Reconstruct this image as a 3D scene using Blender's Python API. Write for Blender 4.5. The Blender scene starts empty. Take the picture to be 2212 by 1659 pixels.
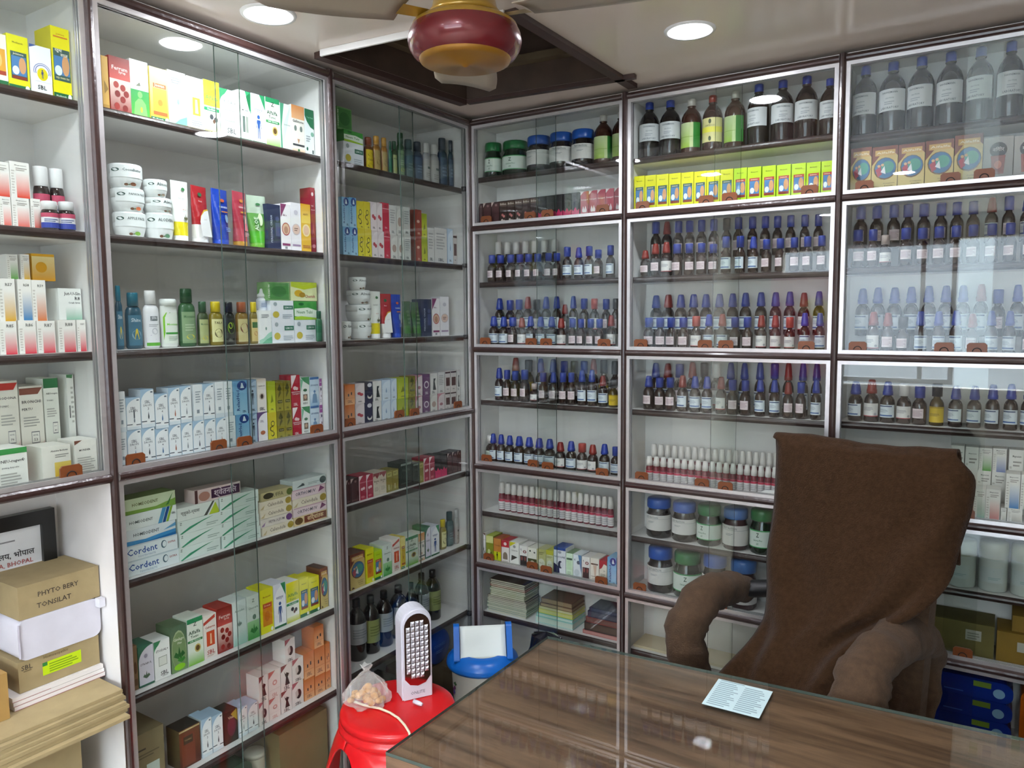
import bpy, math, random
from mathutils import Matrix, Vector
random.seed(7)
PI = math.pi
SC = bpy.context.scene
COL = SC.collection

# ---------------------------------------------------------------- camera, light, exposure
def look_axes(yaw, pitch, roll):
    cy, sy, cp, sp, cr, sr = math.cos(yaw), math.sin(yaw), math.cos(pitch), math.sin(pitch), math.cos(roll), math.sin(roll)
    fwd = Vector((sy*cp, cy*cp, sp)); right = Vector((cy, -sy, 0)); up = right.cross(fwd)
    return cr*right+sr*up, -sr*right+cr*up, fwd
_r, _u, _f = look_axes(-.5705, -.0897, -.0081)
cam = bpy.data.objects.new('camera', bpy.data.cameras.new('camera')); COL.objects.link(cam)
cam.matrix_world = Matrix(((_r.x, _u.x, -_f.x, 1.5166), (_r.y, _u.y, -_f.y, -2.1136), (_r.z, _u.z, -_f.z, 1.5038), (0, 0, 0, 1)))
cam.data.sensor_width = 36; cam.data.lens = 1643.24/2212*36; cam.data.clip_start = .02
SC.camera = cam
SC.view_settings.view_transform = 'Standard'; SC.view_settings.look = 'None'
SC.view_settings.gamma = 1; SC.view_settings.use_curve_mapping = False
SC.view_settings.exposure = 2.3
LAMP = 56.0           # radiance of the ceiling downlights
DAY = 8.8              # daylight through the shop front
SC.cycles.max_bounces = 8; SC.cycles.diffuse_bounces = 4; SC.cycles.glossy_bounces = 4; SC.cycles.transparent_max_bounces = 20
w = bpy.data.worlds.new('daylight'); SC.world = w; w.use_nodes = True
bg = w.node_tree.nodes['Background']; bg.inputs[0].default_value = (.82, .92, 1, 1); bg.inputs[1].default_value = DAY

# ---------------------------------------------------------------- materials
MATS = {}
def lin(h):
    h = h.lstrip('#'); o = []
    for i in (0, 2, 4):
        c = int(h[i:i+2], 16)/255
        o.append(c/12.92 if c <= .04045 else ((c+.055)/1.055)**2.4)
    return o
def pmat(name, col, rough=.5, metal=0, spec=.5, coat=0, noise=0, nscale=20, bump=0, bscale=200, emis=0, trans=0, alpha=1, sheen=0):
    if name in MATS: return MATS[name]
    m = bpy.data.materials.new(name); m.use_nodes = True
    nt = m.node_tree; b = nt.nodes['Principled BSDF']; c = lin(col)+[1]
    b.inputs['Base Color'].default_value = c; b.inputs['Roughness'].default_value = rough
    b.inputs['Metallic'].default_value = metal; b.inputs['Specular IOR Level'].default_value = spec
    b.inputs['Coat Weight'].default_value = coat; b.inputs['Coat Roughness'].default_value = .08
    b.inputs['Transmission Weight'].default_value = trans; b.inputs['Alpha'].default_value = alpha
    b.inputs['Sheen Weight'].default_value = sheen
    if emis:
        b.inputs['Emission Color'].default_value = c; b.inputs['Emission Strength'].default_value = emis
    tc = nt.nodes.new('ShaderNodeTexCoord')
    if noise:
        n = nt.nodes.new('ShaderNodeTexNoise'); n.inputs['Scale'].default_value = nscale; n.inputs['Detail'].default_value = 5
        mx = nt.nodes.new('ShaderNodeMix'); mx.data_type = 'RGBA'; mx.blend_type = 'MULTIPLY'
        r = nt.nodes.new('ShaderNodeValToRGB'); r.color_ramp.elements[0].position = .3; r.color_ramp.elements[1].position = .7
        k = 1-noise; r.color_ramp.elements[0].color = (k, k, k, 1)
        nt.links.new(tc.outputs['Object'], n.inputs['Vector']); nt.links.new(n.outputs['Fac'], r.inputs[0])
        mx.inputs[0].default_value = 1; mx.inputs[6].default_value = c
        nt.links.new(r.outputs[0], mx.inputs[7]); nt.links.new(mx.outputs[2], b.inputs['Base Color'])
    if bump:
        n = nt.nodes.new('ShaderNodeTexNoise'); n.inputs['Scale'].default_value = bscale; n.inputs['Detail'].default_value = 3
        bp = nt.nodes.new('ShaderNodeBump'); bp.inputs['Strength'].default_value = bump; bp.inputs['Distance'].default_value = .002
        nt.links.new(tc.outputs['Object'], n.inputs['Vector']); nt.links.new(n.outputs['Fac'], bp.inputs['Height'])
        nt.links.new(bp.outputs[0], b.inputs['Normal'])
    MATS[name] = m; return m
def attr_mat(name, rough, spec=.5, coat=0):
    m = bpy.data.materials.new(name); m.use_nodes = True; nt = m.node_tree; b = nt.nodes['Principled BSDF']
    a = nt.nodes.new('ShaderNodeAttribute'); a.attribute_name = 'Col'
    nt.links.new(a.outputs['Color'], b.inputs['Base Color'])
    b.inputs['Roughness'].default_value = rough; b.inputs['Specular IOR Level'].default_value = spec; b.inputs['Coat Weight'].default_value = coat
    MATS[name] = m; return m
PRINT = attr_mat('printed_card', .42, .4)
PLAST = attr_mat('coloured_plastic', .28, .5)
BOTTLE = attr_mat('bottle_glass', .09, .55, .3)
LABEL = attr_mat('paper_label', .5, .35)

def glass_mat(name, tint, rough=.01):
    m = bpy.data.materials.new(name); m.use_nodes = True; nt = m.node_tree; nt.nodes.clear()
    o = nt.nodes.new('ShaderNodeOutputMaterial'); mx = nt.nodes.new('ShaderNodeMixShader')
    t = nt.nodes.new('ShaderNodeBsdfTransparent'); t.inputs[0].default_value = tint
    g = nt.nodes.new('ShaderNodeBsdfGlossy'); g.inputs['Roughness'].default_value = rough
    # Schlick reflectance from the angle between view and surface, the same on both faces of the pane
    ge = nt.nodes.new('ShaderNodeNewGeometry'); dt = nt.nodes.new('ShaderNodeVectorMath'); dt.operation = 'DOT_PRODUCT'
    nt.links.new(ge.outputs['Incoming'], dt.inputs[0]); nt.links.new(ge.outputs['Normal'], dt.inputs[1])
    def mth(op, a, b=None):
        n = nt.nodes.new('ShaderNodeMath'); n.operation = op
        for i, q in enumerate((a, b)):
            if q is None: continue
            if isinstance(q, (int, float)): n.inputs[i].default_value = q
            else: nt.links.new(q, n.inputs[i])
        return n.outputs[0]
    x = mth('SUBTRACT', 1, mth('ABSOLUTE', dt.outputs['Value']))
    f_ = mth('ADD', .04, mth('MULTIPLY', .96, mth('POWER', x, 5)))
    nt.links.new(f_, mx.inputs[0]); nt.links.new(t.outputs[0], mx.inputs[1]); nt.links.new(g.outputs[0], mx.inputs[2])
    nt.links.new(mx.outputs[0], o.inputs[0]); MATS[name] = m; return m
GLASS = glass_mat('clear_glass', (.955, .975, .965, 1))
def film_mat(name, fac):
    m = bpy.data.materials.new(name); m.use_nodes = True; nt = m.node_tree; b = nt.nodes['Principled BSDF']
    b.inputs['Base Color'].default_value = (.85, .84, .8, 1); b.inputs['Roughness'].default_value = .22
    t = nt.nodes.new('ShaderNodeBsdfTransparent'); mx = nt.nodes.new('ShaderNodeMixShader'); mx.inputs[0].default_value = fac
    nt.links.new(t.outputs[0], mx.inputs[1]); nt.links.new(b.outputs[0], mx.inputs[2]); nt.links.new(mx.outputs[0], nt.nodes['Material Output'].inputs[0])
    MATS[name] = m; return m
FILM = film_mat('clear_plastic_film', .27)
EDGE = pmat('glass_edge', '#46544e', .15)
WOOD = pmat('maroon_gloss_paint', '#3a2623', .3, spec=.6, coat=.35, noise=.25, nscale=60, bump=.5, bscale=90)
SHELF_EDGE = pmat('dark_brown_edge_paint', '#3b2c29', .32, spec=.5, noise=.3, nscale=40, bump=.4, bscale=120)
WHITE = pmat('off_white_laminate', '#e6e4e2', .5, noise=.1, nscale=9, bump=.05)
ALU = pmat('aluminium', '#dcdadb', .34, metal=.75, noise=.08, nscale=70)
PULL = pmat('tan_plastic', '#7c4422', .35, noise=.12, nscale=60)
RUBBER = pmat('black_rubber', '#121112', .6)

# ---------------------------------------------------------------- mesh building
class MB:
    def __init__(s): s.v = []; s.f = []; s.c = []; s.m = []; s.sm = []
    def add(s, verts, faces, col=None, mat=0, smooth=False):
        o = len(s.v); s.v += [tuple(p) for p in verts]
        cl = lin(col) if isinstance(col, str) else (col or [.8, .8, .8])
        for fc in faces:
            s.f.append([o+i for i in fc]); s.m.append(mat); s.sm.append(smooth)
            s.c.append([cl]*len(fc))
        return s
    def box(s, x0, x1, y0, y1, z0, z1, col=None, mat=0, cols=None):
        v = [(x0, y0, z0), (x1, y0, z0), (x1, y1, z0), (x0, y1, z0), (x0, y0, z1), (x1, y0, z1), (x1, y1, z1), (x0, y1, z1)]
        F = [(0, 3, 2, 1), (4, 5, 6, 7), (0, 1, 5, 4), (2, 3, 7, 6), (0, 4, 7, 3), (1, 2, 6, 5)]  # bottom top front back left right
        for i, fc in enumerate(F):
            s.add([v[k] for k in fc], [(0, 1, 2, 3)], (cols[i] if cols else col), mat)
        return s
    def lathe(s, prof, n=20, col=None, mat=0, sx=1, sy=1, smooth=True, cols=None, a0=0, a1=2*PI, cx=0, cy=0):
        full = abs(a1-a0-2*PI) < 1e-6; k = n if full else n+1
        V = []
        for r, z in prof:
            for i in range(k):
                a = a0+(a1-a0)*i/n
                V.append((cx+r*math.cos(a)*sx, cy+r*math.sin(a)*sy, z))
        for j in range(len(prof)-1):
            c = cols[j] if cols else col
            F = []
            for i in range(n):
                i2 = (i+1) % k if full else i+1
                F.append((j*k+i, j*k+i2, (j+1)*k+i2, (j+1)*k+i))
            s.add2(V, F, c, mat, smooth)
        s.flush(V)
        return s
    def add2(s, V, F, col, mat, smooth):
        cl = lin(col) if isinstance(col, str) else (col or [.8, .8, .8])
        o = len(s.v)
        for fc in F:
            s.f.append([o+i for i in fc]); s.m.append(mat); s.sm.append(smooth); s.c.append([cl]*len(fc))
    def flush(s, V): s.v += V
    def grid(s, P, col=None, mat=0, smooth=True, closeu=False):
        nr = len(P); nc = len(P[0]); V = [tuple(p) for r in P for p in r]; F = []
        for j in range(nr-1):
            for i in range(nc if closeu else nc-1):
                i2 = (i+1) % nc
                F.append((j*nc+i, j*nc+i2, (j+1)*nc+i2, (j+1)*nc+i))
        s.add(V, F, col, mat, smooth); return s
    def tube(s, pts, rad, n=10, col=None, mat=0, cap=True):
        pts = [Vector(p) for p in pts]; P = []
        rads = rad if isinstance(rad, (list, tuple)) else [rad]*len(pts)
        up = Vector((0, 0, 1)); prev = None
        for i, p in enumerate(pts):
            t = (pts[min(i+1, len(pts)-1)]-pts[max(i-1, 0)]).normalized()
            if prev is None:
                a = t.cross(up); a = a.normalized() if a.length > 1e-4 else Vector((1, 0, 0))
            else: a = (prev-t*prev.dot(t)).normalized()
            prev = a; b = t.cross(a)
            P.append([p+(a*math.cos(2*PI*k/n)+b*math.sin(2*PI*k/n))*rads[i] for k in range(n)])
        s.grid(P, col, mat, True, True)
        if cap:
            for R, q in ((P[0], pts[0]), (P[-1], pts[-1])):
                s.add([q]+R, [(0, 1+k, 1+(k+1) % n) for k in range(n)], col, mat, False)
        return s
    def prism(s, poly, y0, y1, col=None, mat=0, smooth=False):   # polygon in xz, extruded along y
        n = len(poly)
        s.add([(x, y0, z) for x, z in poly], [tuple(range(n))], col, mat)
        s.add([(x, y1, z) for x, z in poly], [tuple(reversed(range(n)))], col, mat)
        V = [(x, y0, z) for x, z in poly]+[(x, y1, z) for x, z in poly]
        s.add(V, [(i, n+i, n+(i+1) % n, (i+1) % n) for i in range(n)], col, mat, smooth); return s
    def mesh(s, name, mats):
        me = bpy.data.meshes.new(name); me.from_pydata(s.v, [], s.f)
        for m in (mats if isinstance(mats, (list, tuple)) else [mats]): me.materials.append(m)
        me.polygons.foreach_set('material_index', s.m); me.polygons.foreach_set('use_smooth', s.sm)
        at = me.color_attributes.new('Col', 'FLOAT_COLOR', 'CORNER')
        flat = []
        for fc in s.c:
            for c in fc: flat += [c[0], c[1], c[2], 1]
        at.data.foreach_set('color', flat); me.update(); return me
    def obj(s, name, mats, parent=None, loc=(0, 0, 0), rot=0):
        return link(name, s.mesh(name, mats), parent, loc, rot)
def link(name, me, parent=None, loc=(0, 0, 0), rot=0, scale=None):
    o = bpy.data.objects.new(name, me); COL.objects.link(o)
    if parent: o.parent = parent
    o.location = loc
    o.rotation_euler = rot if isinstance(rot, (tuple, list)) else (0, 0, rot)
    if scale: o.scale = scale
    return o
def tag(o, label=None, cat=None, group=None, kind=None):
    if label: o['label'] = label
    if cat: o['category'] = cat
    if group: o['group'] = group
    if kind: o['kind'] = kind
    return o
def empty(name, loc=(0, 0, 0), rot=0): return link(name, None, None, loc, rot)
def bevel(o, wd=.002, seg=2):
    m = o.modifiers.new('bevel', 'BEVEL'); m.width = wd; m.segments = seg; m.limit_method = 'ANGLE'; return o
def rrect(x0, x1, z0, z1, r, n=5):
    P = []
    for cx, cz, a in ((x1-r, z0+r, -PI/2), (x1-r, z1-r, 0), (x0+r, z1-r, PI/2), (x0+r, z0+r, PI)):
        for i in range(n+1): P.append((cx+r*math.cos(a+PI/2*i/n), cz+r*math.sin(a+PI/2*i/n)))
    return P

# lettering: flat outlines of the built-in font, width normalised to 1
TXT = {}
def text_shape(st):
    if st in TXT: return TXT[st]
    cu = bpy.data.curves.new('lettering', 'FONT'); cu.body = st; cu.resolution_u = 1; cu.offset = .012
    o = bpy.data.objects.new('lettering', cu); COL.objects.link(o)
    dg = bpy.context.evaluated_depsgraph_get(); me = o.evaluated_get(dg).to_mesh()
    V = [(v.co.x, v.co.y) for v in me.vertices]; F = [tuple(p.vertices) for p in me.polygons]
    o.evaluated_get(dg).to_mesh_clear(); bpy.data.objects.remove(o); bpy.data.curves.remove(cu)
    if V:
        x0 = min(v[0] for v in V); x1 = max(v[0] for v in V); y0 = min(v[1] for v in V); y1 = max(v[1] for v in V)
        k = 1/max(x1-x0, 1e-6); V = [((x-(x0+x1)/2)*k, (y-(y0+y1)/2)*k) for x, y in V]
    TXT[st] = (V, F); return TXT[st]
def draw(mb, shapes, w, h, put, z=0.0003, dz=.00006, nx=1):
    """flat print: shapes in 0..1 face coordinates; put(x, y, lift) gives the point in space"""
    lift = z
    for s in shapes:
        k = s[0]; lift += dz
        P = lambda pts: [put(x*w, y*h, lift) for x, y in pts]
        def band(x0, y0, x1, y1, c):
            for i in range(nx):
                a, b = x0+(x1-x0)*i/nx, x0+(x1-x0)*(i+1)/nx
                mb.add(P([(a, y0), (b, y0), (b, y1), (a, y1)]), [(0, 1, 2, 3)], c)
        if k == 'r': band(*s[1:6])
        elif k == 'g':
            band(*s[1:6]); a, b = lin(s[5]), lin(s[6])
            for i in range(nx): mb.c[-1-i] = [a, a, b, b]
        elif k == 'p': mb.add(P(s[1]), [tuple(range(len(s[1])))], s[2])
        elif k == 'e':
            n = 16; mb.add(P([(s[1]+s[3]*math.cos(2*PI*i/n), s[2]+s[4]*math.sin(2*PI*i/n)) for i in range(n)]), [tuple(range(n))], s[5])
        elif k == 'l':
            n = s[5]; st = (s[4]-s[2])/n
            for i in range(n):
                y = s[2]+st*i; x1 = s[3]-(s[3]-s[1])*(.25 if i % 3 == 0 else .05*(i % 4))
                band(s[1], y, x1, y+st*.45, s[6])
        elif k in 'tv':
            V, F = text_shape(s[1]); W = s[4]*(w if k == 't' else h)
            if k == 't': pts = [put(s[2]*w+x*W, s[3]*h+y*W*(s[6] if len(s) > 6 else 1), lift) for x, y in V]
            else: pts = [put(s[2]*w-y*W, s[3]*h+x*W, lift) for x, y in V]
            mb.add(pts, F, s[5])
    return mb
# ---------------------------------------------------------------- room shell
ZC = 2.165
CEIL = pmat('glossy_pvc_ceiling', '#dacdc3', .2, spec=.5, noise=.1, nscale=2.2)
WALLM = pmat('wall_paint', '#b9b2a8', .7, noise=.08, nscale=4)
FLOORM = pmat('floor_tile', '#b3aa9e', .35, noise=.2, nscale=6)
XR, YF = 2.75, -3.9
def st(name, mb, mat, parent=None): return tag(mb.obj(name, mat, parent), kind='structure' if parent is None else None)
st('floor', MB().box(-.45, XR+.1, YF-.1, .3, -.05, 0), FLOORM)
st('wall_left', MB().box(-.45, -.25, YF-.1, .3, 0, 2.6), WALLM)
st('wall_back', MB().box(-.25, XR+.1, .17, .3, 0, 2.6), WALLM)
st('wall_right', MB().box(XR, XR+.1, YF, .17, 0, 2.6), WALLM)
# unseen shop front: piers, head wall, street opening; low wall added to dim reflections
mb = MB()
for x0, x1, z0, z1 in ((-.25, .1, 0, 2.6), (.1, .47, 0, 1.81), (.1, .47, 1.965, 2.6), (.47, .52, 0, 2.6), (.52, 2.35, 0, .98), (.52, 2.35, 2.0, 2.6), (2.35, XR, 0, 2.6)):
    mb.box(x0, x1, YF-.1, YF, z0, z1)
st('wall_front', mb, WALLM)
wn = tag(empty('window_1', (.52, YF, 1.0)), kind='structure')
for x0, x1, z0, z1 in ((0, .73, 0, .035), (0, .03, .035, 1.0), (.51, .54, .035, 1.0), (.7, .73, .035, 1.0), (0, .73, .97, 1.0)):
    MB().box(x0, x1, -.06, -.02, z0, z1).obj('frame_bar', ALU, wn)
st('floor_street', MB().box(-4, 7, -12, YF-.1, -.06, -.01), pmat('street_concrete', '#b2b2b0', .8, noise=.2, nscale=3))
st('wall_street_added', MB().box(-7, 10, -9.3, -9.1, -.01, 3.6), pmat('added_facade', '#6f7276', .8, noise=.25, nscale=1.5))  # unseen facade added so less bright sky reflects in the right panes
# ceiling with a square hatch
A, B, Cc, D = (.066, -.718), (.109, -.164), (.58, -.118), (.58, -.672)
O = [(-.25, YF), (-.25, .17), (XR, .17), (XR, YF)]
mb = MB(); H = [A, B, Cc, D]
for i in range(4):
    j = (i+1) % 4
    mb.add([(*O[i], ZC), (*O[j], ZC), (*H[j], ZC), (*H[i], ZC)], [(0, 1, 2, 3)])
    mb.add([(*H[i], ZC), (*H[j], ZC), (*H[j], ZC+.2), (*H[i], ZC+.2)], [(0, 1, 2, 3)], mat=1)
    mb.add([(*O[i], ZC+.05), (*O[j], ZC+.05), (*H[j], ZC+.05), (*H[i], ZC+.05)], [(3, 2, 1, 0)])
mb.add([(*p, ZC+.2) for p in H], [(0, 1, 2, 3)], mat=1)
HATCHM = pmat('brown_ply', '#4a3a30', .6, noise=.4, nscale=12)
ceil = st('ceiling', mb, [CEIL, HATCHM])
TRIM = pmat('brown_trim', '#43302b', .5, noise=.2, nscale=30)
def strip(p, q, wd, z0, z1, name, mat, ex=0):
    p, q = Vector(p), Vector(q); d = (q-p).normalized(); n = Vector((-d.y, d.x))*wd; q = q+d*ex
    P = [p, q, q+n, p+n]
    V = [(a.x, a.y, z0) for a in P]+[(a.x, a.y, z1) for a in P]
    m_ = MB().add(V, [(0, 3, 2, 1), (4, 5, 6, 7), (0, 1, 5, 4), (1, 2, 6, 5), (2, 3, 7, 6), (3, 0, 4, 7)])
    return m_.obj(name, mat)
t_ = tag(empty('trim_1', (0, 0, 0)), kind='structure')
for a_, b_, wd, z0, mt, ex in ((A, B, .028, ZC-.016, TRIM, 0), (B, Cc, .02, ZC-.012, TRIM, .06), (D, Cc, -.028, ZC-.012, TRIM, .1), (A, D, -.006, ZC-.016, WHITE, 0)):
    o = strip(a_, b_, wd, z0, ZC-.0005, 'frame_strip', mt, ex); o.parent = t_
inner = [Vector(p)*.86+Vector((.334, -.418))*.14 for p in H]
for i in range(4):
    o = strip(inner[i], inner[(i+1) % 4], .03, ZC+.07, ZC+.09, 'inner_strip', pmat('olive_ply', '#5b4d38', .6, noise=.3, nscale=20)); o.parent = t_

# ---------------------------------------------------------------- wall cabinets
LD, BD = .22, .145                       # inner depth of the left and back cabinets
T, M_, H1, H2, H3, H4, H5 = 2.14, 1.1795, 1.7949, 1.3897, .9875, .64, .22
Y0, Y1, X1, X2 = -1.2625, -.6296, .5624, 1.1553
def half_round(mb, a0, a1, z, r, d=0, vertical=False, z0=0, z1=0, n=6):
    for i in range(n):
        t0, t1 = PI*i/n, PI*(i+1)/n
        c0, s0, c1, s1 = r*math.cos(t0), r*math.sin(t0), r*math.cos(t1), r*math.sin(t1)
        if vertical: V = [(a0-c0, d-s0, z0), (a0-c1, d-s1, z0), (a0-c1, d-s1, z1), (a0-c0, d-s0, z1)]
        else: V = [(a0, d-s1, z+c1), (a1, d-s1, z+c1), (a1, d-s0, z+c0), (a0, d-s0, z+c0)]
        mb.add(V, [(0, 1, 2, 3)], smooth=True)
    return mb
PULLP = [(-.021, 0), (.021, 0), (.021, .017), (.016, .022), (-.016, .022), (-.021, .017)]
def cabinet(label, wall, a0, a1, cells, ztop=T, steps=()):
    """cells: (z0, z1, [shelf heights], glazed) between rail centres"""
    dep = LD if wall == 'L' else BD
    am = (a0+a1)/2; hw = (a1-a0)/2
    root = empty('display_cabinet', (0, am, 0) if wall == 'L' else (am, 0, 0), PI/2 if wall == 'L' else 0)
    tag(root, label, 'cabinet', 'built-in glass fronted wall cabinets')
    zb = cells[-1][0]
    MB().box(-hw+.0087, hw+.0085, dep, dep+.01, zb, ztop).obj('back_panel', WHITE, root)
    MB().box(-hw+.0087, -hw+.0105, .002, dep, zb, ztop+.01).obj('side_panel', WHITE, root)
    MB().box(hw-.0085, hw+.0085, .002, dep, zb, ztop+.01).obj('side_panel', WHITE, root)
    half_round(MB(), hw, 0, 0, .0085, vertical=True, z0=zb-.01, z1=ztop+.012).obj('post_moulding', WOOD, root)
    rails = sorted({c[0] for c in cells} | {c[1] for c in cells})
    for z in rails:
        half_round(MB(), -hw+.0087, hw-.008, z, .0095).obj('rail_moulding', WOOD, root)
        if z < ztop: MB().box(-hw+.0105, hw-.0085, .002, dep, z-.008, z+.008).obj('divider_board', WHITE, root)
        else: MB().box(-hw+.0105, hw-.0085, .002, dep, z-.006, z+.012).obj('top_board', WHITE, root)
    for z0, z1, shelves, glazed in cells:
        for z in shelves:
            b = MB().box(-hw+.0105, hw-.0085, .03, dep-.001, z-.018, z).obj('shelf', WHITE, root)
            half_round(MB(), -hw+.0105, hw-.0085, z-.009, .009, .03).obj('edge_strip', SHELF_EDGE, b)
            if wall == 'L' and a1 > -.1:
                MB().lathe([(0, 0), (.009, 0), (.009, .014), (0, .014)], 10).obj('rubber_bumper', RUBBER, root, (hw-.02, .012, z-.012))
        if not glazed: continue
        zf0, zf1 = z0+.0085, z1-.0085; f = .010
        L_, R_ = -hw+.0088, hw-.0085
        for P in ([(L_, zf0), (R_, zf0), (R_-f, zf0+f), (L_+f, zf0+f)], [(L_, zf1), (L_+f, zf1-f), (R_-f, zf1-f), (R_, zf1)],
                  [(L_, zf0), (L_+f, zf0+f), (L_+f, zf1-f), (L_, zf1)], [(R_, zf0), (R_, zf1), (R_-f, zf1-f), (R_-f, zf0+f)]):
            MB().prism(P, -.001, .003).prism(P, .010, .0125).prism(P, .0195, .022).obj('frame_bar', ALU, root)
        wd = (R_-L_)
        for k, (p0, p1, y, pulls) in enumerate(((L_+.002, L_+wd*.57, .0155, (.075, .41)), (L_+wd*.45, R_-.002, .005, (.52, .885)))):
            m_ = MB(); zA, zB = zf0+.003, zf1-.003
            v = [(p0, y, zA), (p1, y, zA), (p1, y+.004, zA), (p0, y+.004, zA), (p0, y, zB), (p1, y, zB), (p1, y+.004, zB), (p0, y+.004, zB)]
            m_.add(v, [(0, 1, 5, 4), (2, 3, 7, 6)], mat=0); m_.add(v, [(0, 3, 2, 1), (4, 5, 6, 7), (0, 4, 7, 3), (1, 2, 6, 5)], mat=1)
            pane = m_.obj('glass_pane', [GLASS, EDGE], root)
            for q in pulls:
                m_ = MB().prism(PULLP, y-.0045, y-.0002)
                arc = [(.009*math.cos(PI*i/8), y-.005, .009*math.sin(PI*i/8)+.001) for i in range(9)]
                m_.tube(arc, .0011, 5, mat=1)
                m_.obj('finger_pull', [PULL, RUBBER], pane, (L_+wd*q+random.uniform(-.006, .006), 0, zf0+f))
    return root
LS = [1.931, 1.677, 1.438]
cabinet('leftmost white wall cabinet with open cubby below its glass door', 'L', Y0-.62, Y0, [(M_, T, LS, True), (.08, M_, [.70, .40], False)])
cabinet('second wall cabinet on the left wall, stocked with cartons and creams', 'L', Y0, Y1, [(M_, T, LS, True), (.08, M_, [.947, .69, .452], True)])
cabinet('dim left-wall cabinet next to the room corner', 'L', Y1, 0, [(M_, T, LS, True), (.08, M_, [.966, .708, .47], True)])
cabinet('narrow back-wall cabinet next to the room corner', 'B', 0, X1, [(H1, T, [1.967], True), (H2, H1, [1.617], True), (H3, H2, [1.215], True), (H4, H3, [.824], True), (H5, H4, [.462], True)])
cabinet('middle back-wall cabinet behind the brown chair', 'B', X1, X2, [(H1, T, [1.965], True), (H2, H1, [1.616], True), (H3, H2, [1.216], True), (H4, H3, [.821], True), (H5, H4, [.458], True)])
cabinet('right back-wall cabinet cut by the photo edge', 'B', X2, X2+.6, [(H1, T, [1.953], True), (H2, H1, [1.62], True), (H3, H2, [1.219], True), (H4, H3, [.818], True), (H5, H4, [.44], True)])

# ---------------------------------------------------------------- ceiling downlights
EMIT = pmat('led_diffuser', '#f3f6ff', .5, emis=LAMP)
ring = MB().lathe([(.046, 0), (.046, -.004), (.058, -.004), (.06, 0)], 28).mesh('trim_ring', pmat('white_enamel', '#e6e6e6', .35))
disc = MB().lathe([(.0455, -.003), (.03, -.005), (0, -.006)], 28).mesh('diffuser', EMIT)
LL = [((.14, -.942), 'round white downlight nearest the wide left cabinet'), ((.876, -.333), 'round white downlight in front of the middle back cabinet'),
      ((.33, -1.46), 'round downlight behind the fan on the left'), ((1.1, -1.95), 'round downlight above the table front'),
      ((1.1, -2.75), 'unseen fill downlight added behind the camera'), ((.5, -3.4), 'unseen fill downlight added over the poster'), ((1.8, -3.5), 'unseen fill downlight added over the street opening'), ((.5, -2.7), 'unseen fill downlight added near the shop front, left'), ((1.8, -2.8), 'unseen fill downlight added near the shop front, right')]  # these five are unseen, added to raise the room's ambient light
for (x, y), lb in LL:
    e_ = tag(empty('ceiling_light', (x, y, ZC)), lb, 'ceiling light', 'round downlights in the ceiling')
    link('trim_ring', ring, e_); link('diffuser', disc, e_)
# ---------------------------------------------------------------- packages: cartons
DES = {}     # design key -> (object name, look, category, base colour, side colour, shapes)
def box_design(key, look, base, shapes, side=None, top=None, name='medicine_carton', cat='carton'):
    DES[key] = (name, look, cat, base, side or base, top or base, shapes)
K = '#3c3f45'; G = '#8b8f94'; W_ = '#eef0ee'
def arch(c=W_, x0=.06, top=.97, shoulder=.62, x1=1):   # pale panel with one rounded shoulder at upper left
    P = [(x0, 0), (x1, 0), (x1, top)]
    for i in range(9):
        t = PI/2*i/8; P.append((x1-(x1-x0)*math.sin(t), shoulder+(top-shoulder)*math.cos(t)))
    return ('p', P, c)
def man(cx, cy, s, c):      # small standing figure
    return [('e', cx, cy+.30*s, .07*s*2, .055*s, c), ('p', [(cx-.16*s, cy+.22*s), (cx+.16*s, cy+.22*s), (cx+.1*s, cy), (cx-.1*s, cy)], c),
            ('p', [(cx-.1*s, cy), (cx-.01*s, cy), (cx-.05*s, cy-.28*s), (cx-.12*s, cy-.28*s)], c), ('p', [(cx+.01*s, cy), (cx+.1*s, cy), (cx+.12*s, cy-.28*s), (cx+.05*s, cy-.28*s)], c),
            ('p', [(cx-.16*s, cy+.22*s), (cx-.12*s, cy+.2*s), (cx-.22*s, cy-.02*s), (cx-.26*s, cy)], c), ('p', [(cx+.16*s, cy+.22*s), (cx+.26*s, cy), (cx+.22*s, cy-.02*s), (cx+.12*s, cy+.2*s)], c)]
def drop(cx, cy, s, c): return [('p', [(cx, cy+s*.9), (cx+s*.35, cy), (cx+s*.25, cy-s*.3), (cx, cy-s*.42), (cx-s*.25, cy-s*.3), (cx-s*.35, cy)], c)]
def leaves(cx, cy, s, c): return [('p', [(cx, cy), (cx-s, cy+s*.25), (cx-s*.6, cy+s*.5), (cx-s*.1, cy+s*.3)], c), ('p', [(cx, cy), (cx+s, cy+s*.25), (cx+s*.6, cy+s*.5), (cx+s*.1, cy+s*.3)], c), ('p', [(cx-s*.3, cy+s*.15), (cx, cy+s*.8), (cx+s*.3, cy+s*.15)], c)]
SBL = lambda y=.07, x=.62, w=.42, c=K: ('t', 'SBL', x, y, w, c)

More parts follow.
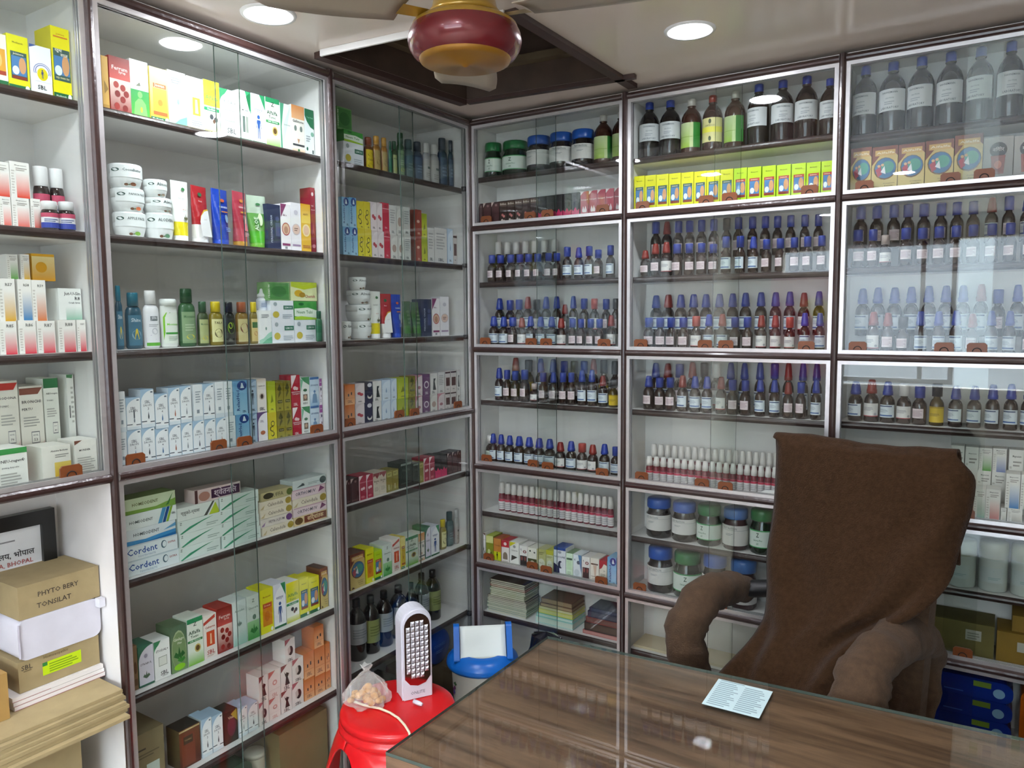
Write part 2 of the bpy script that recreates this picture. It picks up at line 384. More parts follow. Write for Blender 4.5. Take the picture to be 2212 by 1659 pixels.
box_design('amber', 'plain amber carton', '#c69a4a', [('p', [(.3, .3), (.9, .4), (.3, .55)], '#8b6a2a'), ('r', 0, .0, 1, .1, '#a87f35')])
box_design('ferrum', 'red carton with blood cell picture', '#a8342a', [('g', 0, 0, 1, .6, '#8e1c17', '#e8cfc4'), ('g', 0, .6, 1, 1, '#c9524a', '#7d2019'), ('t', 'Ferrum', .5, .8, .75, '#f3e4de'), ('t', 'Syrup', .62, .73, .35, '#f3e4de')]
           + [('e', x, y, .13, .06, c) for x, y, c in ((.3, .5, '#a83a30'), (.62, .46, '#9c2b24'), (.78, .36, '#8a201b'), (.35, .34, '#7e1b17'), (.6, .25, '#8e211c'), (.3, .12, '#9c2b24'), (.7, .1, '#7e1b17'))])
box_design('greenman', 'white carton with green torso picture', '#eef2ee', [('g', 0, 0, 1, .48, '#4fae3c', '#2f9a4c'), ('e', .5, .4, .13, .06, '#7fd06a'), ('p', [(.12, .02), (.88, .02), (.8, .25), (.6, .33), (.4, .33), (.2, .25)], '#7fd06a'), ('e', .55, .14, .06, .05, '#e0c23a'), ('p', [(.3, .55), (.5, .62), (.55, .56)], '#6a6f5a')])
box_design('yelgyn', 'yellow carton with tan panel', '#efd65a', [('g', 0, .1, 1, 1, '#e9d23c', '#f4e79a'), ('r', .15, .2, .92, .62, '#d9b43a'), ('r', .18, .63, .9, .71, '#a35f2a'), ('t', 'Jeevan', .52, .67, .55, '#f6e9c8'), ('e', .55, .36, .13, .06, '#b98b2a'), ('r', .15, .12, .92, .19, '#b5662e'), ('r', 0, 0, 1, .08, '#1f6a40'), ('t', 'Medisynth', .38, .04, .6, '#dfe8df'), ('e', .88, .05, .1, .045, '#f4f4ee')])
box_design('whiteswoosh', 'white carton with green swoosh', '#f2f4f3', [('p', [(0, 0), (1, 0), (1, .36), (.7, .3), (.35, .16), (0, .1)], '#a9d8c2'), ('p', [(.2, .0), (1, 0), (1, .2), (.6, .13)], '#6fb592'), ('e', .55, .45, .07, .05, '#8aa39a'), ('l', .2, .78, .85, .9, 3, G)])
box_design('yelpanel', 'white carton with yellow panel', '#f4f2ea', [arch('#fbfaf4', .05), ('r', .3, .28, .78, .62, '#ded23a'), ('p', [(.45, .32), (.65, .32), (.6, .58), (.48, .58)], '#f5efb4'), ('t', 'Leucorin', .55, .66, .6, '#b5662e'), ('l', .2, .08, .9, .2, 3, G)])
box_design('alfyel', 'yellow and white Alfalfa carton', '#f3f4ec', [('g', 0, .52, 1, 1, '#d8dd3c', '#e5dc1e'), ('g', 0, 0, 1, .14, '#c9cf2b', '#e9ecc0'), ('t', 'Alfalfa', .5, .68, .8, '#4b8f4e'), ('t', 'Tonic', .5, .57, .5, '#4b8f4e'), ('r', .0, .43, .95, .49, '#2f8d5c'), ('t', 'Paediatric', .5, .46, .6, '#e8f2ea'), ('e', .45, .32, .12, .05, K), ('e', .72, .28, .12, .05, K), ('e', .6, .24, .08, .04, '#6a4a3a')])
box_design('stodal', 'white cough syrup carton with square', '#f0f3f1', [('p', [(.0, .72), (.45, 1), (0, 1)], '#3f8f62'), arch('#f6f7f5', .0, .98, .7), ('t', 'STODAL+', .5, .74, .78, K), ('r', .26, .34, .8, .58, '#9aa39a'), ('r', .29, .355, .77, .565, '#e9ece4'), SBL(.15, .6, .5), ('l', .45, .06, .9, .1, 2, G)])
box_design('greenfig', 'white carton with green corner and photo strip', '#eef3f0', [('p', [(.55, 1), (1, 1), (1, .55)], '#2f8d5c'), ('p', [(.62, .9), (.9, .6), (1, 1)], '#1f6a40'), ('r', .3, .18, .5, .5, '#57645e'), ('r', .55, .18, .75, .5, '#8a8f86'), ('t', 'SM LABS', .5, .62, .6, K), ('r', 0, 0, 1, .05, '#1f6a40')])
box_design('bluefig', 'white carton with blue standing figure', '#dfe2ef', [arch('#f3f4f9', .03), ('p', [(.6, 1), (1, 1), (1, .7)], '#2f8d5c'), ('t', 'माईमुल', .5, .68, .6, '#39508a')] + man(.5, .32, .75, '#2f5698') + [('r', 0, 0, 1, .05, '#1f6a40')])
box_design('alftonic', 'green and white Alfalfa Tonic carton', '#e8efe2', [('g', 0, 0, 1, .3, '#79b832', '#e8efe2'), ('r', 0, .9, 1, 1, '#2f8d5c'), ('t', 'Z', .5, .87, .22, '#1f3a2a'), ('t', 'Alfalfa', .45, .7, .75, '#1f4a30'), ('t', 'Tonic', .45, .61, .5, '#1f4a30'), ('r', 0, .49, .95, .54, '#3f8f52'), ('t', 'with Ginseng', .48, .515, .7, '#e8f2ea'), ('e', .62, .34, .2, .09, '#c9b46a'), ('e', .62, .34, .13, .06, '#6a4f2a')])
box_design('curve', 'white carton with green leaf curve', '#e6ece8', [('p', [(0, 0), (.15, 0), (.1, .5), (.35, 1), (0, 1)], '#4f9a78'), ('p', [(.15, .1), (.6, .5), (.9, .95), (.3, .6)], '#cfe0d6'), ('t', 'Epidermin', .6, .55, .55, G)])
box_design('gall', 'white carton with peach top and face drawing', '#f0ebe2', [('g', 0, .72, 1, 1, '#e7b184', '#d99055'), ('g', 0, 0, 1, .12, '#d9a06a', '#f0ebe2'), ('t', 'Gallstone', .5, .67, .85, K), ('e', .28, .52, .1, .06, '#7d8a84'), ('e', .72, .52, .1, .06, '#7d8a84'), ('p', [(.4, .3), (.6, .3), (.5, .2)], '#c99a7a'), ('r', .05, .15, .95, .19, K), ('e', .5, .06, .08, .03, '#3f7a4a')])
box_design('greencorner', 'white carton with dark green top', '#e9eef0', [('p', [(0, 1), (1, 1), (1, .58), (.6, .62), (.2, .74), (0, .85)], '#1e6d47'), ('t', 'Topi Heal', .55, .82, .7, '#8fc7a8'), ('e', .8, .47, .18, .05, '#7fae9a'), ('l', .1, .3, .6, .45, 3, '#a4adb0'), ('e', .2, .14, .1, .04, '#2f6a55'), ('r', .75, .05, .9, .13, '#4a5a58')])
box_design('navy', 'navy face cream carton', '#2b3352', [('v', 'PERSONAL CREAM', .3, .45, .6, '#b9c2d6'), ('r', .6, .3, .95, .6, '#46507a'), ('e', .75, .68, .15, .06, '#46507a')])
box_design('facewhite', 'white carton with face in a circle', '#f0ecef', [('p', [(0, 1), (0, .7), (.5, .95), (.6, 1)], '#8a3f6a'), ('t', 'SBL’s', .4, .76, .4, '#7a3a5a'), ('e', .5, .46, .42, .14, '#a8364a'), ('e', .5, .46, .36, .12, '#d9b49c'), ('e', .5, .44, .2, .08, '#b98a70'), ('r', .1, .1, .9, .15, '#8a3f6a'), ('r', .35, .03, .6, .08, G)])
box_design('facelilac', 'pale lilac carton with sleeping face', '#ece9ee', [('e', .5, .45, .42, .12, '#cfc3c9'), ('e', .5, .45, .36, .1, '#e2c3b4'), ('l', .3, .42, .7, .5, 2, '#7a5a56'), ('e', .5, .8, .2, .05, '#c8c4d0'), ('r', .1, .1, .9, .14, '#a28aa8')])
box_design('faceyellow', 'yellow carton with face drawing', '#e3b53a', [('g', 0, .6, 1, 1, '#edd06a', '#d9a01f'), ('e', .5, .45, .42, .13, '#f3e0a8'), ('e', .5, .45, .3, .1, '#e6bfa0'), ('t', 'ANTI', .45, .78, .5, '#7a4a1a'), ('r', .1, .08, .9, .14, '#b97c1a')])
box_design('maroonhair', 'tall maroon hair care carton', '#8e1f33', [('g', 0, 0, 1, 1, '#7a1728', '#a12a3f'), ('e', .45, .9, .25, .03, '#e9d7d9'), ('t', 'Hair', .4, .72, .5, '#f0dfe2'), ('t', 'Removal', .5, .66, .8, '#f0dfe2'), ('p', [(.2, .25), (.5, .5), (.8, .25), (.5, .32)], '#b24a4a'), ('e', .5, .1, .35, .03, '#c27a86')])
# white dropper cartons
def drops(n, c='#5a8fb8', icon='#7d8790', txt='SBL'):
    return [arch('#f3f6f8', .02, .98, .66), ('t', 'SBL', .5, .67, .42, '#5a636c'), ('t', 'DROPS', .5, .58, .62, '#5a636c')] + ([('t', n, .55, .49, .1, '#5a636c')] if n else []) \
        + drop(.55, .28, .16, icon) + [('r', .0, .15, .4, .175, '#45505a'), ('r', .66, .13, 1, .155, '#45505a'), ('r', 0, 0, 1, .09, '#dfe9f0'), ('r', .75, .9, .92, .94, '#6a7884')]
for n_, c_ in (('1', '#7f8b95'), ('2', '#6f93b8'), ('3', '#3f4a52'), ('4', '#5f86b0'), ('5', '#b06a50'), ('6', '#8f979c'), ('7', '#4a4f58'), ('8', '#54606a'), ('9', '#b8743f')):
    box_design('drop'+n_, 'white drops carton numbered '+n_, '#a9c6de', drops(n_, icon=c_), side='#dbe7f0')
box_design('dropside', 'white drops carton turned sideways', '#eef2f4', [('r', 0, 0, 1, .12, '#d5dfe6'), ('l', .2, .5, .8, .85, 5, '#a3adb4'), ('r', .3, .2, .6, .3, '#8f9aa3')])
box_design('relax', 'light blue carton with vertical lettering', '#8cbfe0', [('g', 0, 0, 1, 1, '#a9d3ec', '#6fabd8'), ('e', .62, .85, .36, .14, '#28498f'), ('p', [(.5, .78), (.58, .93), (.66, .93), (.78, .78)], '#dfe9f2'), ('v', 'RelaxHed', .3, .42, .6, '#1f3f86'), ('t', 'SBL', .75, .08, .3, '#3a4a6a')])
box_design('greyblue', 'grey blue carton with black figure', '#7d98b4', [arch('#a9bfd2', .05)] + man(.5, .45, .7, '#2c3744') + [SBL(.1, .5, .5), ('t', 'STRESS', .5, .8, .7, '#2c3f5f')])
box_design('eyewhite', 'white carton with dark eye spot', '#efe9e2', [('g', 0, .85, 1, 1, '#efe9e2', '#c9b8a6'), ('e', .5, .47, .3, .1, '#cdbfb4'), ('e', .5, .47, .16, .07, '#4a3a34'), ('t', 'CLEAR EYE', .5, .78, .75, '#6a5a50'), SBL(.1, .5, .6)])
box_design('purplearch', 'white carton with purple shoulder', '#6d4f86', [arch('#f2eff2', .03), ('t', 'SBL', .45, .7, .4, '#7a6a8a'), ('e', .5, .32, .25, .07, '#b86f50')])
box_design('yelswirl', 'yellow carton with black swirl', '#e4d31f', [('g', 0, 0, 1, 1, '#d9cf3a', '#cdbb2a'), ('e', .55, .6, .22, .1, '#3a3a2a'), ('e', .55, .6, .16, .07, '#d9cc30'), ('e', .42, .42, .22, .09, '#3a3a2a'), ('e', .46, .42, .17, .065, '#d9cc30'), ('e', .5, .24, .2, .09, '#3a3a2a'), ('e', .46, .25, .15, .065, '#d9cc30'), SBL(.06, .7, .3)])
box_design('yelgreen', 'yellow green carton', '#b9c42a', [('g', 0, 0, 1, 1, '#cfd43a', '#9fb02a'), ('p', [(.3, .3), (.7, .35), (.5, .6)], '#7f8a22'), ('t', 'SBL', .5, .1, .4, K)])
box_design('olive', 'olive carton with dancing figure', '#8c8127', [('g', 0, 0, 1, 1, '#a39a3a', '#7c7020'), ('p', [(.2, .75), (.5, .95), (.8, .75), (.6, .7), (.4, .7)], '#4a4a1a'), ('p', [(.3, .45), (.7, .62), (.6, .75), (.35, .6)], '#5a5420'), ('r', .2, .27, .85, .37, '#3a3a20'), ('t', 'TULSI', .52, .32, .5, '#d8d090'), ('t', 'SBL', .5, .09, .4, '#3a3a20')])
box_design('redcream', 'tall red carton with white corner', '#b01f33', [('p', [(0, 1), (0, .6), (.55, .95), (.6, 1)], '#f0e6e6'), ('e', .4, .6, .2, .06, '#e9c9c9'), ('e', .62, .58, .15, .05, '#e9c9c9'), ('r', 0, .47, 1, .49, '#e7d3d3'), ('t', 'Damagard', .52, .42, .8, '#f0d8d8'), ('t', 'SBL', .45, .1, .5, '#f0d8d8')])
box_design('greenface', 'white and green carton with child portrait', '#eef2ee', [('p', [(.0, 1), (1, 1), (1, .72), (.4, .85)], '#3f8a5a'), ('p', [(0, .5), (.3, .9), (0, .95)], '#7fb89a'), ('e', .5, .56, .22, .05, '#4a7a5a'), ('r', .25, .2, .75, .42, '#7a6a5a'), ('e', .5, .33, .16, .07, '#c9a58a'), ('t', 'KIDS', .5, .12, .5, K)])
box_design('spondin', 'blue white carton with blue torso', '#c9dcec', [('g', 0, 0, 1, .5, '#8fb4d6', '#dbe8f2'), ('t', 'SPONDIN', .5, .72, .85, '#2f4f86'), ('e', .5, .5, .12, .05, '#5f86b0'), ('p', [(.2, .1), (.8, .1), (.7, .4), (.5, .45), (.3, .4)], '#6f93b8'), ('r', 0, .92, 1, 1, '#3a6aa8')])
box_design('purplefem', 'white carton with purple top', '#ece6f0', [('r', 0, .72, 1, 1, '#a04a9a'), ('t', 'FEM', .5, .86, .6, '#f0e0ee'), ('r', .25, .5, .36, .68, K), ('e', .65, .6, .2, .06, '#4a3f6a'), ('e', .65, .34, .14, .05, '#6a4a5a'), ('l', .2, .1, .8, .24, 4, G)])
# R-series cartons with a fading panel
def grad(c, txt=None, tcol='#7a7a78'):
    s = [('g', .3, 0, .96, .72, c, '#f2efe9'), ('l', .06, .1, .22, .8, 9, '#cfcac2')]
    if txt: s.append(('t', txt, .62, .86, .42, tcol))
    return s
for k_, c_ in (('R57', '#d9a51f'), ('R58', '#2f7fb8'), ('R59', '#d9793f'), ('R85', '#d8354a'), ('R86', '#d8354a'), ('R87', '#d8354a'), ('R88', '#d8354a'), ('R89', '#d8354a')):
    box_design(k_, 'white carton printed %s with coloured fade' % k_, '#f2efe9', grad(c_, k_))
for k_, c_, w2 in (('gRed', '#e2452f', 'red'), ('gGreen', '#58a63a', 'green'), ('gYel', '#e2b01f', 'yellow'), ('gBrown', '#b98a72', 'brown'), ('gBlue', '#3f86c8', 'blue'), ('gLilac', '#7f8fc4', 'lilac'), ('gTeal', '#6fa58a', 'teal'), ('gGrey', '#b9b3a6', 'grey'), ('gPink', '#dc6a62', 'pink')):
    box_design(k_, 'white carton with fading %s panel' % w2, '#f0ede7', grad(c_) + [('t', 'Magnesium', .55, .9, .6, '#6a6a68'), ('l', .3, .76, .9, .86, 2, '#a5a09a')])
box_design('gAmberBig', 'large orange yellow carton', '#e0a41f', [('g', 0, 0, 1, .9, '#d6960f', '#f0dca0'), ('e', .4, .5, .25, .2, '#dd9f1a')])
box_design('jutusin', 'broad white cough syrup carton', '#eef0ec', [('g', .3, 0, 1, .42, '#8fbda6', '#eef0ec'), ('t', 'Jut-U-Sin', .6, .82, .7, '#2f3338'), ('t', 'R8', .82, .68, .22, '#2f3338'), ('t', 'Cough Syrup', .68, .54, .5, '#5f6468')], side='#e6e8e4')
def tonic(top, c, l1, l2, no):
    return [('p', [(0, .98), (1, .98), (.8, .91), (0, .91)], c), ('t', l1, .5, .83, .82, '#3a3d40'), ('t', l2, .3, .75, .45, '#3a3d40'), ('l', .12, .56, .85, .68, 4, '#b5b5ae'), ('r', .42, .37, .78, .5, '#7d8084'), ('r', .44, .38, .76, .49, '#f0eee6'), ('t', 'ADEL', .6, .46, .24, '#6a6d70'), ('t', no, .6, .41, .16, '#3a3d40'),
            ('p', [(0, 0), (1, 0), (1, .34)], c), ('p', [(0, .06), (1, .4), (1, .34), (0, 0)], '#e9d3cb')]
box_design('rodona', 'tall white tonic carton with red triangle', '#f0ede2', tonic(.9, '#cf3a2f', 'RODONA', 'TONIC', '79'))
box_design('bronchi', 'tall white tonic carton with brown triangle', '#f0ede2', tonic(.9, '#8a4f3f', 'BRONCHI', 'PERTU', '53'))
box_design('neutonic', 'tall white tonic carton with green triangle', '#eef0e6', [('r', 0, .9, 1, 1, '#2f7a4a'), ('t', 'NEU-regen', .55, .84, .75, '#3a3d40'), ('t', 'TONIC', .4, .77, .45, '#3a3d40'), ('l', .15, .6, .85, .7, 4, '#b5b5ae'), ('r', .5, .42, .85, .54, '#7d8084'), ('r', .52, .43, .83, .53, '#f0eee6'), ('t', 'ADEL', .68, .5, .22, '#6a6d70'), ('t', '81', .68, .455, .14, '#3a3d40'), ('p', [(.1, 0), (1, 0), (.62, .22)], '#3f8a4a')])
box_design('bluetri', 'tallest white carton with blue triangle', '#edeee8', [('p', [(.1, 0), (1, 0), (.5, .16)], '#3f7fc0'), ('p', [(0, 1), (.9, 1), (.8, .96), (0, .97)], '#4a8a5a'), ('r', .2, .55, .36, .68, '#5a5d60'), ('l', .5, .5, .9, .9, 8, '#b5b5ae')])
box_design('neuregen', 'long white ampoule carton with green stripe', '#f0f1ea', [('r', 0, .86, 1, 1, '#3f9a4f'), ('t', 'NEU-regen®', .5, .68, .82, '#3a3d40'), ('t', 'drinking Ampoules', .4, .52, .6, '#6a6d70'), ('l', .05, .12, .8, .42, 4, '#b5b5ae')])
box_design('yelblock', 'white carton with yellow block', '#eceae0', [('r', .42, 0, 1, .52, '#e0b81f'), ('g', .42, .0, 1, .52, '#dcae10', '#ecd26a'), ('t', 'Alumina Bioform', .6, .86, .6, '#3a3d40'), ('l', .45, .66, .95, .78, 2, '#a5a59e')], side='#e4e4da')
box_design('smallleaf', 'small white carton with brown corner', '#eeece4', [('p', [(0, 1), (.35, 1), (0, .88)], '#7a4a3a'), ('t', 'MUNDER', .45, .72, .5, '#5a5d60'), ('l', .1, .1, .9, .55, 7, '#b5b5ae')])
# pain oil and other pictures
def pict(base, frame, hi=None):
    s = [('r', .14, .2, .9, .7, frame), ('r', .18, .27, .86, .62, '#4f83b8'), ('e', .68, .46, .17, .15, '#d8a070'), ('e', .36, .36, .16, .08, '#e4eef0'), ('r', .18, .2, .86, .26, '#8a3a28')]
    s += [('r', .18, .62, .86, .69, frame), ('t', 'Jointone', .5, .655, .5, '#f0ead0'), ('t', 'Medisynth', .5, .86, .5, '#8a8a2a'), ('r', 0, 0, 1, .09, '#1f6a40'), ('e', .86, .06, .1, .045, '#f4f4ee')]
    return s
box_design('oilyel', 'yellow pain oil carton with blue picture', '#e4e01f', pict('#e4e01f', '#3f5f5a'))
box_design('oilgreen', 'lime pain oil carton with red framed picture', '#bfe01f', pict('#bfe01f', '#b8483a'))
box_design('oilorange', 'yellow carton with orange panel', '#e4e01f', [('r', .16, .16, .9, .68, '#d98a1f'), ('r', .2, .57, .86, .66, '#c2412f'), ('t', 'Dropsy', .53, .615, .5, '#f3e6b0'), ('e', .5, .38, .2, .12, '#c9741a'), ('t', 'Medisynth', .5, .82, .6, '#9a6a1a'), ('e', .85, .06, .1, .045, '#f4f4ee')])
box_design('ruhma', 'large yellow massage oil carton', '#efe51a', [('t', 'Jointone', .5, .9, .45, '#c8721f'), ('r', .12, .855, .9, .875, '#d9812f'), ('r', .07, .26, .97, .7, '#3f5f5a'), ('r', .1, .34, .94, .6, '#4f83b8'), ('e', .72, .48, .2, .14, '#d8a070'), ('e', .32, .4, .2, .07, '#e4eef0'), ('t', 'रहुमा', .36, .67, .4, '#f0f0e6'), ('t', 'साज', .66, .62, .4, '#f0f0e6'), ('t', 'दर्द नाशक तेल', .52, .3, .72, '#f0e6b0'), ('r', 0, 0, 1, .09, '#1f6a40'), ('t', 'Medisynth', .4, .045, .55, '#dfe8df'), ('e', .86, .05, .1, .045, '#f4f4ee')], side='#d9cf1a')
box_design('bluearcs', 'white carton with blue arcs and yellow sun', '#f2f3f6', [('p', [(0, 1), (.35, 1), (0, .93)], '#3a5a9a')] + [('e', .55, .48, r, r*.42, c) for r, c in ((.42, '#8a94c4'), (.38, '#f2f3f6'), (.34, '#6a78b4'), (.3, '#f2f3f6'))] + [('r', .08, .28, 1, .43, '#f2f3f6'), ('e', .55, .43, .25, .13, '#e4d41a')] + man(.55, .42, .28, '#2f3f8a') + [('t', 'SBL', .5, .16, .42, K)], side='#dfe2ee')
box_design('orangepic', 'white and yellow carton with orange figure', '#f4efd8', [('r', 0, .0, 1, .12, '#1f6a40'), ('r', .1, .3, .9, .72, '#dba03a'), ('r', .1, .22, .9, .3, '#a8402a'), ('e', .5, .5, .2, .14, '#e0c070')])
def alfalfa_big():
    s = [('g', 0, 0, 1, 1, '#d6c27a', '#c9a86a'), ('p', [(0, 1), (1, 1), (1, .78), (.75, .92), (.3, .8), (0, .6)], '#7a3f2f'), ('r', .12, .8, .9, .92, '#c9a05a'), ('t', 'Alfalfa', .52, .86, .7, '#f0e0c0')]
    P = [('e', .52, .52, .44, .24, '#6a4a2f'), ('e', .53, .53, .41, .22, '#3f6f9a'), ('e', .62, .55, .25, .13, '#4f9a8a'), ('p', [(.15, .5), (.35, .6), (.4, .4), (.25, .34)], '#b04a5a'), ('e', .28, .58, .06, .03, '#d8b08a'), ('e', .42, .6, .06, .03, '#d8b08a'), ('p', [(.35, .45), (.5, .58), (.55, .4)], '#e4e4ea')]
    return s + P + [('t', 'Complete', .68, .2, .45, '#4a3a2a'), ('t', 'Family', .68, .145, .33, '#4a3a2a'), ('t', 'Tonic', .68, .09, .28, '#4a3a2a'), ('p', [(.06, .02), (.14, .08), (.3, .03)], '#4a2a20')]
box_design('alfbig', 'brown and tan family tonic carton', '#c9b06a', alfalfa_big(), side='#6a3f2f', top='#5a3428')
box_design('vigor', 'grey carton with dark crest', '#a09a96', [('g', 0, 0, 1, 1, '#8f8a86', '#b0aaa6'), ('e', .5, .72, .3, .17, '#2f2a2a'), ('t', 'विगोर', .5, .74, .4, '#d8d0c8'), ('p', [(.25, .6), (.75, .6), (.7, .2), (.3, .2)], '#8a3f34'), ('e', .5, .4, .13, .09, '#c9806a')])
box_design('ginkgo', 'green ginkgo leaf carton', '#5f7a5a', [('g', 0, 0, 1, 1, '#7a9a6a', '#56705a'), ('e', .5, .46, .46, .44, '#a9b88f'), ('e', .5, .44, .43, .42, '#7f9a6a'), ('t', 'Ginkgo', .5, .7, .65, '#eef0e0'), ('t', 'Plus', .55, .62, .25, '#eef0e0'), ('e', .5, .1, .35, .07, '#8fd02a')] + leaves(.5, .26, .36, '#2f6a34') + leaves(.62, .18, .25, '#3f8a3a'))
box_design('strabul', 'lavender white carton with dark leaf', '#3f7a62', [arch('#e6e3f2', .02, .98, .6), ('e', .5, .74, .12, .05, '#a5a0b4'), ('t', 'STRABUL', .5, .55, .75, '#4a4a5a')] + leaves(.5, .18, .24, '#5f7a62') + [('r', 0, 0, 1, .05, '#3f7a62')])
box_design('sblred', 'white carton with orange red panel', '#efe6de', [('p', [(0, .85), (.9, .98), (.9, .9), (0, .78)], '#c94f3f'), ('t', 'Calcarea', .5, .72, .75, '#b84f40'), ('r', .2, .28, .82, .62, '#d9542f'), ('p', [(.45, .32), (.6, .32), (.58, .56), (.48, .56)], '#f0c09a'), ('t', 'SBL', .5, .14, .6, '#b03a2f'), ('l', .2, .04, .85, .09, 2, '#b09a90')])
box_design('tealwhite', 'white carton with teal leaves', '#dfe9e6', [('g', 0, 0, 1, .4, '#9ac4b6', '#dfe9e6'), ('t', 'Aesculus', .5, .78, .7, '#5f7a74')] + leaves(.45, .42, .2, '#7f948c'))
box_design('greenwhite', 'white carton with green lower half', '#dfe9e2', [('g', 0, 0, 1, .42, '#3f9a48', '#a8d8a0'), ('t', 'Z', .5, .88, .2, '#3f5a4a'), ('t', 'Cineraria', .5, .72, .75, '#5f7a6a'), ('e', .55, .5, .14, .06, '#6f8a7a')] + leaves(.5, .12, .3, '#2f7f3a'))
box_design('brownhalf', 'tan carton with brown pattern', '#8a6f4f', [('e', .5, .5, .3, .14, '#5f452f'), ('r', .1, .1, .9, .25, '#6f563c')])
# small SBL cream cartons on the lowest shelf
box_design('tabwoman', 'white carton with black woman silhouette', '#efe8e4', [('p', [(0, 1), (.6, 1), (0, .75)], '#8a4a4a'), ('p', [(.35, .2), (.8, .2), (.62, .5), (.75, .62), (.5, .7), (.4, .55), (.3, .75), (.45, .5)], '#2f2a2c'), SBL(.1, .5, .55)])
box_design('tabpink', 'white carton with small pink emblem', '#efe6e2', [('p', [(0, 1), (.6, 1), (0, .75)], '#c2706a'), ('e', .52, .55, .2, .1, '#d8a09a'), ('e', .52, .55, .1, .05, '#efe6e2'), ('t', 'SBL', .5, .1, .5, '#d09a94'), ('r', .05, .3, .95, .31, '#d9c0ba')])
box_design('tabface', 'white carton with dark face profile', '#eee8e4', [('p', [(0, 1), (.6, 1), (0, .75)], '#b0606a'), ('e', .55, .48, .25, .2, '#2f2a2c'), ('p', [(.3, .3), (.55, .45), (.5, .7), (.25, .6)], '#d0c4be'), SBL(.1, .5, .55)])
box_design('taborange', 'orange carton with small figures', '#d9843f', [('g', 0, 0, 1, 1, '#efb98a', '#cf6f2f'), ('r', .3, .42, .42, .55, K), ('r', .6, .48, .72, .62, K), ('t', 'SBL', .5, .16, .5, '#7a5a4a'), ('r', .05, .32, .95, .33, '#b8683a')], side='#d07838')
box_design('darkgrape', 'dark carton with purple grapes', '#2f2a22', [('e', .55, .5, .32, .3, '#5a2f3f'), ('p', [(.5, .9), (.95, 1), (1, .6)], '#a89a3a'), ('t', 'Vita', .5, .8, .4, '#d8d0b0')], side='#2f2f28')
box_design('brownbox', 'large brown tonic carton with black lid', '#6a4f2f', [('g', 0, 0, 1, 1, '#5a2a1f', '#7a4a2f'), ('r', .1, .05, .75, .85, '#7d3f2a'), ('r', .2, .6, .65, .8, '#4a3a2a'), ('t', 'TONIC', .42, .7, .35, '#b09a6a'), ('r', 0, .94, 1, .98, '#c9b88a')], side='#57492f', top='#2c2822')
# left corner cabinet and back cabinet
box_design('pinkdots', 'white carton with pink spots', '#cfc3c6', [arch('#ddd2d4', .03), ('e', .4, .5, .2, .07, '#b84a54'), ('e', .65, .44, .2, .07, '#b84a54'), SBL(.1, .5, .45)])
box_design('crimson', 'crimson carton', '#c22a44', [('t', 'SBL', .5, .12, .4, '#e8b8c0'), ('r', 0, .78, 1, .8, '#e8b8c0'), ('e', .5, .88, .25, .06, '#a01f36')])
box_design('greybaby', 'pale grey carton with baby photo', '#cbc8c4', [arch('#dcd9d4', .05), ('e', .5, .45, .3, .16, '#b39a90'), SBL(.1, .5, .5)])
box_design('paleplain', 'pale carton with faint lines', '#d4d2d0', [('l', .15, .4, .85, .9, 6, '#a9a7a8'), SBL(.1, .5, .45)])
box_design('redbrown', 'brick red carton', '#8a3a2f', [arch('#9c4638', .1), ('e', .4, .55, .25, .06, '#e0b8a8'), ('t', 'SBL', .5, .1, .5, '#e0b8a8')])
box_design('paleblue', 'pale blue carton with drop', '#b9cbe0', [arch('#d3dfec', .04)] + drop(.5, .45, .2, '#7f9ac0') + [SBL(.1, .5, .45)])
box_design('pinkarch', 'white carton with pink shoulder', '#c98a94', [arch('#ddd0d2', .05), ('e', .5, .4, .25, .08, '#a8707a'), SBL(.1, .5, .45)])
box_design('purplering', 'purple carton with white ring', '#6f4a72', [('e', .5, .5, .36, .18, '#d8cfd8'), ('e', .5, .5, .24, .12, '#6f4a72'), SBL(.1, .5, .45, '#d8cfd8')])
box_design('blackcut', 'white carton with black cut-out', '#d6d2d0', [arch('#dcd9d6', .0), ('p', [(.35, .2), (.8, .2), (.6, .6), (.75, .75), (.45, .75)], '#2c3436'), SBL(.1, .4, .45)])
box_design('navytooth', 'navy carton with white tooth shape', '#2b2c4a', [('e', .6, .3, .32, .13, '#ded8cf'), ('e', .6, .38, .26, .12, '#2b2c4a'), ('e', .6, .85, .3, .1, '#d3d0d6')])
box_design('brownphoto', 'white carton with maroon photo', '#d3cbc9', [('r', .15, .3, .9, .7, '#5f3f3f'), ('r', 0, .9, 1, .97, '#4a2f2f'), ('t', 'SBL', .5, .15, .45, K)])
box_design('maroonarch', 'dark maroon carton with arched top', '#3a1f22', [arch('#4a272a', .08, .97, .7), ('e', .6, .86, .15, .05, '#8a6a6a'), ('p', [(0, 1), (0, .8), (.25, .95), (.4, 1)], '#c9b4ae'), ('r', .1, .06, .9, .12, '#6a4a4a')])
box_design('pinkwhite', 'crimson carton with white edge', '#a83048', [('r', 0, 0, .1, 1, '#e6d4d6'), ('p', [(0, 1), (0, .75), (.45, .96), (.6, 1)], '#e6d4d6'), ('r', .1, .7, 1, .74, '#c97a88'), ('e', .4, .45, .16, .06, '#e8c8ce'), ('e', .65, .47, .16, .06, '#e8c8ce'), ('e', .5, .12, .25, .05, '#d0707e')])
box_design('creamcurve', 'cream carton with maroon flame top', '#cfc4b2', [('p', [(0, 1), (1, 1), (1, .92), (.6, .74), (.3, .9), (0, .84)], '#8a3f44'), ('t', 'Bioplus', .5, .63, .75, '#4a3f38'), ('t', 'Uf', .5, .54, .22, '#4a3f38'), ('l', .15, .2, .85, .4, 4, '#a89f90')])
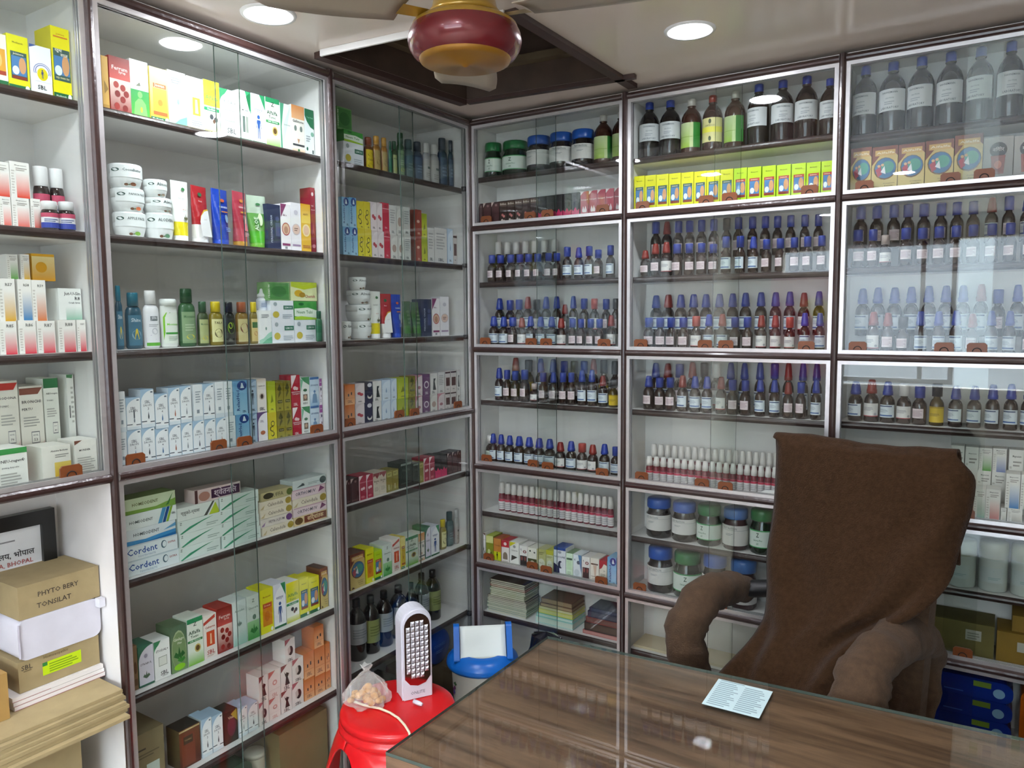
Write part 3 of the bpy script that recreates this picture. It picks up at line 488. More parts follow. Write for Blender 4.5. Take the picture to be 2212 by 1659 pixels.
box_design('olivecell', 'olive carton with small vial picture', '#8a7f3a', [('r', .1, .72, .9, .94, '#b0a860'), ('r', .3, .1, .45, .35, '#c9c49a'), ('p', [(.5, .1), (.8, .1), (.9, .45)], '#a8a050'), ('l', .2, .8, .8, .9, 2, '#6a6430')])
box_design('darkgreen', 'dark green glossy carton', '#2c3530', [('r', .1, .88, .9, .96, '#8a948c'), ('r', .1, .15, .9, .2, '#4a554e'), ('t', 'Herbal', .5, .7, .6, '#5f6b62')])
box_design('blackpink', 'black carton with pink tulip base', '#1c1719', [('p', [(0, 0), (1, 0), (1, .38), (.75, .3), (.5, .45), (.25, .3), (0, .38)], '#cf2a62'), ('t', 'Dazzle', .5, .72, .7, '#3f3538')])
box_design('brownflower', 'dark brown carton with pale flowers', '#3a2420', [('r', 0, .78, 1, .95, '#5f4a40'), ('t', 'Brillon', .5, .87, .8, '#d8ccc0')] + [('e', x, y, .14, .055, c) for x, y, c in ((.4, .42, '#b86a6a'), (.6, .36, '#c9807a'), (.35, .2, '#d8c8c0'), (.62, .16, '#c9b4ac'), (.5, .07, '#d8c8c0'))])
box_design('pinktop', 'rose carton with white swan shapes', '#a83f52', [('p', [(0, 1), (0, .85), (.35, .97), (.5, 1)], '#e0cfd2'), ('t', 'Damagard', .5, .68, .85, '#e8ccd2'), ('p', [(.2, .3), (.35, .45), (.5, .32), (.62, .46), (.8, .3), (.75, .22), (.25, .22)], '#e6d4d8')])
# bottom rail, corner back cabinet
box_design('diamond', 'white carton with dark diamond', '#e6e0e2', [('t', 'Dibonil', .5, .76, .8, '#4a4448'), ('p', [(.2, .4), (.38, .5), (.55, .4), (.38, .3)], '#2f2a2c'), ('r', .62, .15, .9, .35, '#4a5a4a'), ('p', [(0, 1), (1, 1), (1, .92)], '#6a3a34')], top='#d8d2ce')
box_design('olivebud', 'olive green carton with pale buds', '#8f962f', [('r', 0, .72, 1, 1, '#d8d890'), ('e', .4, .35, .2, .12, '#d8d8a0'), ('e', .7, .28, .15, .1, '#5f6420')], top='#a8b83a')
box_design('orgyel', 'orange and yellow carton with black figure', '#c9823a', [('r', 0, 0, 1, .45, '#d0d41f'), ('t', 'Tonsilat', .5, .72, .8, '#7a3a1a')] + man(.5, .26, .5, '#2f2a1c'), top='#b0501f')
box_design('redgrave', 'white carton with red cap and arch drawing', '#ece4e0', [('r', 0, .72, 1, 1, '#c2303a'), ('e', .5, .86, .2, .07, '#ecd4d4'), ('e', .5, .35, .3, .16, '#8a7a6a'), ('r', .2, .2, .8, .32, '#8a7a6a'), ('l', .1, .06, .9, .15, 3, '#b0a8a4')], top='#b8303a')
box_design('whitefish', 'white carton with dark wedge', '#eeece6', [('e', .5, .82, .15, .06, '#a5a8a4'), ('t', 'Calcarea', .5, .66, .7, '#6a6a68'), ('p', [(.15, .2), (.85, .38), (.2, .45)], '#4a443e'), ('p', [(0, 1), (.7, 1), (0, .8)], '#d8d02f')])
box_design('itop', 'white carton with letter t and dark photo', '#ece8e4', [('t', 't', .2, .82, .14, K), ('e', .65, .74, .22, .07, '#8a3f3f'), ('e', .65, .74, .1, .04, '#e0d8d4'), ('r', .08, .04, .92, .55, '#3f383a'), ('e', .3, .42, .12, .1, '#8a4f4a'), ('e', .7, .42, .12, .1, '#8a4f4a')])
box_design('flowerwhite', 'white carton with dark flower photo', '#e9e6da', [('e', .25, .85, .1, .04, '#3f4a3f'), ('e', .75, .8, .1, .04, '#6a706a'), ('r', .0, .05, 1, .5, '#5a5f3a'), ('e', .5, .3, .25, .12, '#e9e4d0')])
box_design('nopale', 'cream yellow carton with white seal', '#d8d2a0', [('g', 0, 0, 1, 1, '#ded8a8', '#c9c27a'), ('e', .5, .38, .38, .2, '#f0eddc'), ('t', 'No.5', .5, .38, .45, '#9a9250'), ('l', .2, .76, .8, .9, 2, '#8a8450')])
box_design('noyellow', 'yellow topped carton with white seal', '#e3dfae', [('r', 0, .8, 1, 1, '#d8d03a'), ('e', .5, .36, .38, .2, '#f2f0e2'), ('t', 'No.4', .5, .36, .45, '#9a9250'), ('l', .1, .66, .9, .76, 2, '#8a8450')], top='#cfc83a')
box_design('nosoline', 'white and navy carton', '#e8eaf0', [('r', 0, .9, 1, 1, '#2f4f9a'), ('t', 'NOSOLINE', .5, .66, .9, '#2f3f6f'), ('p', [(0, 0), (.5, 0), (.45, .3), (0, .42)], '#2f2f5f'), ('e', .55, .38, .2, .14, '#2c2f4a'), ('e', .68, .38, .14, .1, '#e0e2ea'), ('e', .5, .83, .15, .05, '#a8aab8')], top='#2f4f9a')
box_design('mintslim', 'slim pale mint carton', '#d4e8cf', [('r', .1, .72, .9, .8, '#3f5a44'), ('r', .15, .3, .85, .7, '#c2dcb8'), ('l', .2, .1, .8, .25, 3, '#9ab095')], top='#6f8f62')
box_design('itblue', 'white and blue carton with letter t', '#dfe6ea', [('t', 't', .2, .78, .14, K), ('e', .65, .68, .22, .08, '#5a6a7a'), ('p', [(.6, 1), (1, 1), (1, .2)], '#5f86b0'), ('e', .45, .25, .32, .14, '#c4d0d6')])
box_design('legwhite', 'cream carton with leg picture', '#ece4d8', [('r', .1, .72, .9, .78, '#6a4a3a'), ('p', [(.35, .7), (.75, .7), (.65, .3), (.72, .24), (.5, .24)], '#d8b8a4'), ('r', .1, .22, .9, .24, '#7a6a5a'), ('l', .15, .08, .85, .18, 3, '#b0a89c')])
box_design('redwave', 'cream carton with red wave top', '#ece2d2', [('p', [(0, 1), (1, 1), (1, .8), (.6, .86), (.3, .66), (0, .6)], '#b8303a'), ('t', '30', .65, .55, .25, '#8a8478'), ('l', .15, .3, .85, .45, 3, '#b0a890')], top='#b8303a')
# long flat cartons
LC = dict(name='toothpaste_carton', cat='carton')
box_design('cordent', 'long white toothpaste carton with blue lettering', '#dfe9ec', [('t', 'Cordent', .3, .55, .58, '#1f4f9a'), ('t', 'TOOTH PASTE', .38, .16, .34, '#8fa5bc'), ('e', .72, .55, .055, .27, '#4a6a7a'), ('e', .73, .55, .04, .2, '#dfe9ec'), ('t', 'EXTRA', .88, .58, .15, '#a84a4a'), ('r', 0, .92, 1, 1, '#c2d4dc')], **LC)
box_design('homeblue', 'long white and blue toothpaste carton', '#dfe8ec', [('p', [(0, 0), (1, 0), (1, .42), (.7, .34), (.4, .22), (0, .3)], '#3f8fc8'), ('p', [(0, 0), (1, 0), (1, .2), (.5, .05)], '#1f6fb0'), ('t', 'HOMEODENT', .42, .62, .5, '#4f5f66'), ('p', [(.75, .5), (1, .6), (1, .85)], '#5fa0cc')], **LC)
box_design('homestripe', 'long white toothpaste carton with slanted stripes', '#e2eae8', [('t', 'HOMEODENT', .3, .45, .45, '#4f5f5c'), ('p', [(.62, 0), (.7, 0), (.8, 1), (.72, 1)], '#4f9ac8'), ('p', [(.71, 0), (.77, 0), (.87, 1), (.81, 1)], '#1f4f8a'), ('p', [(.78, 0), (.83, 0), (.93, 1), (.88, 1)], '#8fb83a'), ('t', 'SBL', .94, .5, .08, K)], **LC)
box_design('homegreen', 'long green toothpaste carton', '#c9d8b4', [('p', [(0, 0), (1, 0), (1, .5), (.6, .2), (0, .25)], '#7fa84a'), ('t', 'HOMEODENT', .4, .58, .5, '#6a6a3f')] + [('p', [(.8, .1), (.95, .9), (.86, .15)], '#3f7a3a')], top='#8fb06a', **LC)
box_design('swoosh', 'long pale carton with green swoosh', '#dbe8e2', [('p', [(.02, .05), (.25, .45), (.6, .75), (.85, .9), (.55, .62), (.25, .25), (.06, .0)], '#3f9a72'), ('t', 'Z', .05, .8, .05, '#4a5a52'), ('l', .66, .2, .97, .5, 2, '#a4b8b0')], name='ointment_carton')
box_design('glucose', 'long white carton with green stripe', '#e0e8e2', [('t', 'ग्लुको-न्यास', .3, .55, .45, '#6a706c'), ('p', [(.62, 0), (.7, 0), (.9, 1), (.85, 1)], '#5a5f5c'), ('p', [(.75, 0), (1, 0), (1, .2), (.92, .9)], '#b8cf3a')], name='ointment_carton')
box_design('purplelong', 'small cream carton with purple band', '#d8c4c0', [('r', .35, .15, .98, .85, '#4f2f4f'), ('t', 'श्वेतनिल', .66, .5, .5, '#e0d0d8'), ('e', .2, .45, .12, .36, '#b08070'), ('r', 0, 0, .06, 1, '#5a3a3a')], name='ointment_carton')
box_design('petroleum', 'long cream carton with purple oval', '#e4dcd2', [('t', 'PETROLEUM', .5, .5, .5, '#6a5f6a'), ('e', .9, .5, .1, .4, '#6a3f7a'), ('p', [(0, .1), (.15, .6), (.1, .1)], '#a888b0'), ('r', 0, .94, 1, 1, '#c9bfb4')], name='ointment_carton')
box_design('calendula', 'long cream carton with gold oval', '#e6ddc8', [('t', 'Calendula', .48, .5, .5, '#8a8070'), ('e', .9, .5, .1, .4, '#a8923a'), ('p', [(0, .1), (.15, .6), (.1, .1)], '#c9b88a')], name='ointment_carton')
box_design('goldslim', 'long olive carton with dark oval', '#c2b88a', [('t', 'LUFFA', .5, .5, .4, '#6a6440'), ('e', .22, .55, .16, .36, '#3f3a28'), ('e', .9, .5, .1, .4, '#6a7a3a')], name='ointment_carton')
box_design('orthomuv', 'long pink carton with purple leaf', '#e4cfd4', [('t', 'ORTHOMUV', .4, .5, .6, '#4a4a5a'), ('p', [(.78, .2), (.98, .5), (.85, .9)], '#8a4f7a'), ('r', 0, .9, 1, 1, '#d0a8b8')], name='ointment_carton')
box_design('whitecap', 'long pale grey carton with dark oval', '#cfdad8', [('p', [(.1, .2), (.3, .6), (.35, .3)], '#4a5a5a'), ('t', 'SBL', .3, .5, .1, K), ('e', .9, .5, .1, .4, '#4a5a5c'), ('l', .45, .3, .8, .6, 2, '#94a4a2')], name='ointment_carton')
box_design('goldbar', 'long cream carton with brown band', '#ddc89a', [('r', .3, .12, .98, .9, '#7a3a24'), ('t', 'सिद्धांतक', .64, .52, .5, '#ecd8a8'), ('e', .14, .5, .12, .4, '#6a4f2a')], name='ointment_carton')
# soap boxes
SB = dict(name='soap_box', cat='soap box')
box_design('soapwhite', 'white soap box with green ribbon', '#e6eaf0', [('r', .55, .55, .98, .75, '#3f7a62'), ('t', 'LEMON', .76, .65, .3, '#dfe8e4'), ('e', .2, .82, .08, .1, '#a4b0b4'), ('e', .22, .3, .14, .16, '#c9b84a'), ('l', .5, .1, .95, .35, 3, '#a8b4be')], **SB)
box_design('soapneem', 'green and white soap box', '#3f9a3f', [('p', [(0, .2), (1, .05), (1, .5), (.6, .66), (0, .6)], '#e4efe0'), ('t', 'Neem Tulsi', .45, .42, .7, '#2f7a3a'), ('e', .3, .85, .12, .08, '#1f6a2f'), ('p', [(0, 0), (1, 0), (1, .1), (.3, .2), (0, .16)], '#a8d03a')], **SB)
box_design('soapgreen', 'mottled green soap box', '#7aa86a', [('r', .08, .08, .95, .95, '#4f8f4a'), ('e', .5, .5, .35, .3, '#3f7a3f'), ('v', 'PREMIUM', .06, .5, .7, '#d8e4d0')], **SB)
box_design('soapyel', 'yellow green soap box with fruit', '#e0e6b0', [('p', [(0, .75), (.5, .6), (1, .75), (1, 1), (0, 1)], '#c2d42a'), ('t', 'Cherish', .72, .25, .4, '#b05a5a'), ('e', .28, .4, .16, .18, '#d8b02a'), ('e', .42, .32, .12, .14, '#b08a2a')], **SB)
MESH = {}
def carton_meshes(key, w, d, h):
    k = ('c', key)
    if k in MESH: return MESH[k]
    name, look, cat, base, side, top, shapes = DES[key]
    b = MB().box(-w/2, w/2, -d/2, d/2, 0, h, cols=[base, top, base, base, side, side]).mesh(name, PRINT)
    p = draw(MB(), shapes, w, h, lambda x, y, l: (x-w/2, -d/2-l, y)).mesh('printed_front', PRINT)
    MESH[k] = (b, p, w, d, h); return MESH[k]

# ---------------------------------------------------------------- packages: bottles, jars, tubes
BOT = {}
def bottle_design(key, name, look, cat, wc, hc, body, col, cap, capcol, label=None, shapes=None, lab=None, sy=1, mat=None, capmat=None, extra=None, capname='cap', labname='label'):
    BOT[key] = dict(name=name, look=look, cat=cat, wc=wc, hc=hc, body=body, col=col, cap=cap, capcol=capcol, label=label, shapes=shapes, sy=sy, mat=mat or BOTTLE, capmat=capmat or PLAST, extra=extra, capname=capname, labname=labname)
def bottle_meshes(key):
    if key in MESH: return MESH[key]
    q = BOT[key]; w, h, sy = q['wc'], q['hc'], q['sy']; n = 18
    sc = lambda P: [(r*w, z*h) for r, z in P]
    parts = []
    if callable(q['body']): bm = q['body'](w, h, q['col'])
    else: bm = MB().lathe(sc(q['body']), n, q['col'], sy=sy)
    body = bm.mesh(q['name'], q['mat'])
    if q['cap']: parts.append((q['capname'], MB().lathe(sc(q['cap']), n, q['capcol'], sy=1 if sy > .8 else .85).mesh(q['capname'], q['capmat'])))
    if q['label']:
        z0, z1, half, rr, base = q['label']; r = rr*w
        m = MB().lathe([(r, z0*h), (r, z1*h)], 12, base, sy=sy, a0=-PI/2-half, a1=-PI/2+half)
        if q['shapes']:
            W2 = 2*half*r
            def put(x, y, l):
                a = (x-W2/2)/r
                return ((r+l)*math.sin(a), -(r+l)*math.cos(a)*sy, z0*h+y)
            draw(m, q['shapes'], W2, (z1-z0)*h, put, nx=12)
        parts.append((q['labname'], m.mesh(q['labname'], LABEL)))
    if q['extra']: parts += q['extra'](w, h)
    MESH[key] = (body, parts, w, h); return MESH[key]
AMB = '#2b1a14'; DRK = '#1a1413'
DB = [(0, 0), (.46, 0), (.5, .02), (.5, .48), (.47, .55), (.37, .615), (.26, .65), (.24, .7)]
CONE = [(.24, .67), (.36, .67), (.36, .75), (.33, .77), (.31, .85), (.25, .96), (.2, .995), (.14, 1), (0, 1)]
SCREW = [(.24, .7), (.36, .7), (.36, .97), (.33, 1), (0, 1)]
BLUE, RED, BLK, WHT = '#263b96', '#86261f', '#26242a', '#d8d4d2'
WB = (.13, .44, 1.25, .505, '#d5dde4'); WBs = [('r', .04, .84, .8, .93, '#46587c'), ('r', .04, .1, .82, .2, '#3a5f9a'), ('l', .08, .4, .6, .7, 4, '#98a4b4')]
PKs = [('l', .08, .2, .92, .85, 5, '#b49aa2')]
def drop_bottle(key, look, capcol, lt, capk=CONE, wc=.036, hc=.105, col=AMB):
    lb, sh = {'wb': (WB, WBs), 'pk': ((.17, .42, .85, .505, '#ddcdd0'), PKs), 'wr': (WB[:4]+('#dcd9d6',), [('l', .1, .45, .7, .75, 3, '#9a9aa0'), ('r', 0, 0, 1, .06, '#b04a50'), ('e', .8, .2, .08, .1, '#a0a0a4')]),
              'yl': ((.08, .46, 1.3, .505, '#d0b01f'), [('l', .15, .4, .7, .6, 3, '#8a7414'), ('r', .0, .9, 1, 1, '#a88c18')]), 'gw': (WB[:4]+('#ccd4c4',), [('g', 0, 0, 1, .4, '#8fae7a', '#ccd4c4'), ('l', .15, .6, .8, .85, 2, '#8a9488')]),
              'wg': (WB[:4]+('#cfd2d2',), WBs)}[lt]
    bottle_design(key, 'dropper_bottle', look, 'bottle', wc, hc, DB, col, capk, capcol, lb, sh)
drop_bottle('bb', 'amber bottle, blue nozzle, white label', BLUE, 'wb')
drop_bottle('bp', 'amber bottle, blue nozzle, pinkish label', BLUE, 'pk')
drop_bottle('rb', 'amber bottle, red nozzle, white label', RED, 'wr')
drop_bottle('rp', 'amber bottle, red nozzle, pinkish label', RED, 'pk')
drop_bottle('rwb', 'amber bottle, red nozzle, striped', RED, 'wb')
drop_bottle('sb', 'amber bottle, blue cap, white label', BLUE, 'wb', SCREW)
drop_bottle('sp', 'amber bottle, blue cap, pinkish label', BLUE, 'pk', SCREW)
drop_bottle('ks', 'amber bottle, black cap, pinkish label', BLK, 'pk', SCREW)
drop_bottle('kw', 'amber bottle, black cap, white label', BLK, 'wr', SCREW)
drop_bottle('ws', 'amber bottle with white screw cap', WHT, 'wr', SCREW)
drop_bottle('wsr', 'amber bottle with red and white cap', '#b04a42', 'wr', SCREW)
drop_bottle('wg', 'dark bottle with white cap and green label', WHT, 'gw', SCREW)
drop_bottle('yb', 'bottle, yellow label, black cap', BLK, 'yl', SCREW, col='#4a3a14')
drop_bottle('lowpink', 'short bottle with red and white label', '#b8a8a4', 'wr', SCREW)
VB = [(0, 0), (.46, 0), (.5, .03), (.5, .52), (.4, .6), (.34, .62), (.34, .66)]
bottle_design('vial', 'dropper_bottle', 'tiny white capped maroon bottle', 'bottle', .021, .06, VB, '#6f1a2e', [(.3, .62), (.47, .62), (.47, .8), (.42, .83), (.36, .97), (.31, 1), (0, 1)], '#d5d0cc', (.05, .42, 2.4, .51, '#d2cdcd'), [('r', 0, .78, 1, .99, '#b8304f'), ('l', .1, .15, .9, .7, 3, '#a8a4a8')], mat=PLAST)
BIG = [(0, 0), (.46, 0), (.5, .03), (.5, .6), (.48, .66), (.41, .73), (.27, .8), (.19, .83), (.18, .855), (.21, .86), (.21, .872)]
def big_bottle(key, look, capcol, lab, sh, col=DRK):
    bottle_design(key, 'tonic_bottle', look, 'bottle', .078, .2, BIG, col, [(.16, .875), (.2, .875), (.2, .99), (.18, 1), (0, 1)], capcol, lab, sh)
TX = [('t', 'HAHNEMANN', .5, .84, .42, '#5a5f66'), ('t', 'DILUTION', .5, .58, .22, '#6a6f76'), ('t', 'LABORATORY', .5, .14, .5, '#5a5f66'), ('l', .36, .3, .64, .48, 2, '#9a9ea4')]
big_bottle('bigw', 'big dark bottle with blue cap and white label', '#2a3f96', (.3, .6, 1.4, .505, '#c2c4c6'), TX)
big_bottle('bigg', 'brown bottle with lime green label', '#b4b0aa', (.1, .55, 1.4, .505, '#b7c48a'), [('g', .12, 0, .6, 1, '#8fae3a', '#bcc89a'), ('r', .72, 0, 1, 1, '#2f7a2f'), ('r', .12, .42, .7, .44, '#7f9a3a')], '#3a2018')
big_bottle('bigy', 'brown bottle with cream yellow label and red cap', '#8f3a30', (.15, .58, 1.4, .505, '#cfc68a'), [('r', 0, .4, 1, .62, '#d8cf4a'), ('e', .5, .85, .05, .1, '#3f4a2f'), ('e', .5, .14, .05, .1, '#3f4a2f'), ('t', 'HAPDCO', .5, .68, .35, '#6a6a3a')], '#331d18')
big_bottle('bigdg', 'dark bottle with grey green label', '#2c2c2e', (.2, .6, 1.4, .505, '#8d9658'), [('l', .2, .3, .8, .8, 4, '#6f7840')])
big_bottle('bigdw', 'dark bottle with black cap and dull white label', '#232326', (.28, .62, 1.4, .505, '#9fa6a8'), [('l', .2, .3, .8, .8, 4, '#7f888c')])
JAR = [(0, 0), (.45, 0), (.5, .04), (.5, .5), (.47, .6), (.42, .68), (.4, .76)]
JL = [(.38, .76), (.46, .76), (.47, .8), (.47, .96), (.44, 1), (0, 1)]
def jar(key, look, lid, lab, sh, col=DRK):
    bottle_design(key, 'tablet_jar', look, 'jar', .08, .1, JAR, col, JL, lid, lab, sh, capname='lid')
JT = [('l', .42, .5, .58, .62, 2, '#8a8e92'), ('r', 0, .75, 1, .765, '#8a8e92'), ('t', 'TRITURATION', .5, .85, .3, '#6a6e72')]
jar('jb', 'dark jar with blue lid and white label', '#1f52a8', (.2, .6, 1.9, .507, '#cdcbc8'), JT)
jar('jg', 'dark jar with green lid and white label', '#146b35', (.16, .56, 1.9, .507, '#ced8cf'), [('t', 'Z', .5, .72, .06, '#2f4a3a'), ('t', 'Calcarea Phos', .5, .42, .2, '#2f6a45'), ('t', '6X', .5, .22, .05, '#2f6a45'), ('r', 0, .94, 1, 1, '#3f9a5a'), ('r', 0, 0, 1, .05, '#3f9a5a')], '#16261b')
jar('jw', 'pale jar with blue lid', '#4f74b0', (.12, .62, 1.9, .507, '#cfc9c6'), JT, '#4a3436')
bottle_design('canister', 'plastic_canister', 'large white plastic canister', 'canister', .09, .125, [(0, 0), (.46, 0), (.5, .03), (.5, .66), (.5, .68)], '#b9c0b9', [(.49, .68), (.51, .68), (.51, .9), (.49, .97), (.45, 1), (0, 1)], '#b3b49f', (.2, .5, .9, .503, '#b9c2bf'), [('p', [(.4, .5), (.9, .6), (.6, .8)], '#5fb0a8'), ('l', .4, .2, .9, .4, 2, '#8fa8a6')], mat=PLAST, capname='lid')
bottle_design('pillbottle', 'pill_bottle', 'white capped pill bottle with tricolour label', 'bottle', .037, .07, [(0, 0), (.47, 0), (.5, .03), (.5, .6), (.45, .68), (.4, .7), (.4, .72)], '#2f2422', [(.42, .7), (.46, .7), (.46, .97), (.43, 1), (0, 1)], '#e2e2e2', (.06, .58, 1.4, .507, '#e6e4e6'), [('r', 0, .72, 1, 1, '#c2506a'), ('r', 0, 0, 1, .36, '#3a4aa0'), ('l', .2, .42, .8, .66, 2, '#4a5a8a')])
# cosmetics
LOT = [(0, 0), (.42, 0), (.5, .03), (.5, .6), (.46, .69), (.34, .745), (.3, .75), (.3, .8)]
LCAP = [(.28, .76), (.33, .76), (.32, .97), (.3, 1), (0, 1)]
def lotion(key, look, col, capcol, lab, sh, wc=.04, hc=.12, cap=LCAP, body=LOT):
    bottle_design(key, 'lotion_bottle', look, 'bottle', wc, hc, body, col, cap, capcol, lab, sh, sy=.62, mat=PLAST)
lotion('lblue', 'dark blue oil bottle', '#1f4a5c', '#176a80', (.06, .6, 1.0, .505, '#3f6f86'), [('e', .5, .35, .3, .16, '#7fa0b0'), ('p', [(.35, .2), (.65, .2), (.55, .55), (.45, .55)], '#d0b83a'), ('t', 'Shine', .5, .84, .6, '#c9d8e0')])
lotion('lwhite', 'white lotion bottle with purple flowers', '#e2e2e4', '#ececec', (.04, .6, 1.0, .505, '#e6e6ea'), [('r', 0, 0, 1, .1, '#5fae3a'), ('p', [(0, .1), (1, .1), (1, .28), (.6, .2), (.3, .34), (0, .24)], '#b08ac0'), ('r', .3, .78, .75, .92, '#5a6468'), ('t', 'JERI', .52, .85, .35, '#e6e6ea'), ('e', .55, .45, .2, .1, '#c9ccd2'), ('l', .2, .6, .85, .7, 2, '#b0b4ba')])
lotion('lgreenw', 'white wavy bottle with black green label', '#e4e8e2', '#e6ebe6', (.08, .72, 1.0, .507, '#dfe6da'), [('p', [(.1, .35), (1, .35), (1, 1), (.4, 1), (.1, .85)], '#1f3a22'), ('p', [(.0, .1), (.12, .35), (.12, .85), (.45, 1), (.2, 1), (0, .85)], '#7fc02a'), ('t', 'Montaine', .58, .62, .7, '#7fd03a'), ('r', .15, .3, 1, .36, '#3f9a3a'), ('l', .3, .1, .9, .25, 3, '#a8b8a8')], body=[(0, 0), (.42, 0), (.5, .04), (.46, .3), (.5, .55), (.5, .7), (.46, .86)], cap=[(.4, .86), (.47, .86), (.46, .97), (.4, 1), (0, 1)])
lotion('lgreen', 'tall dark green oil bottle', '#2f5a34', '#1f4a2a', (.06, .6, 1.0, .505, '#7f9a72'), [('t', 'Montaine', .5, .85, .7, '#3f6a3f'), ('e', .5, .2, .25, .08, '#c9c04a'), ('l', .2, .4, .8, .65, 3, '#a8ba9a')])
lotion('lsgreen', 'small dark green oil bottle', '#3a4a2a', '#24502f', (.06, .6, 1.0, .505, '#a8b07a'), [('t', 'Montaine', .5, .8, .7, '#4a6a3a'), ('e', .5, .22, .25, .1, '#cfc24a')])
lotion('lyel', 'yellow capped oil bottle', '#8a7a2a', '#dcc41f', (.08, .6, 1.0, .505, '#e0dba0'), [('t', 'TAILA', .5, .84, .6, '#5a4a1a'), ('e', .5, .38, .3, .2, '#6a5f3a'), ('e', .5, .34, .2, .12, '#cfc890')])
lotion('lblack', 'black oil bottle with green leaves', '#1c1f1c', '#17181a', (.06, .6, 1.0, .505, '#22251f'), [('e', .5, .62, .34, .26, '#6f9a2a'), ('e', .42, .72, .18, .14, '#a8c03a'), ('t', 'SBL', .4, .1, .4, '#9a9a90')])
lotion('lamber', 'amber oil bottle with copper cap', '#8a6a2a', '#b05a2a', (.06, .6, 1.0, .505, '#d8c890'), [('e', .5, .6, .32, .22, '#7a3a2a'), ('t', 'ARNICA', .5, .6, .5, '#e0c8a8')])
lotion('lyelsmall', 'slim amber oil bottle with yellow cap', '#7a6a2a', '#dcc41f', (.06, .6, 1.0, .505, '#cdb87a'), [('r', .1, .6, .9, .85, '#3f6a3a'), ('e', .5, .35, .2, .1, '#a8703a')])
lotion('ldgreen', 'small bottle green bottle', '#1f6a4a', '#1f5a40', None, None)
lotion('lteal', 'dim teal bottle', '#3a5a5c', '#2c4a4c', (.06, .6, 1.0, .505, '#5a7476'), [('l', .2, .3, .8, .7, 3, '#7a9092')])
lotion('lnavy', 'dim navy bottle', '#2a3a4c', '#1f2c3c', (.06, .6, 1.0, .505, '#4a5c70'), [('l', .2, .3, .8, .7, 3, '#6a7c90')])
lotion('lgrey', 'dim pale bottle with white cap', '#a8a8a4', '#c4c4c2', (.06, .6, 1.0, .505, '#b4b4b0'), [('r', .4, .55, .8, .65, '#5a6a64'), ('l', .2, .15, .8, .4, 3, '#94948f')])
lotion('lgold', 'gold capped oil bottle', '#9a6a2a', '#b8862a', (.06, .6, 1.0, .505, '#a8925a'), [('e', .5, .4, .25, .15, '#7a6430')])
lotion('lyelbox', 'amber bottle with yellow label', '#6a3a1c', '#7a3a1f', (.02, .62, 1.1, .505, '#d2b81f'), [('e', .5, .75, .3, .1, '#8a7a1a'), ('t', 'Tailam', .5, .5, .6, '#6a5a14'), ('e', .5, .2, .3, .1, '#8a7a1a')])
bottle_design('dropwhite', 'eye_drop_bottle', 'small white dropper on a carton', 'bottle', .017, .05, [(0, 0), (.47, 0), (.5, .05), (.5, .5), (.3, .6), (.28, .64)], '#dfe2ea', [(.3, .6), (.42, .6), (.4, .72), (.2, .8), (.12, .98), (0, 1)], '#eef0f2', (.1, .45, 1.2, .505, '#cdd6e6'), [('l', .2, .2, .8, .8, 3, '#8fa0c0')], mat=PLAST)
CJ = [(0, 0), (.36, 0), (.42, .04), (.5, .4), (.5, .58), (.49, .6)]
CL = [(.49, .6), (.505, .6), (.505, .93), (.49, .98), (.46, 1), (0, 1)]
def cream(key, look, txt, fruit, sh=None):
    bottle_design(key, 'cream_jar', look, 'jar', .065, .05, CJ, '#e4e7e6', CL, '#e8ebea', (.42, .93, 1.2, .512, '#e4e8e7'),
                  [('e', .16, .6, .11, .14, '#3f5a52'), ('t', txt, .6, .62, .5, '#5a6464')], mat=PLAST, capname='lid',
                  extra=lambda w, h: [('picture_print', draw(MB(), leaves(.5, .1, .2, '#4a6a3a')+[('e', .7, .22, .16, .2, fruit), ('e', .35, .16, .1, .14, '#6a4a34')], w*.6, h*.38,
                                       lambda x, y, l: ((w*.47+l)*math.sin((x-w*.3)/(w*.47)), -(w*.455+y*.12+l+.0012)*math.cos((x-w*.3)/(w*.47)), h*.06+y), nx=4).mesh('picture_print', LABEL))])
cream('cocoa', 'white cream jar lettered CocoaButter', 'CocoaButter', '#7a4f3a')
cream('papaya', 'white cream jar lettered Papaya Pack', 'PAPAYA PACK', '#d8744a')
cream('apple', 'white cream jar lettered Apple Pack', 'APPLE PACK', '#7fae4a')
cream('aloe', 'white cream jar lettered Aloevera', 'ALOEVERA', '#5f8a6a')
cream('plainj', 'small white cream jar', 'Almond', '#9a8a78')
def tube_body(c1, c2=None, c3=None):
    def f(w, h, col):
        m = MB(); rows = []; n = 20; cols = []
        for k in range(9):
            t = k/8; z = h*(.1+.9*t); dy = .34*(1-t)**1.0+.012
            rx = .36+.14*min(1, t*1.6)
            rows.append([(w*rx*math.cos(2*PI*i/n), w*dy*math.sin(2*PI*i/n), z) for i in range(n)])
        for k in range(8):
            c = c1 if k >= 5 else (c2 or c1) if k >= 2 else (c3 or c2 or c1)
            m.grid(rows[k:k+2], c, closeu=True)
        m.add(rows[-1], [tuple(range(n))], c1)
        return m
    return f
def ctube(key, look, c1, c2, c3, cap, shapes):
    bottle_design(key, 'cosmetic_tube', look, 'tube', .045, .12, tube_body(c1, c2, c3), c1, [(0, 0), (.33, 0), (.35, .02), (.35, .1), (.33, .11)], cap, mat=PLAST,
                  extra=lambda w, h: [('printed_front', draw(MB(), shapes, w*.62, h*.85, lambda x, y, l: (x-w*.31, -(w*.352*(1-y/(h*.9))+.0015+l+w*.008), h*.12+y), nx=1).mesh('printed_front', LABEL))])
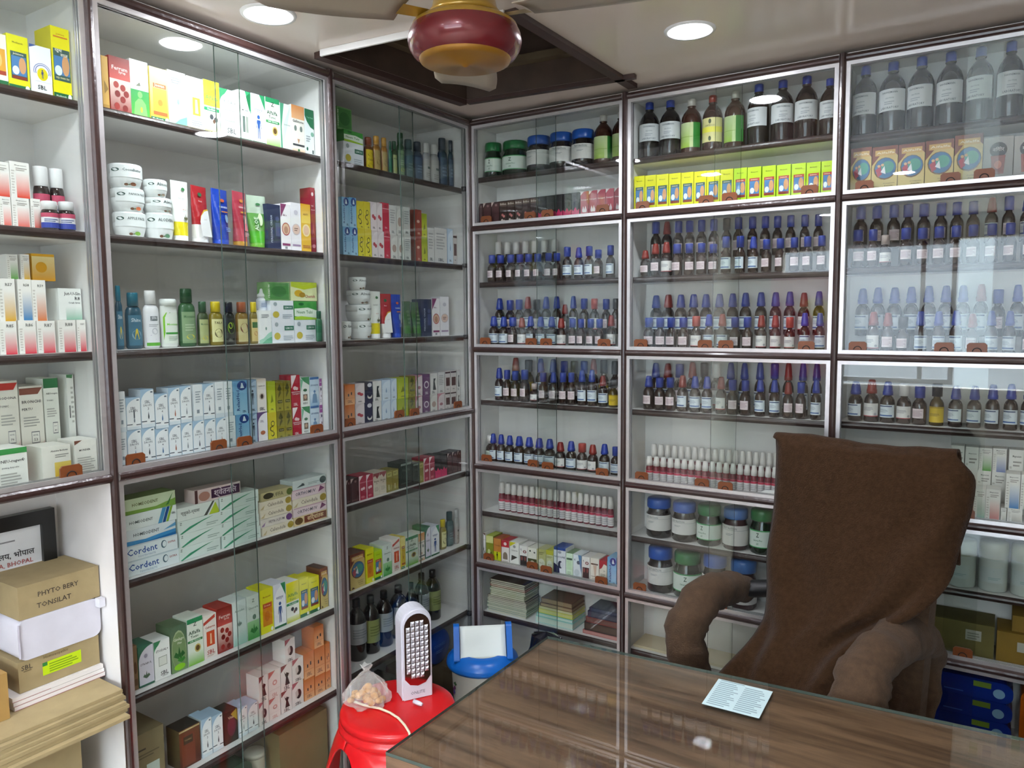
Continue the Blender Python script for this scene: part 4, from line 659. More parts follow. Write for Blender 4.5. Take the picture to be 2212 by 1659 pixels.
ctube('twy', 'white tube with yellow lower band', '#ecefe9', '#ecefe9', '#e0d01f', '#f0f2f0', [('e', .75, .88, .16, .035, '#3f7a4a'), ('t', 'SunCare', .5, .7, .6, '#8a8f90'), ('t', 'SPF 20', .65, .48, .35, '#b86a5a')] + leaves(.7, .26, .18, '#5a5a3a'))
ctube('trw', 'red and white tube', '#b0282f', '#b0282f', '#eceaea', '#f0eef0', [('e', .4, .86, .2, .04, '#2f6a45'), ('t', 'Fruit', .35, .72, .35, '#e8c8c8'), ('p', [(0, 0), (1, 0), (1, .55), (.6, .52), (.2, .42), (0, .3)], '#eceaea'), ('t', 'pack', .6, .35, .3, '#c9b8b0'), ('p', [(0, .3), (.2, .42), (.6, .52), (1, .55), (1, .58), (.55, .55), (.1, .4)], '#d8b03a')])
ctube('tblue', 'blue fairness tube', '#1f45b8', '#1f45b8', '#1c3fae', '#1f4fc8', [('e', .55, .8, .22, .035, '#d8603a'), ('t', 'FAIRNESS', .55, .66, .8, '#e0e6f4'), ('r', .3, .55, .9, .575, '#d8803a'), ('e', .7, .42, .14, .09, '#8fa8c8'), ('l', .5, .15, .95, .25, 3, '#8fa8e0')])
ctube('tpink', 'pink red fairness tube', '#c23a50', '#b8354a', '#c2485a', '#c9923a', [('e', .55, .84, .22, .035, '#e08a3a'), ('t', 'FAIRNESS', .55, .7, .8, '#f0dfe2'), ('r', .3, .58, .9, .61, '#d8a83a'), ('e', .65, .45, .16, .1, '#d8a898'), ('p', [(.45, .2), (.85, .2), (.8, .36), (.5, .36)], '#d87a86'), ('l', .4, .08, .95, .18, 3, '#e0a8b0')])
ctube('tgreen', 'green gradient tube', '#a8b8a4', '#5f9a4a', '#4fae2f', '#6fae3f', [('e', .55, .84, .2, .03, '#3f7a4a'), ('e', .62, .5, .2, .14, '#cfd8b8'), ('e', .35, .42, .2, .12, '#3f7a3f'), ('v', 'ALOE', .25, .4, .3, '#d8e8d0')])
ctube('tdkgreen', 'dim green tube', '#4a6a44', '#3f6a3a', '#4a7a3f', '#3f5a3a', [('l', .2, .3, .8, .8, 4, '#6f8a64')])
def place_box(key, pos, rot, w, d, h, label, group):
    b, p, wc, dc, hc = carton_meshes(key, w, d, h); name, look, cat = DES[key][:3]
    o = link(name, b, None, pos, rot, (w/wc, d/dc, h/hc)); tag(o, label, cat, group); link('printed_front', p, o); return o
def place_bottle(key, pos, rot, w, h, label, group):
    body, parts, wc, hc = bottle_meshes(key); q = BOT[key]
    o = link(q['name'], body, None, pos, rot, (w/wc, w/wc, h/hc)); tag(o, label, q['cat'], group)
    for nm, me in parts: link(nm, me, o)
    return o
ORD = 'zeroth first second third fourth fifth sixth seventh eighth ninth tenth eleventh twelfth thirteenth fourteenth fifteenth sixteenth seventeenth eighteenth nineteenth twentieth twenty-first twenty-second twenty-third twenty-fourth twenty-fifth twenty-sixth'.split()
def row(wall, where, z, items, tier=''):
    """items: (design, along, width, height, depth of front, thickness, base) left to right; along is y on the left wall, x on the back wall"""
    n = len(items)
    for i, (key, a, w, h, d, th, zb) in enumerate(items):
        isbox = key in DES; look = (DES[key][1] if isbox else BOT[key]['look'])
        pos_ = (ORD[i+1]+' from left') if i+1 < len(ORD) else 'at far right'
        lb = '%s, %s%s, %s' % (look, pos_, (' '+tier) if tier else '', where)
        g = 'goods on '+where+((' '+tier) if tier else '')
        dd = d+th/2
        zb += .0006; pos = (-dd, a, zb) if wall == 'L' else (a, dd, zb)
        rot = (PI/2 if wall == 'L' else 0)
        if isbox: place_box(key, pos, rot, w, th, h, lb, g)
        else: place_bottle(key, pos, rot+(random.uniform(-.35, .35) if BOT[key]['sy'] > .8 else 0), w, h, lb, g)
def stack(wall, where, tier, items):
    for i, (key, a, w, h, d, th, zb) in enumerate(items):
        lb = '%s, %s from bottom, %s, %s' % (DES[key][1], ORD[i+1], tier, where)
        zb += .0006; pos = (-d-th/2, a, zb) if wall == 'L' else (a, d+th/2, zb)
        place_box(key, pos, PI/2 if wall == 'L' else 0, w, th, h, lb, 'cartons in the '+tier)
# ---------------------------------------------------------------- goods on the shelves, shelf by shelf
row('L', 'first cabinet, first shelf', 1.931, [
    ('orangepic', -1.4060, 0.0303, 0.0941, 0.0500, 0.0600, 1.9310),
    ('oilyel', -1.3715, 0.0370, 0.0995, 0.0500, 0.0600, 1.9310),
    ('bluearcs', -1.3317, 0.0387, 0.0915, 0.0500, 0.0600, 1.9310),
    ('ruhma', -1.2928, 0.0347, 0.1375, 0.0500, 0.0600, 1.9310)], '')
row('L', 'first cabinet, second shelf', 1.677, [
    ('gRed', -1.4126, 0.0149, 0.0568, 0.0850, 0.0800, 1.6770),
    ('gRed', -1.3947, 0.0196, 0.0590, 0.0850, 0.0800, 1.6770),
    ('gRed', -1.3677, 0.0315, 0.0600, 0.0850, 0.0800, 1.6770),
    ('gRed', -1.3403, 0.0180, 0.0613, 0.0850, 0.0800, 1.6770)], 'lower tier')
row('L', 'first cabinet, second shelf', 1.677, [
    ('gRed', -1.4016, 0.0355, 0.0642, 0.0850, 0.0700, 1.7360),
    ('gRed', -1.3655, 0.0348, 0.0676, 0.0850, 0.0700, 1.7370)], 'upper tier')
row('L', 'first cabinet, second shelf', 1.677, [
    ('pillbottle', -1.3289, 0.0307, 0.0551, 0.0420, 0.0307, 1.6770),
    ('pillbottle', -1.2970, 0.0301, 0.0574, 0.0420, 0.0301, 1.6770)], 'front row')
row('L', 'first cabinet, second shelf', 1.677, [
    ('pillbottle', -1.3186, 0.0290, 0.1278, 0.0900, 0.0290, 1.6770),
    ('pillbottle', -1.2893, 0.0269, 0.1277, 0.0900, 0.0269, 1.6770)], 'raised row')
row('L', 'first cabinet, third shelf', 1.438, [
    ('R85', -1.4197, 0.0294, 0.0622, 0.0500, 0.0900, 1.4380),
    ('R86', -1.3860, 0.0312, 0.0637, 0.0500, 0.0900, 1.4380),
    ('R87', -1.3521, 0.0333, 0.0624, 0.0500, 0.0900, 1.4380),
    ('R88', -1.3126, 0.0336, 0.0636, 0.0500, 0.0900, 1.4380),
    ('R89', -1.2841, 0.0172, 0.0639, 0.0500, 0.0900, 1.4380)], 'bottom tier')
row('L', 'first cabinet, third shelf', 1.438, [
    ('R57', -1.4129, 0.0282, 0.0799, 0.0600, 0.0700, 1.5002),
    ('R58', -1.3817, 0.0242, 0.0781, 0.0600, 0.0700, 1.5017),
    ('R59', -1.3562, 0.0253, 0.0788, 0.0600, 0.0700, 1.5004),
    ('jutusin', -1.2982, 0.0450, 0.0628, 0.0600, 0.0700, 1.5019)], 'middle tier')
row('L', 'first cabinet, third shelf', 1.438, [
    ('gGreen', -1.3913, 0.0193, 0.0477, 0.0800, 0.0500, 1.5798),
    ('gYel', -1.3684, 0.0155, 0.0491, 0.0800, 0.0500, 1.5798),
    ('gAmberBig', -1.3351, 0.0425, 0.0524, 0.0800, 0.0500, 1.5792)], 'top tier')
row('L', 'first cabinet, fourth shelf', 1.1876, [
    ('rodona', -1.4023, 0.0370, 0.1963, 0.1100, 0.0700, 1.1876),
    ('bronchi', -1.3597, 0.0429, 0.1830, 0.1100, 0.0700, 1.1876),
    ('neutonic', -1.3213, 0.0283, 0.1958, 0.1100, 0.0700, 1.1876),
    ('bluetri', -1.2825, 0.0140, 0.2009, 0.1100, 0.0700, 1.1876)], 'back row')
row('L', 'first cabinet, fourth shelf', 1.1876, [
    ('neuregen', -1.4333, 0.0502, 0.0753, 0.0350, 0.0650, 1.1876),
    ('yelblock', -1.3549, 0.0541, 0.0681, 0.0350, 0.0650, 1.1876),
    ('smallleaf', -1.2975, 0.0442, 0.0722, 0.0350, 0.0650, 1.1876)], 'front row')
row('L', 'second cabinet, first shelf', 1.931, [
    ('amber', -1.2065, 0.0132, 0.1077, 0.0500, 0.0500, 1.9310),
    ('ferrum', -1.1754, 0.0442, 0.1130, 0.0500, 0.0500, 1.9310),
    ('greenman', -1.1324, 0.0405, 0.1182, 0.0500, 0.0500, 1.9310),
    ('yelgyn', -1.0880, 0.0424, 0.1142, 0.0500, 0.0500, 1.9310),
    ('whiteswoosh', -1.0442, 0.0439, 0.1181, 0.0500, 0.0500, 1.9310),
    ('yelpanel', -0.9982, 0.0414, 0.1168, 0.0500, 0.0500, 1.9310),
    ('alfyel', -0.9553, 0.0418, 0.1197, 0.0500, 0.0500, 1.9310),
    ('stodal', -0.9083, 0.0494, 0.1111, 0.0500, 0.0500, 1.9310),
    ('greenfig', -0.8632, 0.0359, 0.1192, 0.0500, 0.0500, 1.9310),
    ('bluefig', -0.8230, 0.0414, 0.1200, 0.0500, 0.0500, 1.9310),
    ('alftonic', -0.7785, 0.0436, 0.1212, 0.0500, 0.0500, 1.9310),
    ('curve', -0.7369, 0.0354, 0.1166, 0.0500, 0.0500, 1.9310),
    ('gall', -0.6964, 0.0430, 0.1209, 0.0500, 0.0500, 1.9310),
    ('greencorner', -0.6576, 0.0311, 0.1201, 0.0500, 0.0500, 1.9310)], '')
row('L', 'second cabinet, second shelf', 1.677, [
    ('apple', -1.1520, 0.0647, 0.0536, 0.0500, 0.0647, 1.6770),
    ('aloe', -1.0851, 0.0636, 0.0587, 0.0500, 0.0636, 1.6770)], 'bottom tier')
row('L', 'second cabinet, second shelf', 1.677, [
    ('papaya', -1.1530, 0.0658, 0.0501, 0.0500, 0.0658, 1.7306),
    ('plainj', -1.0871, 0.0601, 0.0329, 0.0500, 0.0601, 1.7357)], 'middle tier')
row('L', 'second cabinet, second shelf', 1.677, [
    ('cocoa', -1.1555, 0.0668, 0.0502, 0.0500, 0.0668, 1.7807),
    ('plainj', -1.0931, 0.0487, 0.0386, 0.0500, 0.0487, 1.7685)], 'top tier')
row('L', 'second cabinet, second shelf', 1.677, [
    ('navy', -0.7822, 0.0415, 0.1129, 0.0550, 0.0400, 1.6770),
    ('facewhite', -0.7440, 0.0320, 0.1181, 0.0550, 0.0400, 1.6770),
    ('facelilac', -0.7097, 0.0334, 0.1254, 0.0550, 0.0400, 1.6770),
    ('faceyellow', -0.6754, 0.0322, 0.1261, 0.0550, 0.0400, 1.6770),
    ('maroonhair', -0.6497, 0.0153, 0.1723, 0.0550, 0.0400, 1.6770)], 'boxes')
row('L', 'second cabinet, second shelf', 1.677, [
    ('twy', -1.0358, 0.0439, 0.1369, 0.0500, 0.0439, 1.6770),
    ('trw', -0.9830, 0.0522, 0.1329, 0.0500, 0.0522, 1.6770),
    ('tblue', -0.9263, 0.0547, 0.1335, 0.0500, 0.0547, 1.6770),
    ('tpink', -0.8726, 0.0485, 0.1344, 0.0500, 0.0485, 1.6770),
    ('tgreen', -0.8195, 0.0525, 0.1318, 0.0500, 0.0525, 1.6770)], 'tubes')
row('L', 'second cabinet, third shelf', 1.438, [
    ('lblue', -1.2000, 0.0156, 0.1350, 0.0500, 0.0156, 1.4380),
    ('lblue', -1.1624, 0.0361, 0.1212, 0.0500, 0.0361, 1.4380),
    ('lwhite', -1.1219, 0.0369, 0.1265, 0.0500, 0.0369, 1.4380),
    ('lgreenw', -1.0781, 0.0412, 0.1089, 0.0500, 0.0412, 1.4380),
    ('lgreen', -1.0314, 0.0420, 0.1330, 0.0500, 0.0420, 1.4380),
    ('lsgreen', -0.9947, 0.0281, 0.1037, 0.0500, 0.0281, 1.4380),
    ('lyel', -0.9564, 0.0363, 0.1042, 0.0500, 0.0363, 1.4380),
    ('lblack', -0.9218, 0.0297, 0.1034, 0.0500, 0.0297, 1.4380),
    ('lamber', -0.8823, 0.0361, 0.1039, 0.0500, 0.0361, 1.4380),
    ('lyelsmall', -0.8507, 0.0242, 0.1041, 0.0500, 0.0242, 1.4380)], '')
row('L', 'second cabinet, third shelf', 1.438, [
    ('whiteswoosh', -0.8252, 0.0390, 0.0833, 0.0500, 0.0400, 1.4380),
    ('soapwhite', -0.7682, 0.0722, 0.0576, 0.0500, 0.0400, 1.4380),
    ('soapwhite', -0.6937, 0.0725, 0.0585, 0.0500, 0.0400, 1.4380)], 'bottom tier')
row('L', 'second cabinet, third shelf', 1.438, [
    ('soapwhite', -0.7696, 0.0745, 0.0511, 0.0500, 0.0400, 1.4956),
    ('soapneem', -0.6905, 0.0774, 0.0491, 0.0500, 0.0400, 1.4965)], 'middle tier')
row('L', 'second cabinet, third shelf', 1.438, [
    ('soapgreen', -0.7791, 0.0707, 0.0466, 0.0500, 0.0400, 1.5467),
    ('soapyel', -0.6942, 0.0889, 0.0493, 0.0500, 0.0400, 1.5467)], 'top tier')
row('L', 'second cabinet, third shelf', 1.438, [
    ('dropwhite', -0.8154, 0.0261, 0.0557, 0.0600, 0.0261, 1.5213)], 'raised')
row('L', 'second cabinet, third shelf', 1.438, [
    ('ldgreen', -0.6594, 0.0207, 0.0817, 0.0240, 0.0207, 1.4380)], 'corner')
row('L', 'second cabinet, fourth shelf', 1.1876, [
    ('dropside', -1.2103, 0.0144, 0.0744, 0.0500, 0.0450, 1.1876),
    ('drop2', -1.1856, 0.0316, 0.0772, 0.0500, 0.0450, 1.1876),
    ('drop3', -1.1536, 0.0305, 0.0778, 0.0500, 0.0450, 1.1876),
    ('drop4', -1.1215, 0.0307, 0.0716, 0.0500, 0.0450, 1.1876),
    ('drop5', -1.0895, 0.0294, 0.0760, 0.0500, 0.0450, 1.1876),
    ('drop6', -1.0591, 0.0279, 0.0773, 0.0500, 0.0450, 1.1876),
    ('drop7', -1.0286, 0.0295, 0.0779, 0.0500, 0.0450, 1.1876),
    ('drop8', -0.9976, 0.0287, 0.0786, 0.0500, 0.0450, 1.1876),
    ('drop9', -0.9674, 0.0278, 0.0781, 0.0500, 0.0450, 1.1876),
    ('dropside', -0.9396, 0.0258, 0.0779, 0.0500, 0.0450, 1.1876),
    ('relax', -0.9053, 0.0386, 0.0786, 0.0500, 0.0450, 1.1876),
    ('greyblue', -0.8731, 0.0217, 0.0777, 0.0500, 0.0450, 1.1876),
    ('purplearch', -0.8452, 0.0300, 0.0773, 0.0500, 0.0450, 1.1876),
    ('yelswirl', -0.8147, 0.0269, 0.0731, 0.0500, 0.0450, 1.1876),
    ('olive', -0.7868, 0.0245, 0.0741, 0.0500, 0.0450, 1.1876),
    ('olive', -0.7615, 0.0239, 0.0734, 0.0500, 0.0450, 1.1876),
    ('redcream', -0.7328, 0.0288, 0.0773, 0.0500, 0.0450, 1.1876),
    ('greenface', -0.7019, 0.0284, 0.0762, 0.0500, 0.0450, 1.1876),
    ('spondin', -0.6701, 0.0303, 0.0750, 0.0500, 0.0450, 1.1876),
    ('purplefem', -0.6473, 0.0106, 0.0751, 0.0500, 0.0450, 1.1876)], 'lower tier')
row('L', 'second cabinet, fourth shelf', 1.1876, [
    ('dropside', -1.2092, 0.0157, 0.0870, 0.0500, 0.0450, 1.2620),
    ('drop1', -1.1844, 0.0315, 0.0685, 0.0500, 0.0450, 1.2648),
    ('drop3', -1.1514, 0.0304, 0.0839, 0.0500, 0.0450, 1.2654),
    ('drop4', -1.1190, 0.0307, 0.0769, 0.0500, 0.0450, 1.2592),
    ('drop5', -1.0873, 0.0270, 0.0838, 0.0500, 0.0450, 1.2636),
    ('drop6', -1.0581, 0.0278, 0.0837, 0.0500, 0.0450, 1.2649),
    ('dropside', -1.0261, 0.0229, 0.0840, 0.0500, 0.0450, 1.2655),
    ('drop8', -0.9982, 0.0294, 0.0825, 0.0500, 0.0450, 1.2662),
    ('dropside', -0.9678, 0.0225, 0.0855, 0.0500, 0.0450, 1.2657),
    ('dropside', -0.9432, 0.0230, 0.0849, 0.0500, 0.0450, 1.2655),
    ('relax', -0.9084, 0.0392, 0.0831, 0.0500, 0.0450, 1.2662),
    ('greyblue', -0.8727, 0.0245, 0.0836, 0.0500, 0.0450, 1.2653),
    ('eyewhite', -0.8444, 0.0280, 0.0850, 0.0500, 0.0450, 1.2649),
    ('yelgreen', -0.8133, 0.0228, 0.0797, 0.0500, 0.0450, 1.2607),
    ('olive', -0.7882, 0.0233, 0.0743, 0.0500, 0.0450, 1.2617),
    ('olive', -0.7629, 0.0228, 0.0772, 0.0500, 0.0450, 1.2610),
    ('redcream', -0.7341, 0.0297, 0.0859, 0.0500, 0.0450, 1.2649),
    ('greenface', -0.7019, 0.0305, 0.0794, 0.0500, 0.0450, 1.2638),
    ('spondin', -0.6687, 0.0314, 0.0782, 0.0500, 0.0450, 1.2626),
    ('purplefem', -0.6463, 0.0087, 0.0726, 0.0500, 0.0450, 1.2627)], 'upper tier')
stack('L', 'second cabinet, fifth shelf', 'first stack', [
    ('cordent', -1.1568, 0.1206, 0.0334, 0.0450, 0.0500, 0.9470),
    ('cordent', -1.1591, 0.1206, 0.0334, 0.0450, 0.0500, 0.9808),
    ('homeblue', -1.1623, 0.1206, 0.0334, 0.0450, 0.0500, 1.0146),
    ('homestripe', -1.1585, 0.1206, 0.0334, 0.0450, 0.0500, 1.0484),
    ('homegreen', -1.1595, 0.1206, 0.0334, 0.0450, 0.0500, 1.0823)])
stack('L', 'second cabinet, fifth shelf', 'second stack', [
    ('swoosh', -1.0415, 0.1084, 0.0305, 0.0450, 0.0500, 0.9470),
    ('swoosh', -1.0380, 0.1084, 0.0305, 0.0450, 0.0500, 0.9779),
    ('swoosh', -1.0398, 0.1084, 0.0305, 0.0450, 0.0500, 1.0088),
    ('glucose', -1.0415, 0.1084, 0.0305, 0.0450, 0.0500, 1.0397)])
row('L', 'second cabinet, fifth shelf', 0.947, [
    ('purplelong', -0.9833, 0.1267, 0.0313, 0.0500, 0.0400, 1.0702)], 'on second stack')
stack('L', 'second cabinet, fifth shelf', 'third stack', [
    ('swoosh', -0.9245, 0.1126, 0.0310, 0.0450, 0.0500, 0.9470),
    ('swoosh', -0.9279, 0.1126, 0.0310, 0.0450, 0.0500, 0.9784),
    ('swoosh', -0.9296, 0.1126, 0.0310, 0.0450, 0.0500, 1.0099),
    ('swoosh', -0.9271, 0.1126, 0.0310, 0.0450, 0.0500, 1.0413)])
stack('L', 'second cabinet, fifth shelf', 'fourth stack', [
    ('calendula', -0.8118, 0.1013, 0.0219, 0.0450, 0.0500, 0.9470),
    ('petroleum', -0.8160, 0.1013, 0.0219, 0.0450, 0.0500, 0.9693),
    ('calendula', -0.8155, 0.1013, 0.0219, 0.0450, 0.0500, 0.9916),
    ('calendula', -0.8167, 0.1013, 0.0219, 0.0450, 0.0500, 1.0138),
    ('goldslim', -0.8118, 0.1013, 0.0219, 0.0450, 0.0500, 1.0361)])
stack('L', 'second cabinet, fifth shelf', 'fifth stack', [
    ('goldbar', -0.7004, 0.1168, 0.0241, 0.0450, 0.0500, 0.9470),
    ('orthomuv', -0.7003, 0.1166, 0.0241, 0.0450, 0.0500, 0.9715),
    ('calendula', -0.7015, 0.1174, 0.0241, 0.0450, 0.0500, 0.9960),
    ('orthomuv', -0.7045, 0.1174, 0.0241, 0.0450, 0.0500, 1.0205),
    ('whitecap', -0.7007, 0.1173, 0.0241, 0.0450, 0.0500, 1.0450)])
row('L', 'second cabinet, sixth shelf', 0.69, [
    ('brownhalf', -1.2105, 0.0107, 0.1001, 0.0500, 0.0550, 0.6900),
    ('strabul', -1.1858, 0.0351, 0.0923, 0.0500, 0.0550, 0.6900),
    ('stodal', -1.1470, 0.0380, 0.0902, 0.0500, 0.0550, 0.6900),
    ('ginkgo', -1.1049, 0.0404, 0.1083, 0.0500, 0.0550, 0.6900),
    ('alftonic', -1.0619, 0.0405, 0.1123, 0.0500, 0.0550, 0.6900),
    ('sblred', -1.0218, 0.0352, 0.1062, 0.0500, 0.0550, 0.6900),
    ('ferrum', -0.9806, 0.0419, 0.1108, 0.0500, 0.0550, 0.6900),
    ('tealwhite', -0.9374, 0.0394, 0.1126, 0.0500, 0.0550, 0.6900),
    ('greenwhite', -0.8956, 0.0390, 0.1134, 0.0500, 0.0550, 0.6900),
    ('oilorange', -0.8534, 0.0399, 0.1167, 0.0500, 0.0550, 0.6900),
    ('bluefig', -0.8117, 0.0383, 0.1174, 0.0500, 0.0550, 0.6900),
    ('alfyel', -0.7685, 0.0429, 0.1094, 0.0500, 0.0550, 0.6900),
    ('oilyel', -0.7288, 0.0311, 0.1061, 0.0500, 0.0550, 0.6900),
    ('oilyel', -0.6926, 0.0372, 0.1002, 0.0500, 0.0550, 0.6900),
    ('alfbig', -0.6558, 0.0277, 0.1150, 0.0500, 0.0550, 0.6900)], '')
row('L', 'second cabinet, seventh shelf', 0.452, [
    ('brownbox', -1.0890, 0.0538, 0.0947, 0.0500, 0.0500, 0.4520),
    ('drop3', -1.0436, 0.0264, 0.0948, 0.0500, 0.0500, 0.4520),
    ('drop3', -1.0137, 0.0289, 0.0902, 0.0500, 0.0500, 0.4520),
    ('darkgrape', -0.9755, 0.0390, 0.0817, 0.0500, 0.0500, 0.4520),
    ('drop6', -0.9399, 0.0253, 0.0770, 0.0500, 0.0500, 0.4520),
    ('drop7', -0.9100, 0.0298, 0.0728, 0.0500, 0.0500, 0.4520),
    ('tabface', -0.8758, 0.0297, 0.0618, 0.0500, 0.0500, 0.4520),
    ('tabpink', -0.8404, 0.0358, 0.0569, 0.0500, 0.0500, 0.4520),
    ('tabwoman', -0.8012, 0.0349, 0.0594, 0.0500, 0.0500, 0.4520),
    ('tabface', -0.7616, 0.0382, 0.0664, 0.0500, 0.0500, 0.4520),
    ('taborange', -0.7216, 0.0361, 0.0604, 0.0500, 0.0500, 0.4520),
    ('taborange', -0.6820, 0.0373, 0.0540, 0.0500, 0.0500, 0.4520),
    ('taborange', -0.6512, 0.0184, 0.0517, 0.0500, 0.0500, 0.4520)], 'lower tier')
row('L', 'second cabinet, seventh shelf', 0.452, [
    ('tabwoman', -0.8738, 0.0277, 0.0684, 0.0500, 0.0500, 0.5138),
    ('tabpink', -0.8385, 0.0378, 0.0728, 0.0500, 0.0500, 0.5089),
    ('tabwoman', -0.7988, 0.0359, 0.0703, 0.0500, 0.0500, 0.5114),
    ('tabface', -0.7588, 0.0382, 0.0651, 0.0500, 0.0500, 0.5184),
    ('taborange', -0.7199, 0.0361, 0.0728, 0.0500, 0.0500, 0.5124),
    ('taborange', -0.6805, 0.0372, 0.0795, 0.0500, 0.0500, 0.5060),
    ('taborange', -0.6505, 0.0169, 0.0820, 0.0500, 0.0500, 0.5037)], 'upper tier')
row('L', 'second cabinet, seventh shelf', 0.452, [
    ('tabface', -0.7837, 0.0336, 0.0641, 0.0500, 0.0500, 0.5835),
    ('taborange', -0.6812, 0.0348, 0.0605, 0.0500, 0.0500, 0.5855)], 'on top')
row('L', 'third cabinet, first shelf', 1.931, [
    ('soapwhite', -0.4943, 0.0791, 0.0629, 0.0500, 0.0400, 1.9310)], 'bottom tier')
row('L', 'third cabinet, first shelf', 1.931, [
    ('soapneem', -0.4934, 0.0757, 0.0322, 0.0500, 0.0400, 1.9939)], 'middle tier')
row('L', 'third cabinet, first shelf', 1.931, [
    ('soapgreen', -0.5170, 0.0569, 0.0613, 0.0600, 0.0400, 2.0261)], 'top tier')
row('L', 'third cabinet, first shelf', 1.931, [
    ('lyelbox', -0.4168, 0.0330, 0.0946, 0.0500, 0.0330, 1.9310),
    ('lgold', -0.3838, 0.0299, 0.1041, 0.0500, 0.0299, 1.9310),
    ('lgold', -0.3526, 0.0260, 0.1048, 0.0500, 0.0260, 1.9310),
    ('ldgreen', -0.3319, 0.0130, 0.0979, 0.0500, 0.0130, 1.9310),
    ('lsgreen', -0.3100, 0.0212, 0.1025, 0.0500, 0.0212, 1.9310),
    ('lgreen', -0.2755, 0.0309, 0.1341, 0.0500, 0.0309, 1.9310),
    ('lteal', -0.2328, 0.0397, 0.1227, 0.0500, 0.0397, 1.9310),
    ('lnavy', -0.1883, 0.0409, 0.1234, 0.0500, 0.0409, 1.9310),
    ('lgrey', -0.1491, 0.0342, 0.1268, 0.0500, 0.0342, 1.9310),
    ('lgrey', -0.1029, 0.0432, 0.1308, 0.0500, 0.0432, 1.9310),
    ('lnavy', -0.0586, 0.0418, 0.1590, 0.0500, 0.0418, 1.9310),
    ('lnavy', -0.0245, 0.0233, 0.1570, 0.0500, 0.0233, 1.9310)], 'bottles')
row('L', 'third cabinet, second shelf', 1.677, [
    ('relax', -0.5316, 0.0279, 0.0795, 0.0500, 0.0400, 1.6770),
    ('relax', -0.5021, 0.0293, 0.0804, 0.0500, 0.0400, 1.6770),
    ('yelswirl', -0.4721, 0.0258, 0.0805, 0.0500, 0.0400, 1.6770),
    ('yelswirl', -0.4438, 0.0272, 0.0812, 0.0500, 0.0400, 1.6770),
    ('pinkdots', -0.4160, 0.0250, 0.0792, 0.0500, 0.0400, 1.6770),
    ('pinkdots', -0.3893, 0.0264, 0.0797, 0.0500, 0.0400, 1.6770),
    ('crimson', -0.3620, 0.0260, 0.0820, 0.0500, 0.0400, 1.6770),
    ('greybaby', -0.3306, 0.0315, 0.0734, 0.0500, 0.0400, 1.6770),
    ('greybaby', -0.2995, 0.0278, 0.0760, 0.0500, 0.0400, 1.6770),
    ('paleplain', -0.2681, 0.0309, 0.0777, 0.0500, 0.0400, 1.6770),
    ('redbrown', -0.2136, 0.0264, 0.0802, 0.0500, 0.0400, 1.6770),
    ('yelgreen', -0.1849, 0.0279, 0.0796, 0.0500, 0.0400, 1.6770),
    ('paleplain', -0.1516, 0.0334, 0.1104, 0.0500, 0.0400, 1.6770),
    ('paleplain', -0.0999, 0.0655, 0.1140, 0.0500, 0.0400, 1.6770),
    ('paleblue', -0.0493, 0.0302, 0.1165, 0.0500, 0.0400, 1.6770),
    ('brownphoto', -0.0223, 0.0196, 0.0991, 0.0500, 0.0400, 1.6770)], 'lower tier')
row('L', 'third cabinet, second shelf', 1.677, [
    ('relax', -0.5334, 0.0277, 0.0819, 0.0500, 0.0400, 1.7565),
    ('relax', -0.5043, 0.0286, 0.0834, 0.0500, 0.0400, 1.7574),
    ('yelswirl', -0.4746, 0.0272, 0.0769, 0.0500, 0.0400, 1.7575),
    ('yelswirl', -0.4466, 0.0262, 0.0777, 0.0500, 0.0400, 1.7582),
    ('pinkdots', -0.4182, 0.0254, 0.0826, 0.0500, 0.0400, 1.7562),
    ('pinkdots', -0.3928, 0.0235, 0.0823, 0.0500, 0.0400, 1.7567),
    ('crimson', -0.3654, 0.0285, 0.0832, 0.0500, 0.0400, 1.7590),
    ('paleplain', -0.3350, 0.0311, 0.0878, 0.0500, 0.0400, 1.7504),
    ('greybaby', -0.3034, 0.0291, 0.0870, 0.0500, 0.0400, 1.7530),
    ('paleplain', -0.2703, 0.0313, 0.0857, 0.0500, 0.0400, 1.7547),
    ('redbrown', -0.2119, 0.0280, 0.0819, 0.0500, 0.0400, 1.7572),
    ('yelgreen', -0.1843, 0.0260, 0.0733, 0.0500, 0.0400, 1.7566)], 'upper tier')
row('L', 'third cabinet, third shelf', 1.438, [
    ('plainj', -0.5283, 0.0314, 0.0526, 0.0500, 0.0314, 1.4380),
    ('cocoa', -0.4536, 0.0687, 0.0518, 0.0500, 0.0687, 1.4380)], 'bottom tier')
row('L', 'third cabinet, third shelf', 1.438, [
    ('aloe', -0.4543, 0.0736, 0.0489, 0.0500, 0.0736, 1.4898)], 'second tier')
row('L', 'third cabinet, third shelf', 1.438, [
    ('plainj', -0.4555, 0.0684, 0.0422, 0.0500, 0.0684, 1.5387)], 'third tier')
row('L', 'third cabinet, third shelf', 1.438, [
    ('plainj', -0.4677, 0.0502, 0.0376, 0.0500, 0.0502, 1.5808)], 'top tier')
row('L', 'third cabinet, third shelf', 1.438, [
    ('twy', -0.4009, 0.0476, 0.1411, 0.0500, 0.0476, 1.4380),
    ('trw', -0.3533, 0.0438, 0.1345, 0.0500, 0.0438, 1.4380),
    ('tblue', -0.3052, 0.0439, 0.1335, 0.0500, 0.0439, 1.4380),
    ('tdkgreen', -0.2559, 0.0426, 0.1127, 0.0500, 0.0426, 1.4380),
    ('tdkgreen', -0.2074, 0.0440, 0.1108, 0.0500, 0.0440, 1.4380)], 'tubes')
